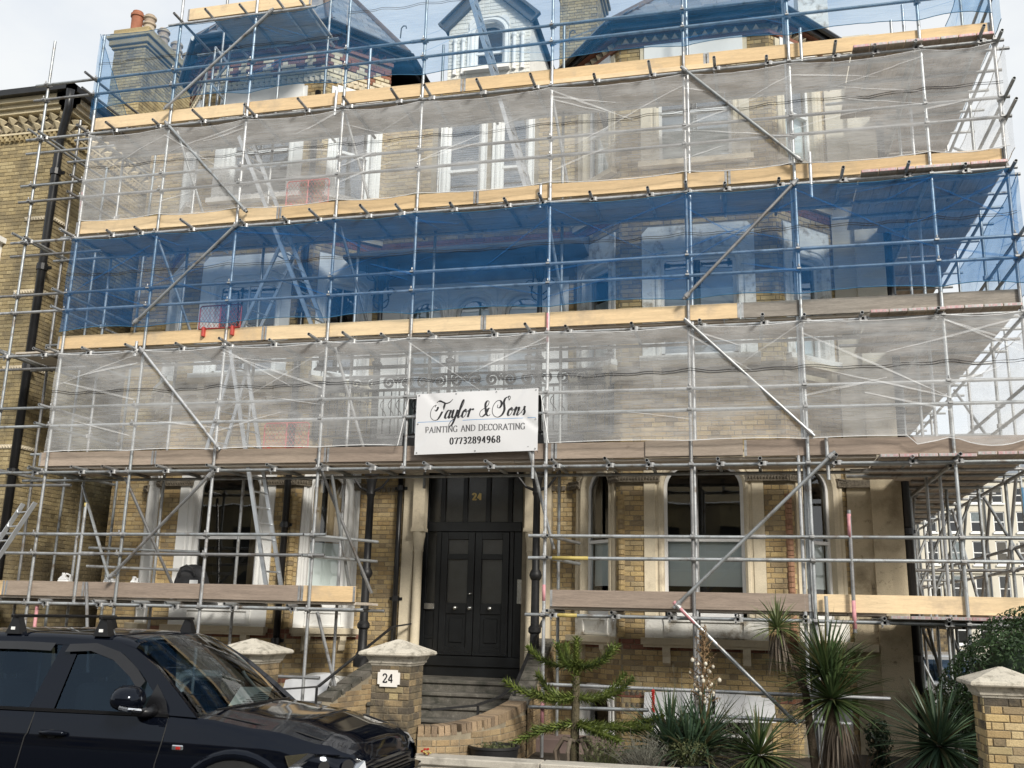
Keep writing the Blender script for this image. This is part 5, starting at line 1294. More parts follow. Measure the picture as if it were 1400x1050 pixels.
# ---------------------------------------------------------------- ladders
def ladder(lab, p, q, wdir, wd=.36, step=.25, rung_r=.014, stile=(.028, .065)):
    p, q = Vector(p), Vector(q); wv = Vector(wdir).normalized() * wd / 2; d = (q - p); ln = d.length; d.normalize()
    t = thing('ladder', lab, 'ladder', tuple(p), 'aluminium ladders on the scaffold')
    for s_ in (-1, 1):
        b = MB(); up = wv.normalized(); sd = d.cross(up).normalized()
        b.obox((p + q) / 2 + wv * s_, d * ln / 2, up * stile[0] / 2, sd * stile[1] / 2); ob('stile', b, 'aluminium', t)
    k = .18
    while k < ln - .1:
        b = MB(); c = p + d * k; b.path([c - wv, c + wv], rung_r, 8); ob('rung', b, 'aluminium', t); k += step
    return t
ladder('aluminium ladder leaning from the first deck up past the left bay window', (-6.88, 13.72, 2.16), (-7.98, 13.78, 6.3), (.2, 1, 0))
ladder('aluminium ladder leaning the other way behind the white net of the second lift', (-8.32, 13.95, 4.2), (-7.86, 13.95, 6.35), (.3, 1, 0))
ladder('long aluminium ladder rising from the blue net into the white fourth lift', (-6.40, 13.75, 6.16), (-8.14, 13.8, 9.85), (.25, 1, 0))
ladder('short aluminium ladder crossing the long one behind the blue net', (-7.98, 13.98, 6.16), (-7.22, 13.98, 8.06), (.3, 1, 0))
ladder('aluminium ladder standing before the dormer, up through the top deck', (-3.05, 13.8, 8.2), (-4.32, 13.8, 12.6), (.15, 1, 0), .3)
ladder('aluminium access ladder leaning outside the scaffold at the far left', (-12.5, 12.5, .12), (-10.86, 13.05, 3.55), (.62, -.3, 0), .40)
# red hatch guards
def hatch_guard(lab, x0, x1, z0, z1, y):
    t = thing('hatch_guard', lab, 'guard', ((x0 + x1) / 2, y, z0), 'red ladder hatch guards')
    b = MB(); rr = .03
    b.path([(x0, y, z0), (x0, y, z1 - rr), (x0 + rr, y, z1), (x1 - rr, y, z1), (x1, y, z1 - rr), (x1, y, z0)], .011, 6); b.path([((x0 + x1) / 2, y, z0), ((x0 + x1) / 2, y, z1)], .012, 6); b.path([(x0, y, z0), (x1, y, z0)], .011, 6); ob('frame', b, 'red_steel', t)
    b = MB(); n = 12; h = z1 - z0; wdt = x1 - x0
    for i in range(-6, n):
        for s_ in (1, -1):
            a0 = x0 + wdt * i / n; a1 = a0 + h * .7
            if s_ < 0: a0, a1 = x0 + x1 - a0, x0 + x1 - a1
            p, q = Vector((a0, y, z0)), Vector((a1, y, z1)); d = q - p
            lo_, hi_ = 0., 1.
            if abs(d.x) > 1e-6:
                t0, t1 = sorted(((x0 - p.x) / d.x, (x1 - p.x) / d.x)); lo_, hi_ = max(0, t0), min(1, t1)
            if hi_ - lo_ > .08: b.path([p + d * lo_, p + d * hi_], .0028, 4)
    ob('expanded_mesh', b, 'red_steel', t)
    for x in (x0 + wdt * .15, x0 + wdt * .85):
        b = MB(); b.bbox(x - .02, x + .02, y - .06, y + .02, z0 - .14, z0 + .02, .006); ob('foot_clip', b, 'red_steel', t)
hatch_guard('red mesh hatch guard beside the ladders behind the blue net', -8.45, -7.72, 6.38, 6.76, 13.42)
hatch_guard('red mesh hatch guard veiled by the white net of the fourth lift', -7.14, -6.40, 8.44, 8.86, 13.5)
hatch_guard('red mesh hatch guard behind the white net of the second lift', -7.18, -6.44, 4.42, 4.82, 13.5)

# ---------------------------------------------------------------- things lying on the low deck
t = thing('tool_bag', 'black fabric tool bag standing on the lowest deck before the open window', 'bag', (-8.45, 13.95, 2.15))
b = MB(); n = 20; prof = [(.26, 0), (.275, .10), (.27, .25), (.24, .36), (.20, .44), (.13, .50), (.04, .52)]; vs = []
for r, z in prof:
    for i in range(n):
        a = 2 * math.pi * i / n; ex = .55
        cx_ = math.copysign(abs(math.cos(a)) ** ex, math.cos(a)); sy_ = math.copysign(abs(math.sin(a)) ** ex, math.sin(a))
        vs.append((-8.45 + r * cx_ + random.uniform(-.008, .008), 13.95 + r * .55 * sy_, 2.15 + z + .015 * math.sin(a * 3 + z * 9)))
b.add(vs, [(i * n + k, i * n + (k + 1) % n, (i + 1) * n + (k + 1) % n, (i + 1) * n + k) for i in range(len(prof) - 1) for k in range(n)] + [tuple(range((len(prof) - 1) * n, len(prof) * n))]); ob('body', b, 'bag_black', t, smooth=True)
b = MB(); b.bbox(-8.40, -8.26, 13.79, 13.81, 2.36, 2.44, .004); ob('label_patch', b, 'plastic_white', t)
b = MB(); b.path([(-8.58, 13.80, 2.5), (-8.55, 13.76, 2.62), (-8.45, 13.75, 2.66), (-8.35, 13.76, 2.62), (-8.32, 13.80, 2.5)], .016, 6); ob('handle', b, 'bag_black', t)
def jug(lab, x, w_, h, y=13.8):
    t = thing('plastic_jug', lab, 'jug', (x, y, 2.15), 'white plastic jugs on the deck'); z = 2.15
    b = MB(); b.bbox(x - w_ / 2, x + w_ / 2, y - .07, y + .07, z, z + h * .72, .02); b.hexa([(x - w_ / 2 + .01, y - .06, z + h * .72), (x + w_ / 2 - .01, y - .06, z + h * .72), (x + w_ / 2 - .01, y + .06, z + h * .72), (x - w_ / 2 + .01, y + .06, z + h * .72), (x - w_ * .3, y - .03, z + h * .86), (x - w_ * .05, y - .03, z + h * .86), (x - w_ * .05, y + .03, z + h * .86), (x - w_ * .3, y + .03, z + h * .86)]); ob('body', b, 'plastic_white', t)
    b = MB(); b.path([(x + w_ * .42, y, z + h * .6), (x + w_ * .44, y, z + h * .9), (x + w_ * .1, y, z + h * .96), (x - w_ * .15, y, z + h * .84)], .016, 6); ob('handle', b, 'plastic_white', t)
    b = MB(); b.path([(x - w_ * .2, y, z + h * .85), (x - w_ * .2, y, z + h)], .025, 10); ob('lid', b, 'plastic_white', t)
jug('white plastic jug on the low deck beside a leaning pole', -9.78, .22, .36); jug('small white bottle on the low deck before the brick pier', -9.36, .10, .33); jug('white paint kettle with handle at the left end of the low deck', -10.62, .20, .37)

# ---------------------------------------------------------------- gate piers
def pier(lab, x0, y0, s_, zt, m, cap=.13, sign=False, grp='brick gate piers with pyramid caps', single=170, mixp=.06):
    t = thing('gate_pier', lab, 'pier', (x0 + s_ / 2, y0 + s_ / 2, .1), grp)
    b = MB(); b.box(x0 + .004, x0 + s_ - .004, y0 + .004, y0 + s_ - .004, .05, zt); sh = ob('shaft', b, 'mortar', t)
    its = []; rs = random.Random(int(x0 * 100))
    for fr in (Fr((x0, y0 + .004, 0), (1, 0, 0), (0, -1, 0)), Fr((x0 + s_ - .004, y0, 0), (0, 1, 0), (1, 0, 0)), Fr((x0 + .004, y0 + s_, 0), (0, -1, 0), (-1, 0, 0))):
        its += [(fr, r, m if rs.random() > mixp else rs.choice(('brick_neighbour', 'brick_sooty', 'brick_sooty')), rs.uniform(.006, .016)) for r in courses(0, s_, zt - 1.275, zt, (), .0)]
    emit_bricks(sh, its, single)
    c = (x0 + s_ / 2, y0 + s_ / 2); b = MB(); h = s_ / 2
    def ring(k, z): return [(c[0] - k, c[1] - k, z), (c[0] + k, c[1] - k, z), (c[0] + k, c[1] + k, z), (c[0] - k, c[1] + k, z)]
    prof = [(h + .01, zt), (h + .02, zt + .02), (h + .035, zt + .03), (h + .035, zt + .05), (h + .055, zt + .085), (h + .06, zt + .10), (h + cap - .01, zt + .112), (h + cap, zt + .125), (h + cap - .004, zt + .15), (h + cap - .03, zt + .165), (.02, zt + .29)]
    vs = [p for k, z in prof for p in ring(k, z)]
    b.add(vs, [(i * 4 + k, i * 4 + (k + 1) % 4, i * 4 + 4 + (k + 1) % 4, i * 4 + 4 + k) for i in range(len(prof) - 1) for k in range(4)] + [(3, 2, 1, 0), tuple(range(len(vs) - 4, len(vs)))])
    ob('pyramid_cap', b, 'cap_stone', t)
    return t
p24 = pier('sooty brick gate pier with a white number plate below its cap', -4.24, 11.0, .46, 1.42, 'brick_sooty', sign=True)
pier('brick gate pier behind the parked pickup, left of the gateway', -6.28, 11.25, .50, 1.37, 'brick_sooty')
pier('yellow brick gate pier at the picture edge below the clipped hedge', 2.22, 10.8, .46, 1.335, 'brick', mixp=.34)
b = MB(); sx0, sz0, sw_, sh_ = -4.155, 1.19, .265, .185; cc = .028; yy = 10.985
prf = [(sx0 + cc, sz0), (sx0 + sw_ - cc, sz0), (sx0 + sw_ - cc, sz0 + cc * .9), (sx0 + sw_, sz0 + cc), (sx0 + sw_, sz0 + sh_ - cc), (sx0 + sw_ - cc, sz0 + sh_ - cc * .9), (sx0 + sw_ - cc, sz0 + sh_), (sx0 + cc, sz0 + sh_), (sx0 + cc, sz0 + sh_ - cc * .9), (sx0, sz0 + sh_ - cc), (sx0, sz0 + cc), (sx0 + cc, sz0 + cc * .9)]
b.prism([(x, yy, z) for x, z in prf], (0, 0, 0), (0, -.02, 0))
sg = thing('number_plate', 'white cut-corner plate reading 24 on the gate pier', 'sign', (sx0 + sw_ / 2, yy, sz0)); ob('plate', b, 'sign_white', sg)
ob('digits', write('24', ROM, lambda p, d: Vector((p.x, yy - .021 - d, p.y)), .095, .013, .016, 'sans', sx0 + .062, .06, y0=sz0 + .045), 'ink', sg)
dn = write('24', ROM, lambda p, d: Vector((p.x, DY - d - .004, p.y)), .115, .016, .036, 'roman', -4.475, .14, y0=3.90)
ob('digits', dn, 'gold', fd)

# ---------------------------------------------------------------- low front wall, steps and stair walls
lw = thing('front_wall', 'low rendered front garden wall with pale coping beneath the monkey puzzle', 'wall', (-1, 11.15, 0))
b = MB(); b.box(-3.74, 2.2, 11.06, 11.30, -.05, .37); ob('body', b, 'concrete', lw)
x = -3.76
for ln in (1.5, 1.5, 1.5, 1.46):
    b = MB(); b.bbox(x + .004, x + ln - .004, 11.02, 11.34, .37, .455, .012); ob('coping_stone', b, 'concrete', lw); x += ln
lw2 = thing('side_wall', 'low brick wall hidden behind the pickup, left of the gate pier', 'wall', (-9, 11.3, 0))
b = MB(); b.box(-11.2, -6.3, 11.36, 11.58, -.05, .62); ob('body', b, 'mortar', lw2)
fr = Fr((-11.2, 11.36, 0), (1, 0, 0), (0, -1, 0)); emit_bricks(lw2, [(fr, r, 'brick_stairs', proud()) for r in courses(0, 4.9, .0, .6)], 0)
steps = thing('entrance_steps', 'worn stone steps rising to the black front door', 'steps', (-4.45, 14.2, .2))
nz_ = [(1.04, 14.80), (.88, 14.50), (.72, 14.20), (.56, 13.90), (.40, 13.60), (.27, 13.32)]
for i, (z, y) in enumerate(nz_):
    yb = 16.12 if i == 0 else nz_[i - 1][1] + .04; x0 = -5.36 - max(0, 14.8 - y) * .30; x1 = -3.2
    b = MB(); b.bbox(x0, x1, y, yb, z - .055, z, .012); b.box(x0, x1, y + .035, yb, z - .17, z - .055); ob('step', b, 'step_stone', steps)
def swall(name, lab, pts, th, m='brick_stairs', single=150, edge=True, slope_cap=False):
    """brick wall along a bent line: pts (x, y, ztop)"""
    t = thing(name, lab, 'wall', (pts[0][0], pts[0][1], .2)); body = MB(); its = []; caps = []; acc = {1: 0., -1: 0.}; mit = []
    for i in range(len(pts)):
        ds = [Vector((q[0] - p[0], q[1] - p[1], 0)).normalized() for p, q in zip(pts[max(i - 1, 0):i + 1], pts[max(i, 1):i + 2])] if 0 < i < len(pts) - 1 else [Vector((pts[min(i + 1, len(pts) - 1)][0] - pts[max(i - 1, 0)][0], pts[min(i + 1, len(pts) - 1)][1] - pts[max(i - 1, 0)][1], 0)).normalized()]
        nm_ = sum((Vector((d.y, -d.x, 0)) for d in ds), Vector()) / len(ds); mit.append(nm_ / max(nm_.length_squared, .3))
    for (x0, y0, z0), (x1, y1, z1) in zip(pts, pts[1:]):
        d = Vector((x1 - x0, y1 - y0, 0)); ln = d.length; d.normalize(); n_ = Vector((d.y, -d.x, 0))
        a, c = Vector((x0, y0, 0)), Vector((x1, y1, 0)); si = pts.index((x0, y0, z0))
        for s_ in (1, -1):
            pa, pc_ = a + mit[si] * s_ * th / 2, c + mit[si + 1] * s_ * th / 2
            body.quad(pa + Vector((0, 0, .1)), pc_ + Vector((0, 0, .1)), pc_ + Vector((0, 0, z1)), pa + Vector((0, 0, z0)))
            l2 = (pc_ - pa).length; fr = Fr(pa, pc_ - pa, n_ * s_)
            for r in courses(0, l2, .15, max(z0, z1), (), -acc[s_]):
                um = (r[0] + r[1]) / 2; zl = z0 + (z1 - z0) * um / l2 - .02
                if r[3] < zl: its.append((fr, r, m, proud()))
            acc[s_] += l2
        body.quad(a + n_ * th / 2 + Vector((0, 0, z0)), c + n_ * th / 2 + Vector((0, 0, z1)), c - n_ * th / 2 + Vector((0, 0, z1)), a - n_ * th / 2 + Vector((0, 0, z0)))
        k = 0.; dz = (z1 - z0) / ln; stp = .078 if edge else .235
        while k < ln - stp * .5:
            c0_ = a + d * (k + stp / 2) + Vector((0, 0, z0 + dz * (k + stp / 2) + .03)); dv = (d + Vector((0, 0, dz))).normalized()
            caps.append((c0_, dv * (stp / 2 - .005), n_ * (th / 2 + .006), dv.cross(n_).normalized() * (.055 if edge else .035))); k += stp
    sh = ob('body', body, 'mortar', t); emit_bricks(sh, its, single)
    for c0_, a_, b_, d_ in caps:
        q = MB(); q.obox(c0_, a_, b_, d_); ob('coping_brick' if edge else 'coping_slab', q, 'brick_edge' if edge else 'step_stone', t)
    return t
swall('stair_wall', 'sloping brick stair wall with flat coping left of the front steps', [(-5.45, 15.45, 1.40), (-5.50, 15.05, 1.36), (-5.92, 13.35, .72)], .26, edge=False)
swall('curved_wall', 'low brick wall running from the left stair wall towards the gate', [(-5.92, 13.30, .66), (-6.10, 12.9, .62), (-6.45, 12.5, .60), (-6.9, 12.3, .60)], .24, 'brick', 60)
swall('stair_wall', 'sloping brick stair wall right of the front steps, beside the monkey puzzle', [(-3.10, 15.45, 1.62), (-3.08, 15.05, 1.52), (-3.02, 13.25, .84)], .26, edge=False)
cv = [(-3.78, 11.40, .66)] + [(-3.02 - .74 * math.cos(a), 12.45 - .98 + .98 * (1 - math.cos(a)) * 0 + .98 * math.sin(a), .67 + .15 * math.sin(a)) for a in [R(14 * i) for i in range(1, 6)]]
cv = [(-3.79, 11.38, .66), (-3.60, 11.45, .66), (-3.40, 11.60, .68), (-3.22, 11.85, .71), (-3.10, 12.2, .75), (-3.04, 12.6, .79), (-3.02, 13.2, .83)]
swall('curved_wall', 'curved brick wall with brick on edge coping joining the numbered pier', cv, .24, 'brick_stairs', 200)
b = MB(); b.bbox(-5.62, -5.28, 15.05, 15.5, 1.42, 1.56, .01); ob('plinth_block', b, 'stone_cream', steps)
def handrail(lab, pts, posts):
    t = thing('handrail', lab, 'handrail', pts[0][:2] + (.3,), 'black steel handrails at the steps')
    b = MB()
    for p, q in zip(pts, pts[1:]): b.bar(p, q, .045, .022)
    ob('rail', b, 'black_iron', t)
    for x, y, z0, z1 in posts: b = MB(); b.box(x - .014, x + .014, y - .014, y + .014, z0, z1); ob('post', b, 'black_iron', t)
handrail('black handrail down the left stair wall to the planted corner', [(-5.30, 15.55, 1.86), (-5.55, 15.2, 1.80), (-5.92, 13.3, .98), (-6.75, 12.55, .92)], [(-5.55, 15.2, 1.38, 1.78), (-5.93, 13.28, .64, .97), (-6.72, 12.57, .5, .9)])
handrail('black handrail down the right stair wall and round the curved wall', [(-3.14, 15.4, 1.95), (-3.10, 13.4, 1.08), (-3.16, 12.75, .98), (-3.32, 12.2, .92), (-3.72, 11.6, .90)], [(-3.10, 13.4, .84, 1.06), (-3.3, 12.25, .70, .92)])
# white boards stored below
for lab, pts in (('white plastic sheet leaning in the basement area left of the steps', [(-6.95, 14.15, .45), (-6.20, 13.95, .45), (-6.08, 14.15, 1.12), (-6.90, 14.3, .98)]), ('pale sheet fixed over the basement window behind the yucca', [(-1.50, 14.62, .64), (-.55, 14.60, .62), (-.53, 14.66, 1.02), (-1.48, 14.67, .99)]), ('pale sheet fixed over the basement window behind the cordyline', [(-.50, 14.60, .63), (.33, 14.58, .66), (.31, 14.66, .97), (-.48, 14.67, 1.03)])):
    t = thing('leaning_sheet', lab, 'sheet', pts[0], 'white sheets stored in the basement area'); b = MB(); n_ = (Vector(pts[1]) - Vector(pts[0])).cross(Vector(pts[3]) - Vector(pts[0])).normalized() * .012
    b.prism(pts, (0, 0, 0), n_); ob('board', b, 'sheet_white', t)
t = thing('step_plinth', 'pinkish rendered block at the foot of the basement wall', 'plinth', (-2.4, 14.0, .1)); b = MB(); b.bbox(-2.95, -1.75, 13.9, 14.5, .1, .38, .015); ob('block', b, 'tarp_pink', t)
# ---------------------------------------------------------------- black pickup in the foreground
CYC, NOSE = 8.27, -2.98
car = thing('pickup_truck', 'glossy black double cab pickup with roof bars parked at the kerb', 'pickup', (-5.6, CYC, 0))
def interp(x, tab):
    if x <= tab[0][0]: return tab[0][1]
    for (a, va), (b_, vb) in zip(tab, tab[1:]):
        if x <= b_:
            t = (x - a) / (b_ - a); t = t * t * (3 - 2 * t) if len(tab) > 2 else t
            return va + (vb - va) * t
    return tab[-1][1]
Wt = [(-8.25, .90), (-8.0, .955), (-4.4, .965), (-3.75, .955), (-3.30, .90), (-3.10, .80), (-2.98, .66)]
Ht = [(-8.25, 1.13), (-6.95, 1.13), (-6.8, 1.17), (-4.75, 1.175), (-4.3, 1.155), (-3.7, 1.09), (-3.25, 1.0), (-3.08, .93), (-2.98, .82)]
Cr = [(-4.7, .0), (-4.35, .06), (-3.5, .065), (-3.15, .05), (-2.98, .02)]
xs = [-8.25, -8.15, -8.0, -7.6, -7.0, -6.9, -6.4, -5.9, -5.4, -5.0, -4.75, -4.6, -4.45, -4.3, -4.15, -4.0, -3.85, -3.7, -3.55, -3.42, -3.30, -3.20, -3.12, -3.06, -3.01, -2.98]
def section(x, bonnet):
    W, H, c = interp(x, Wt), interp(x, Ht), interp(x, Cr)
    c_ = min(.98, H - .10)
    p = [(W - .10, .40), (W - .04, .46), (W - .015, .58), (W - .004, .72), (W, .84 if c_ > .9 else c_ - .06), (W - .002, c_ - .03), (W - .010, c_), (W - .030, (c_ + H) / 2 - .01), (W - .052, H - .025), (W - .075, H + .002)]
    if bonnet: p += [(W * .80, H + c * .30), (W * .62, H + c * .72), (W * .58, H + c * .86), (W * .30, H + c * .97), (0, H + c)]
    else: p += [(W - .10, H - .0), (W - .12, H - .05), (W - .13, H - .2), (W - .14, H - .4), (0, H - .42)]
    return p
for nm, st, bon in (('body', [x for x in xs if x <= -4.3], False), ('bonnet', [x for x in xs if x >= -4.3], True)):
    b = MB(); rows = []
    for x in st:
        s_ = section(x, bon); rows.append([(x, CYC - y, z) for y, z in s_] + [(x, CYC + y, z) for y, z in s_[-2::-1]])
    n = len(rows[0]); vs = [v for r in rows for v in r]
    fs = [(i * n + k, (i + 1) * n + k, (i + 1) * n + k + 1, i * n + k + 1) for i in range(len(st) - 1) for k in range(n - 1)]
    if bon: fs.append(tuple((len(st) - 1) * n + k for k in range(n)))
    else: fs.append(tuple(range(n))[::-1])
    b.add(vs, fs); o = autosmooth(ob(nm, b, 'car_paint', car), 30)
    if nm == 'body': body = o
    else: bonnet = o
b = MB(); b.box(-8.2, -4.3, CYC - .84, CYC + .84, .35, .5); b.box(-4.3, -3.1, CYC - .8, CYC + .8, .3, .45); b.quad((-4.32, CYC - .86, .5), (-4.32, CYC + .86, .5), (-4.32, CYC + .86, 1.16), (-4.32, CYC - .86, 1.16)); ob('floor_pan', b, 'car_dark', car)
# bumper, grille
b = MB(); pts = [(-3.55, -.985), (-3.15, -.93), (-2.95, -.74), (-2.88, -.40), (-2.86, 0), (-2.88, .40), (-2.95, .74), (-3.15, .93), (-3.55, .985)]
vs = [(x, CYC + y, z) for z in (.34, .42, .58, .70) for x, y in pts]; k = len(pts)
b.add(vs, [(r * k + i, r * k + i + 1, (r + 1) * k + i + 1, (r + 1) * k + i) for r in range(3) for i in range(k - 1)] + [tuple(3 * k + i for i in range(k))]); autosmooth(ob('bumper', b, 'car_paint', car), 40)
b = MB()
for i in range(4): b.bbox(-3.0, -2.955, CYC - .46, CYC + .46, .70 + i * .03, .718 + i * .03, .004)
ob('grille', b, 'car_trim', car)
# cab: roof with pillars
RZ, RE = 1.80, .64
def roof_pt(x, y, z): return (x, CYC + y, z)
rx = [-6.92, -6.75, -6.4, -5.9, -5.5, -5.25, -5.12, -5.04]
b = MB(); rows = []
for x in rx:
    dz = -.02 * ((x + 6.0) / .9) ** 2 - (.045 if x > -5.1 else (.018 if x > -5.2 else 0)) - (.05 if x < -6.9 else 0)
    sec = [(.735, 1.655), (.725, 1.70), (.70, 1.745), (.66, 1.772), (.58, 1.788), (.30, 1.808), (0, 1.815)]
    rows.append([roof_pt(x, -y, z + dz) for y, z in sec] + [roof_pt(x, y, z + dz) for y, z in sec[-2::-1]])
n = len(rows[0]); b.add([v for r in rows for v in r], [(i * n + k, (i + 1) * n + k, (i + 1) * n + k + 1, i * n + k + 1) for i in range(len(rx) - 1) for k in range(n - 1)]); rf_ = autosmooth(ob('roof', b, 'car_paint', car), 40)
def side(x, z, s_):           # point on the leaning side glass plane
    t = (z - 1.165) / (1.68 - 1.165); return Vector((x, CYC + s_ * (.898 - (.898 - .735) * max(0, t) ** 1.1), z))
for s_ in (-1, 1):
    # A pillar
    A0, A1 = [(-4.30, 1.16), (-4.52, 1.34), (-4.76, 1.52), (-5.00, 1.66), (-5.2, 1.715)], [(-4.66, 1.17), (-4.72, 1.32), (-4.90, 1.48), (-5.10, 1.615), (-5.35, 1.67)]
    b = MB(); o1 = [side(x, z, s_) + Vector((0, s_ * .012, 0)) for x, z in A0]; o2 = [side(x, z, s_) + Vector((0, s_ * .012, 0)) for x, z in A1]; i1 = [p - Vector((.02, s_ * .08, 0)) for p in o1]
    k = len(o1); b.add(o1 + o2 + i1, [(i, i + 1, k + i + 1, k + i) for i in range(k - 1)] + [(i, 2 * k + i, 2 * k + i + 1, i + 1) for i in range(k - 1)]); autosmooth(ob('pillar', b, 'car_paint', car), 50)
    # header rail along the roof edge, B and C pillars
    b = MB(); hp = [(-5.2, 1.715), (-5.35, 1.725), (-5.8, 1.74), (-6.4, 1.73), (-6.9, 1.69)]; lp = [(-5.35, 1.665), (-5.5, 1.675), (-5.8, 1.68), (-6.4, 1.665), (-6.9, 1.60)]
    u_, l_ = [side(x, z, s_) + Vector((0, s_ * .012, 0)) for x, z in hp], [side(x, z, s_) + Vector((0, s_ * .012, 0)) for x, z in lp]; k = len(u_)
    b.add(u_ + l_, [(i, i + 1, k + i + 1, k + i) for i in range(k - 1)]); autosmooth(ob('header_rail', b, 'car_paint', car), 50)
    for xa, xb, xc, xd, mt in ((-5.62, -5.86, -5.73, -5.56, 'car_paint'), (-6.72, -6.98, -6.98, -6.6, 'car_paint')):
        b = MB(); b.add([side(xa, 1.165, s_) + Vector((0, s_ * .008, 0)), side(xb, 1.165, s_) + Vector((0, s_ * .008, 0)), side(xc, 1.68, s_) + Vector((0, s_ * .008, 0)), side(xd, 1.68, s_) + Vector((0, s_ * .008, 0))], [(0, 1, 2, 3)]); ob('pillar', b, mt, car)
    # glass
    b = MB(); g = [(-5.64, 1.15), (-4.64, 1.15), (-4.70, 1.32), (-4.88, 1.48), (-5.08, 1.615), (-5.35, 1.675), (-5.58, 1.69)]; b.poly([side(x, z, s_) for x, z in g]); ob('side_window', b, 'car_glass', car)
    b = MB(); g = [(-6.74, 1.15), (-5.84, 1.15), (-5.71, 1.69), (-6.62, 1.69)]; b.poly([side(x, z, s_) for x, z in g]); ob('side_window', b, 'car_glass', car)
    # black mirror triangle, window seal, wind deflectors
    b = MB(); b.poly([side(x, z, s_) + Vector((0, s_ * .014, 0)) for x, z in ((-4.80, 1.165), (-4.55, 1.165), (-4.60, 1.27), (-4.72, 1.40))]); ob('mirror_plate', b, 'car_trim', car)
    b = MB(); b.bar(side(-6.8, 1.16, s_) + Vector((0, s_ * .012, 0)), side(-4.55, 1.165, s_) + Vector((0, s_ * .012, 0)), .02, .025); ob('window_seal', b, 'car_trim', car)
    for path in ([(-5.66, 1.635), (-5.4, 1.65), (-5.15, 1.585), (-4.95, 1.46), (-4.84, 1.36)], [(-6.5, 1.64), (-6.1, 1.645), (-5.80, 1.64)]):
        b = MB(); up_ = [side(x, z + .055, s_) + Vector((0, s_ * .010, 0)) for x, z in path]; lo_ = [side(x - (.025 if len(path) > 3 else 0) * min(1, i / 2), z - .012, s_) + Vector((0, s_ * .045, 0)) for i, (x, z) in enumerate(path)]; k = len(path)
        b.add(up_ + lo_, [(i, i + 1, k + i + 1, k + i) for i in range(k - 1)]); autosmooth(ob('wind_deflector', b, 'car_trim', car), 60)
    # shut lines, handles, repeater
    for path in ([(-5.79, 1.15), (-5.80, .98), (-5.82, .95), (-5.87, .7), (-5.9, .45)], [(-4.55, 1.15), (-4.555, .98), (-4.56, .95), (-4.60, .8), (-4.62, .45)]):
        b = MB(); b.path([(x, CYC + s_ * (.9625 if z < .97 else .9625 - (z - .97) * .32), z) for x, z in path], .0055, 5); ob('shut_line', b, 'car_dark', car)
    for hx in (-5.55, -6.6):
        b = MB(); yb = CYC + s_ * .962; b.path([(hx - .12, CYC + s_ * .955, .985), (hx - .10, yb + s_ * .025, .995), (hx, yb + s_ * .032, .997), (hx + .10, yb + s_ * .025, .995), (hx + .12, CYC + s_ * .955, .985)], [.014, .02, .022, .02, .014], 8); ob('handle', b, 'car_paint', car, smooth=True)
        b = MB(); b.lathe([(.0, -.004), (.055, -.003), (.05, 0), (0, .001)], (0, 0, 0), 12); me_ = b
        d_ = MB(); d_.v = [(hx - .02 + x * 1.1, CYC + s_ * .9665 + s_ * z, .985 + y * .62) for x, y, z in b.v]; d_.f = b.f; d_.mi = b.mi; ob('handle_cup', d_, 'car_dark', car)
    b = MB(); b.bbox(-4.46, -4.36, CYC + s_ * .966 - .008, CYC + s_ * .966 + .008, .915, .955, .0075); rp_ = ob('side_repeater', b, 'chrome', car)
    b = MB(); b.bbox(-4.42, -4.38, CYC + s_ * .974 - .004, CYC + s_ * .974 + .004, .922, .945, .003); ob('lamp_lens', b, 'lamp_red', rp_)
    # bonnet shut line
    b = MB(); b.path([(x, CYC + s_ * (interp(x, Wt) * .80), interp(x, Ht) + interp(x, Cr) * .30 + .002) for x in (-4.35, -4.1, -3.8, -3.5, -3.3, -3.15)], .006, 5); ob('shut_line', b, 'car_dark', car)
    # wheel arches, wheels
    for wx in (-3.90, -7.0):
        b = MB(); b.path([(wx + .50 * math.cos(a), CYC + s_ * (.955 - .05 * max(0, math.cos(a))) , .42 + .49 * math.sin(a)) for a in [math.pi * i / 18 for i in range(19)]], .045, 10); ob('arch_flare', b, 'car_paint', car, smooth=True)
        b = MB(); b.poly([(wx + .47 * math.cos(a), CYC + s_ * (.972 - .045 * max(0, math.cos(a))), .42 + .46 * math.sin(a)) for a in [math.pi * i / 18 for i in range(19)]] + [(wx - .47, CYC + s_ * .972, .3), (wx + .45, CYC + s_ * .93, .3)]); ob('arch_shade', b, 'car_dark', car)  # dark disc proud of the side stands in for the shaded arch hollow
        b = MB(); k = 28; pr = [(.20, .12), (.33, .125), (.365, .10), (.372, .0), (.365, -.10), (.2, -.12)]
        vs = [(wx + r * math.cos(2 * math.pi * i / k), CYC + s_ * (.86 + d * 1.0), .372 + r * math.sin(2 * math.pi * i / k)) for r, d in pr for i in range(k)]
        b.add(vs, [(q * k + i, q * k + (i + 1) % k, (q + 1) * k + (i + 1) % k, (q + 1) * k + i) for q in range(len(pr) - 1) for i in range(k)]); wh = ob('wheel', b, 'rubber', car, smooth=True)
        b = MB()
        for i in range(5):
            a = 2 * math.pi * i / 5; b.bar((wx, CYC + s_ * .965, .372), (wx + .22 * math.cos(a), CYC + s_ * .975, .372 + .22 * math.sin(a)), .06, .03, (0, 1, 0))
        b.path([(wx + .225 * math.cos(2 * math.pi * i / 24), CYC + s_ * .965, .372 + .225 * math.sin(2 * math.pi * i / 24)) for i in range(24)], .02, 6, closed=True); ob('rim', b, 'chrome', wh)
    # mirror
    b = MB(); n = 14; prof = [(.0, -.115), (.06, -.11), (.095, -.08), (.11, -.02), (.112, .04), (.10, .07), (.095, .085)]
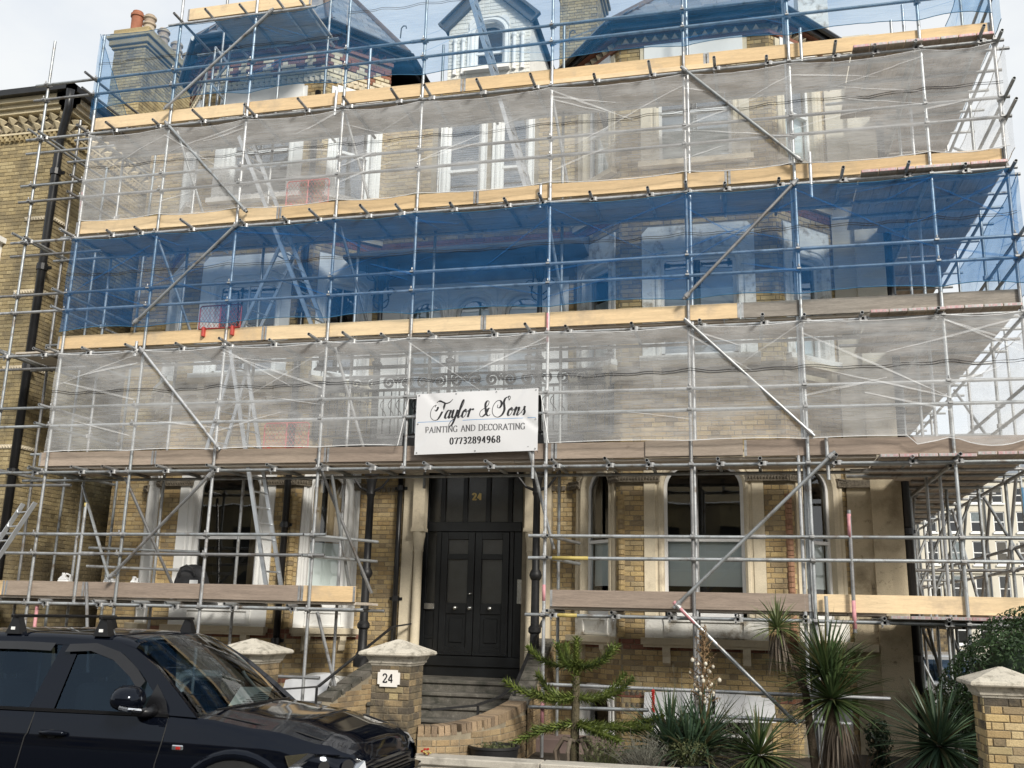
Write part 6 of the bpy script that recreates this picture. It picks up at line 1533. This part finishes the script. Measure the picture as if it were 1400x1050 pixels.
    vs = [(-4.82 - d, CYC + s_ * (1.07 + r * 1.28 * math.cos(2 * math.pi * i / n)), 1.285 + r * .98 * math.sin(2 * math.pi * i / n) * (1.05 if math.sin(2 * math.pi * i / n) > 0 else .8)) for r, d in prof for i in range(n)]
    b.add(vs, [(q * n + i, q * n + (i + 1) % n, (q + 1) * n + (i + 1) % n, (q + 1) * n + i) for q in range(len(prof) - 1) for i in range(n)] + [tuple((len(prof) - 1) * n + i for i in range(n))]); mi = ob('door_mirror', b, 'car_paint', car, smooth=True)
    b = MB(); b.path([(-4.79, CYC + s_ * 1.06, 1.20), (-4.72, CYC + s_ * .96, 1.185), (-4.68, CYC + s_ * .90, 1.20)], [.035, .04, .05], 8); ob('mirror_arm', b, 'car_trim', mi, smooth=True)
    b = MB(); b.path([(-4.72, CYC + s_ * .98, 1.215), (-4.70, CYC + s_ * 1.08, 1.21), (-4.74, CYC + s_ * 1.19, 1.225), (-4.80, CYC + s_ * 1.215, 1.24)], .016, 6); ob('indicator', b, 'lens', mi)
    # headlight
    hpts = [(-3.50, .95, .92), (-3.32, .92, .945), (-3.12, .80, .93), (-2.985, .60, .87), (-2.96, .58, .74), (-3.06, .78, .73), (-3.26, .905, .76), (-3.46, .955, .84)]
    b = MB(); b.poly([(x + .012, CYC + s_ * (y + .006), z) for x, y, z in hpts]); hl_ = ob('headlight', b, 'lens', car)
    b = MB(); b.poly([(x + .004, CYC + s_ * (y + .001), z) for x, y, z in hpts]); ob('lamp_body', b, 'chrome', hl_)
    for cxh, cyh, r in ((-3.07, .76, .055), (-3.22, .87, .05)):
        b = MB(); k = 16; vs = [(cxh + .018 + (.6 * r * math.cos(2 * math.pi * i / k)) * q, CYC + s_ * (cyh - .8 * r * math.cos(2 * math.pi * i / k) * q), .84 + r * math.sin(2 * math.pi * i / k) * q) for q in (1, .5) for i in range(k)]; b.add(vs, [(i, (i + 1) % k, k + (i + 1) % k, k + i) for i in range(k)] + [tuple(range(k, 2 * k))]); ob('projector', b, 'car_dark', hl_)
# windscreen, wipers, interior
b = MB(); wsb = [(-4.33, -.80, 1.165), (-4.22, -.45, 1.185), (-4.18, 0, 1.19), (-4.22, .45, 1.185), (-4.33, .80, 1.165)]; wst = [(-5.10, -.66, 1.735), (-5.05, -.36, 1.765), (-5.03, 0, 1.772), (-5.05, .36, 1.765), (-5.10, .66, 1.735)]
vs = []
for t in (0, .33, .67, 1):
    for p, q in zip(wsb, wst): v = Vector(p).lerp(Vector(q), t); v.x += .05 * math.sin(math.pi * t); v.y += CYC; vs.append(v)
b.add(vs, [(r * 5 + i, r * 5 + i + 1, r * 5 + 6 + i, r * 5 + 5 + i) for r in range(3) for i in range(4)]); ob('windscreen', b, 'car_glass_clear', car, smooth=True)
b = MB(); b.bbox(-4.62, -4.24, CYC - .84, CYC + .84, .95, 1.14, .04); ob('dashboard', b, 'car_trim', car)
b = MB(); b.bar((-4.24, CYC - .7, 1.205), (-4.20, CYC + .05, 1.215), .02, .015); b.bar((-4.22, CYC + .1, 1.215), (-4.28, CYC + .7, 1.20), .02, .015); ob('wiper', b, 'car_trim', car)
for yo in (-.42, .42):
    for xo in (-5.55, -6.45):
        b = MB(); b.bbox(xo - .09, xo + .09, CYC + yo - .25, CYC + yo + .25, .75, 1.36, .05); b.bbox(xo - .06, xo + .06, CYC + yo - .13, CYC + yo + .13, 1.40, 1.60, .045); b.path([(xo, CYC + yo - .06, 1.34), (xo, CYC + yo - .06, 1.42)], .008, 5); b.path([(xo, CYC + yo + .06, 1.34), (xo, CYC + yo + .06, 1.42)], .008, 5); autosmooth(ob('seat', b, 'car_seat', car))
b = MB(); b.path([(-4.78 + .05 * math.cos(a), CYC - .42 + .19 * math.sin(a), 1.12 + .18 * math.cos(a)) for a in [2 * math.pi * i / 20 for i in range(20)]], .015, 6, closed=True); ob('steering_wheel', b, 'car_trim', car)
b = MB(); b.quad((-4.60, CYC + .12, 1.15), (-4.30, CYC + .25, 1.155), (-4.42, CYC + .62, 1.30), (-4.66, CYC + .44, 1.30)); pm = ob('parking_notice', b, 'paper', car)
b = MB()
for i in range(6):
    z = i / 6; p0 = Vector((-4.56 + .02 * i, CYC + .20 + .045 * i, 1.162 + .018 * i)); b.path([p0 + Vector((.035 * t, .012 * t + .012 * math.sin(t * 3 + i), .004 + .003 * t)) for t in range(6)], .0035, 4)
ob('handwriting', b, 'ink', pm)
b = MB(); b.path([(-4.62, CYC + .72, 1.24), (-4.66, CYC + .69, 1.30), (-4.74, CYC + .67, 1.38), (-4.78, CYC + .69, 1.42)], .018, 6); ob('grab_handle', b, 'paper', car, smooth=True)
b = MB(); b.quad((-6.93, CYC - .72, 1.1), (-6.93, CYC + .72, 1.1), (-6.93, CYC + .66, 1.7), (-6.93, CYC - .66, 1.7)); ob('rear_window', b, 'car_glass', car)
# roof bars
for xo in (-5.40, -6.28):
    b = MB(); b.bbox(xo - .016, xo + .016, CYC - .74, CYC + .74, 1.895, 1.922, .005); rb = ob('roof_bar', b, 'car_trim', car)
    for s_ in (-1, 1):
        b = MB(); y = CYC + s_ * .66; b.hexa([(xo - .075, y - .05, 1.755), (xo + .075, y - .05, 1.755), (xo + .075, y + .05, 1.755), (xo - .075, y + .05, 1.755), (xo - .03, y - .03, 1.895), (xo + .03, y - .03, 1.895), (xo + .03, y + .03, 1.895), (xo - .03, y + .03, 1.895)]); ft = ob('bar_foot', b, 'car_trim', rb)
        b = MB(); b.box(xo - .018, xo + .018, y + s_ * .05 - .004, y + s_ * .05 + .004, 1.79, 1.815); ob('badge', b, 'plastic_white', ft)
# load bed walls behind the cab are part of the body; tailgate line
b = MB(); b.box(-8.2, -7.0, CYC - .80, CYC + .80, .70, .74); ob('load_bed', b, 'car_trim', car)

# ---------------------------------------------------------------- car parked behind
pc = thing('parked_car', 'silver estate car parked behind, seen between scaffold poles and hedge', 'car', (3.75, 21.5, 0))
def loft(sts, mname, nm, parent):
    b = MB(); rows = [[(3.75 + s_ * w_, y, z) for w_, z in sec] + [(3.75 - s_ * w_, y, z) for w_, z in sec[::-1]] for y, sec in sts for s_ in (1,)]; n = len(rows[0])
    b.add([v for r in rows for v in r], [(i * n + k, (i + 1) * n + k, (i + 1) * n + k + 1, i * n + k + 1) for i in range(len(rows) - 1) for k in range(n - 1)] + [tuple(range(n)), tuple((len(rows) - 1) * n + k for k in range(n))[::-1]]); return autosmooth(ob(nm, b, mname, parent), 40)
loft([(19.6, [(.70, .35), (.80, .6), (.70, .85)]), (19.9, [(.82, .30), (.88, .6), (.78, .98)]), (21.2, [(.84, .30), (.90, .65), (.84, 1.0)]), (23.6, [(.84, .30), (.90, .65), (.84, 1.02)]), (24.0, [(.75, .35), (.82, .6), (.74, .98)])], 'silver_car', 'body', pc)
loft([(20.75, [(.80, .98), (.74, 1.0)]), (21.4, [(.80, .98), (.62, 1.40)]), (21.5, [(.80, .98), (.62, 1.41)]), (23.3, [(.80, .98), (.64, 1.43)]), (23.8, [(.78, .98), (.70, 1.05)])], 'car_glass', 'cabin_glass', pc)
loft([(21.35, [(.66, 1.37), (.60, 1.43)]), (21.6, [(.66, 1.38), (.58, 1.46)]), (23.3, [(.66, 1.38), (.58, 1.48)]), (23.5, [(.66, 1.36), (.6, 1.42)])], 'silver_car', 'roof', pc)
for s_ in (-1, 1):
    b = MB(); b.path([(3.75 + s_ * .6, 21.6, 1.47), (3.75 + s_ * .6, 21.7, 1.52), (3.75 + s_ * .6, 23.2, 1.53), (3.75 + s_ * .6, 23.3, 1.48)], .018, 6); ob('roof_rail', b, 'chrome', pc)
    for y in (20.4, 23.0): b = MB(); b.path([(3.75 + s_ * .70, y, .32), (3.75 + s_ * .91, y, .32)], .32, 20); ob('wheel', b, 'rubber', pc)
# ---------------------------------------------------------------- planting
def leaf_strip(mb, base, d, ln, wd, droop, seg=5, fold=.25, twist=0., up=Vector((0, 0, 1))):
    """sword leaf: tapered folded strip bending under its weight"""
    d = d.normalized(); sd = d.cross(up)
    if sd.length < .05: sd = d.cross(Vector((1, 0, 0)))
    sd.normalize(); p = Vector(base); vs = []; cur = d.copy()
    for i in range(seg + 1):
        t = i / seg; w_ = wd * (min(1, .45 + 3.2 * t) if t < .2 else 1) * (1 - max(0, t - .25) / .75) ** .8 + .0012
        nn = sd.cross(cur).normalized()
        s2 = (sd * math.cos(twist * t) + nn * math.sin(twist * t))
        vs += [p - s2 * w_ / 2 + nn * w_ * fold, p, p + s2 * w_ / 2 + nn * w_ * fold]
        cur = (cur + Vector((0, 0, -droop / seg * (.4 + 1.4 * t)))).normalized(); p = p + cur * ln / seg
    fs = []
    for i in range(seg):
        a = i * 3; fs += [(a, a + 3, a + 4, a + 1), (a + 1, a + 4, a + 5, a + 2)]
    mb.add(vs, fs)
def rosette(mb, c, n, ln, wd, el0, el1, droop, rnd, ball=.03, seg=5, tilt=Vector((0, 0, 0))):
    for i in range(n):
        az_ = i * 2.39996 + rnd.uniform(-.2, .2); t = (i + .5) / n
        el_ = R(el1 + (el0 - el1) * t ** .8 + rnd.uniform(-7, 7))
        d = Vector((math.cos(az_) * math.cos(el_), math.sin(az_) * math.cos(el_), math.sin(el_))) + tilt
        leaf_strip(mb, Vector(c) + d * ball, d, ln * rnd.uniform(.78, 1.1), wd * rnd.uniform(.8, 1.15), droop * rnd.uniform(.5, 1.5), seg, .22, rnd.uniform(-.5, .5))
rn = random.Random(21)
# big yucca with a spent flower spike
yk = thing('yucca', 'large grey green yucca in a black tub with a spent white flower spike', 'yucca', (-.72, 12.35, .2))
b = MB()
for c, n in (((-.95, 12.35, .50), 80), ((-.55, 12.42, .55), 80), ((-.72, 12.20, .46), 80)): rosette(b, c, n + 20, .74, .044, -8, 84, .32, rn)
ob('crown', b, 'leaf_yucca', yk)
b = MB()
for k in range(120):
    a = rn.uniform(0, 6.28); leaf_strip(b, (-.72 + .25 * math.cos(a), 12.2 + .12 * math.sin(a), .40 + rn.uniform(0, .1)), Vector((math.cos(a), math.sin(a) - .3, rn.uniform(.1, 1.2))), rn.uniform(.25, .5), .014, .6, 4)
ob('grey_shoots', b, 'twig_grey', yk)
b = MB(); b.path([(-.56, 12.4, .55), (-.55, 12.4, 1.2), (-.52, 12.4, 1.85)], [.022, .018, .006], 8); ob('flower_stem', b, 'flower_stalk', yk)
b = MB(); w2 = MB()
for k in range(46):
    t = k / 46; z = 1.02 + .85 * t; a = k * 2.4; r = .20 * (1 - t * .75) * rn.uniform(.7, 1.2); p0 = Vector((-.54, 12.4, z)); p1 = p0 + Vector((math.cos(a) * r, math.sin(a) * r, .10)); b.path([p0, (p0 + p1) / 2 + Vector((0, 0, .01)), p1], .0035, 4)
    for q in range(9):
        s2 = p0.lerp(p1, .3 + .7 * q / 8) ; b.path([s2, s2 + Vector((rn.uniform(-.03, .03), rn.uniform(-.03, .03), rn.uniform(-.035, .03)))], [.003, .006], 4)
    if t < .55 and k % 4:
        for q in range(2):
            c = p0.lerp(p1, .5 + .5 * q) + Vector((0, 0, -.035)); s_ = rn.uniform(.012, .025)
            w2.lathe([(.002, s_), (s_ * .8, s_ * .5), (s_, -.2 * s_), (s_ * .75, -s_), (s_ * .2, -s_ * 1.25)], tuple(c), 7)
ob('flower_spray', b, 'flower_stalk', yk); ob('blossoms', w2, 'flower_white', yk, smooth=True)
b = MB(); b.lathe([(.24, .18), (.27, .36), (.285, .37), (.285, .40), (.25, .40)], (-.72, 12.15, 0), 24); ob('tub', b, 'plastic_black', yk)
# two smaller yuccas
def yucca(lab, c, n, ln, wd, mat_, seed, el0=-35, droop=.45):
    t = thing('yucca', lab, 'yucca', (c[0], c[1], .2), 'yuccas in the front garden'); r_ = random.Random(seed); b = MB(); rosette(b, c, n, ln, wd, el0, 82, droop, r_, .04, 6); ob('crown', b, mat_, t)
    b = MB(); b.path([(c[0], c[1], .1), (c[0] + .01, c[1], c[2] * .5), (c[0], c[1], c[2])], [.07, .06, .05], 9); ob('trunk', b, 'bark', t); return t
yucca('small green yucca rosette between the tub and the cordyline', (.07, 12.15, .52), 140, .58, .036, 'leaf_cordyline', 5)
yucca('round dark green yucca beside the right gate pier', (1.97, 11.95, .74), 240, .68, .036, 'leaf_yucca', 6, -50, .25)
# cordyline with two heads
cd = thing('cordyline', 'tall two headed cordyline palm with skirts of dead leaves', 'palm', (.82, 12.6, .2)); r_ = random.Random(9)
b = MB(); b.path([(.84, 12.6, .1), (.87, 12.6, .5), (.92, 12.6, 1.0), (.88, 12.6, 1.45)], [.085, .075, .06, .04], 10); ob('trunk', b, 'bark', cd)
b = MB(); b.path([(.74, 12.62, .1), (.68, 12.65, .7), (.64, 12.66, 1.2), (.52, 12.66, 1.5), (.42, 12.64, 1.68), (.36, 12.6, 1.9)], [.06, .05, .045, .04, .04, .03], 10); ob('trunk', b, 'bark', cd)
b = MB(); rosette(b, (.93, 12.55, 1.14), 170, .80, .036, -30, 82, .28, r_, .03, 6); ob('crown', b, 'leaf_cordyline', cd)
b = MB(); rosette(b, (.88, 12.62, 1.42), 130, .74, .036, -5, 84, .25, r_, .03, 6); ob('crown', b, 'leaf_cordyline', cd)
b = MB(); rosette(b, (.34, 12.58, 1.94), 80, .42, .026, -20, 80, .40, r_, .02, 6); ob('crown', b, 'leaf_pale', cd)
for c, n, z1, ln in (((.34, 12.58, 1.88), 46, 0, .42), ((.98, 12.5, .90), 90, 0, .62)):
    b = MB()
    for k in range(n):
        a = r_.uniform(0, 6.28); rr = r_.uniform(.02, .10 if ln < .5 else .17); leaf_strip(b, Vector(c) + Vector((math.cos(a) * rr, math.sin(a) * rr, -r_.uniform(0, .15))), Vector((math.cos(a) * .25, math.sin(a) * .25, -1)), ln * r_.uniform(.5, 1.1), .022, .2, 4, .3, r_.uniform(-1.5, 1.5))
    ob('dead_leaf_skirt', b, 'leaf_dry', cd)
b = MB()
for k in range(50):
    a = r_.uniform(2.2, 4.4); leaf_strip(b, (.66, 12.6, r_.uniform(.7, 1.35)), Vector((math.cos(a), math.sin(a), r_.uniform(-.3, .3))), r_.uniform(.25, .45), .014, 1.0, 5, .2)
ob('dry_fronds', b, 'leaf_dry', cd)
# monkey puzzle
mk = thing('monkey_puzzle', 'young monkey puzzle tree with spiky tiered branches behind the low wall', 'tree', (-2.12, 12.5, .2)); r_ = random.Random(4)
MX, MY = -2.12, 12.5
b = MB(); b.path([(MX - .01, MY, .1), (MX, MY, .75), (MX + .01, MY, 1.1), (MX + .01, MY, 1.3)], [.062, .052, .048, .042], 12); ob('trunk', b, 'bark_monkey', mk)
def spiky(mb, pts, r0, r1, dens=260, sc_=1.):
    P = catmull3(pts); L_ = [0]
    for a, c in zip(P, P[1:]): L_.append(L_[-1] + (c - a).length)
    tot = L_[-1]; n = int(tot * dens)
    mb.path([P[i] for i in range(0, len(P), 3)] + [P[-1]], [(r0 + (r1 - r0) * L_[i] / tot) * .34 for i in range(0, len(P), 3)] + [r1 * .34], 7)
    for k in range(n):
        s_ = tot * k / n; i = max(j_ for j_ in range(len(L_)) if L_[j_] <= s_); i = min(i, len(P) - 2)
        t = (P[i + 1] - P[i]).normalized(); p = P[i] + t * (s_ - L_[i]); a = k * 2.4
        o_ = t.orthogonal().normalized(); q = t.cross(o_); out_ = o_ * math.cos(a) + q * math.sin(a); sd = t.cross(out_); r = (r0 + (r1 - r0) * s_ / tot) * r_.uniform(.85, 1.15)
        w_ = .017 * sc_; tip = p + out_ * r * r_.uniform(1.15, 1.55) + t * r_.uniform(.03, .07) * sc_
        mb.add([p + out_ * r * .35 - sd * w_, p + out_ * r * .35 + sd * w_, tip, p + out_ * r * .66 + t * .022 * sc_ + out_ * .008], [(0, 1, 3), (0, 3, 2), (1, 2, 3)])
    e = P[-1]; t = (P[-1] - P[-2]).normalized()
    for k in range(16):
        a = k * 2.4; o_ = t.orthogonal().normalized(); q = t.cross(o_); out_ = o_ * math.cos(a) + q * math.sin(a); sd = t.cross(out_); rr = r1 * (1 - k / 22)
        mb.add([e - sd * .009, e + sd * .009, e + out_ * rr * .8 + t * (.025 + .02 * k / 16)], [(0, 1, 2)])
def catmull3(pts, n=6):
    P = [Vector(p) for p in pts]; P = [P[0] * 2 - P[1]] + P + [P[-1] * 2 - P[-2]]; o = []
    for i in range(1, len(P) - 2):
        a, b_, c, d = P[i - 1:i + 3]
        for k in range(n): t = k / n; o.append(.5 * ((2 * b_) + (c - a) * t + (2 * a - 5 * b_ + 4 * c - d) * t * t + (3 * b_ - a - 3 * c + d) * t ** 3))
    o.append(P[-2]); return o
BR = [  # (dx, dy, dz) tip offsets from whorl, whorl height, sag
 (1.44, [(-.60, -.05, .19), (.47, -.12, .22), (.50, .18, .24), (-.18, -.30, .24), (-.20, .38, .22)], .066),
 (1.05, [(-.88, -.10, .17), (-.55, .30, .24), (.72, -.12, .25), (.58, .30, .28), (-.45, -.40, .08)], .066),
 (.74, [(-.55, .1, -.10), (-.82, -.15, -.30), (1.08, -.1, .14), (.95, -.35, .02), (.60, -.5, -.12)], .06)]
for zh, tips, r in BR:
    for dx, dy, dz in tips:
        b = MB(); q = Vector((MX, MY, zh)); sg = -.10 if zh > .8 else -.05
        spiky(b, [q, q + Vector((dx * .35, dy * .35, dz * .15 + sg * .5)), q + Vector((dx * .72, dy * .72, dz * .5 + sg * .5)), q + Vector((dx, dy, dz))], r, r * .95, 190)
        ob('branch', b, 'leaf_monkey', mk)
b = MB(); spiky(b, [(MX, MY, 1.05), (MX + .01, MY, 1.3), (MX + .01, MY, 1.6), (MX + .01, MY, 1.76)], .055, .07, 260); ob('leader', b, 'leaf_monkey', mk)
b = MB()
for k in range(7): a = k * .9; b.path([(MX, MY, .52), (MX + .16 * math.cos(a), MY + .16 * math.sin(a), .56), (MX + .26 * math.cos(a), MY + .22 * math.sin(a), .42), (MX + .24 * math.cos(a), MY + .2 * math.sin(a), .28)], [.03, .026, .024, .02], 7)
ob('dead_branches', b, 'leaf_dry', mk)
# leafy masses
def leafball(mb, c, rad, n, size, rnd, shell=.35, flat=.0, zmin=-1):
    for k in range(n):
        while True:
            v = Vector((rnd.gauss(0, 1), rnd.gauss(0, 1), rnd.gauss(0, 1))).normalized()
            if v.z > zmin: break
        q = 1 - shell * rnd.random() ** 2 + .10 * math.sin(v.x * 5 + v.y * 3) * math.sin(v.z * 6 + v.y * 4)
        p = Vector((c[0] + v.x * rad[0] * q, c[1] + v.y * rad[1] * q, c[2] + v.z * rad[2] * q))
        nrm = (v + Vector((rnd.gauss(0, .55), rnd.gauss(0, .55), rnd.gauss(0, .55)))).normalized(); a = nrm.orthogonal().normalized(); a = (Matrix.Rotation(rnd.uniform(0, 6.28), 3, nrm) @ a); e = nrm.cross(a); s_ = size * rnd.uniform(.6, 1.3)
        mb.add([p - a * s_, p + e * s_ * .42 + nrm * s_ * .12, p + a * s_, p - e * s_ * .42 + nrm * s_ * .12], [(0, 1, 2, 3)])
hd = thing('clipped_bush', 'dense clipped dark green bush behind the right gate pier', 'bush', (3.3, 12.7, .2)); r_ = random.Random(31)
b = MB(); leafball(b, (3.36, 12.75, 1.10), (1.12, .95, 1.10), 26000, .027, r_, .16, zmin=-.9); ob('foliage', b, 'leaf_hedge', hd)
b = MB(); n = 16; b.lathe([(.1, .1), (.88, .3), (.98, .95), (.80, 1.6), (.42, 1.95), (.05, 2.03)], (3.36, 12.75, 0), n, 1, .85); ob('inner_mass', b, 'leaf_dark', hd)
b = MB()
for k in range(9):
    p = Vector((2.62 + .05 * k, 11.95, 1.25)); q = p + Vector((rn.uniform(-.1, .25), -.08, rn.uniform(.15, .4))); b.path([p, (p + q) / 2 + Vector((rn.uniform(-.03, .03), 0, .02)), q], [.006, .004, .002], 4)
ob('bare_twigs', b, 'twig_grey', hd)
ol = thing('olive_bush', 'yellow green bush under the scaffold return, before the parked car', 'bush', (2.75, 14.6, .2)); b = MB(); leafball(b, (2.62, 14.6, .92), (.42, .4, .38), 2600, .030, r_, .6); ob('foliage', b, 'leaf_olive', ol); b = MB(); b.path([(2.62, 14.6, .1), (2.62, 14.6, .8)], [.03, .02], 6); ob('stem', b, 'bark', ol)
ds = thing('dark_shrub', 'small glossy dark shrub against the stucco pilaster', 'shrub', (1.42, 12.6, .2)); b = MB(); leafball(b, (1.42, 12.6, .72), (.15, .15, .24), 520, .034, r_, .8); leafball(b, (1.44, 12.6, .45), (.12, .12, .16), 200, .034, r_, .8); ob('foliage', b, 'leaf_dark', ds); b = MB(); b.path([(1.42, 12.6, .1), (1.42, 12.6, .9)], [.014, .008], 6); ob('stem', b, 'bark', ds)
def twiggy(lab, c, n, ln, m, seed, wd=.006, green=0):
    t = thing('dry_shrub', lab, 'shrub', (c[0], c[1], .2), 'low wispy shrubs behind the low wall'); r_ = random.Random(seed); b = MB()
    for k in range(n):
        a = r_.uniform(0, 6.28); d = Vector((math.cos(a) * r_.uniform(.2, 1), math.sin(a) * r_.uniform(.2, 1), r_.uniform(.4, 1.2))).normalized(); p = Vector(c) + Vector((r_.uniform(-.1, .1), r_.uniform(-.08, .08), 0)); l = ln * r_.uniform(.5, 1.1)
        pts = [p, p + d * l * .5 + Vector((r_.uniform(-.03, .03), 0, 0)), p + d * l + Vector((r_.uniform(-.05, .05), 0, r_.uniform(-.04, .03)))]; b.path(pts, [wd * .6, wd * .45, wd * .2], 4)
        for q in range(2): s2 = pts[1].lerp(pts[2], r_.random()); b.path([s2, s2 + Vector((r_.uniform(-.08, .08), r_.uniform(-.05, .05), r_.uniform(0, .09)))], [wd * .4, wd * .2], 3)
    ob('twigs', b, m, t)
    if green: b = MB(); leafball(b, (c[0], c[1], c[2] + ln * .45), (ln * .6, ln * .5, ln * .45), green, .018, r_, .9); ob('foliage', b, 'leaf_olive', t)
twiggy('wispy silver grey shrub trailing by the low wall', (-1.22, 11.75, .32), 150, .42, 'twig_grey', 3)
twiggy('feathery green shrub under the monkey puzzle', (-1.72, 12.2, .25), 60, .5, 'leaf_olive', 8, green=500)
twiggy('bare reddish twigs behind the flower spike', (-.95, 12.75, .5), 26, .95, 'twig_grey', 12)
twiggy('thin dark stems to the right of the flower spike', (-.22, 12.6, .6), 30, .62, 'twig_grey', 13)
twiggy('olive green shrub spilling over the black tub', (-.72, 11.95, .38), 50, .34, 'leaf_olive', 14, green=700)
twiggy('sparse red brown stems below the small dark shrub', (1.28, 12.75, .2), 34, .6, 'flower_stalk', 15)
b = MB(); t = thing('aloe_spike', 'single red flower spike standing left of the big yucca', 'flower', (-1.16, 12.5, .2)); b.path([(-1.16, 12.5, .2), (-1.16, 12.5, .95)], .008, 5); ob('stem', b, 'flower_stalk', t)
b = MB()
for k in range(70): a = k * 2.4; z = .92 + .26 * k / 70; b.path([(-1.16, 12.5, z), (-1.16 + .022 * math.cos(a), 12.5 + .022 * math.sin(a), z - .012)], [.008, .005], 4)
ob('florets', b, 'lamp_red', t)
tb = thing('round_tub', 'black round plastic tub with low plants behind the front wall', 'planter', (-2.88, 11.72, .2)); b = MB(); b.lathe([(.24, .18), (.29, .50), (.305, .505), (.305, .53), (.28, .53), (.275, .49)], (-2.95, 11.72, 0), 26); autosmooth(ob('tub', b, 'plastic_black', tb)); b = MB(); leafball(b, (-2.95, 11.72, .50), (.25, .25, .06), 420, .02, r_, .8); ob('foliage', b, 'leaf_olive', tb); b = MB(); b.lathe([(.27, .47), (.27, .485), (.0, .49)], (-2.95, 11.72, 0), 20); ob('compost', b, 'soil', tb)
pb = thing('flower_patch', 'pale leafy bedding plants behind the left low wall', 'plants', (-6.5, 12.6, .5)); b = MB(); leafball(b, (-6.45, 12.72, .70), (.42, .16, .14), 700, .028, r_, .8); ob('foliage', b, 'leaf_pale', pb)
tf = thing('toy_flower', 'tiny bunch of red and yellow plastic flowers left on the wall coping', 'flowers', (-3.62, 11.12, .455)); b = MB()
for k in range(9): a = k * 2.4; c = (-3.60 + .035 * math.cos(a), 11.12 + .02 * math.sin(a), .475 + .025 * (k % 3)); b.lathe([(.002, .012), (.014, .006), (.016, -.004), (.004, -.014)], c, 7)
ob('petals', b, 'lamp_red', tf)
b = MB()
for k in range(5): b.lathe([(.002, .010), (.012, .005), (.013, -.004), (.003, -.012)], (-3.58 + .02 * k - .03, 11.10 + .01 * (k % 2), .50 - .012 * (k % 3)), 7)
ob('petals', b, 'band_yellow', tf)
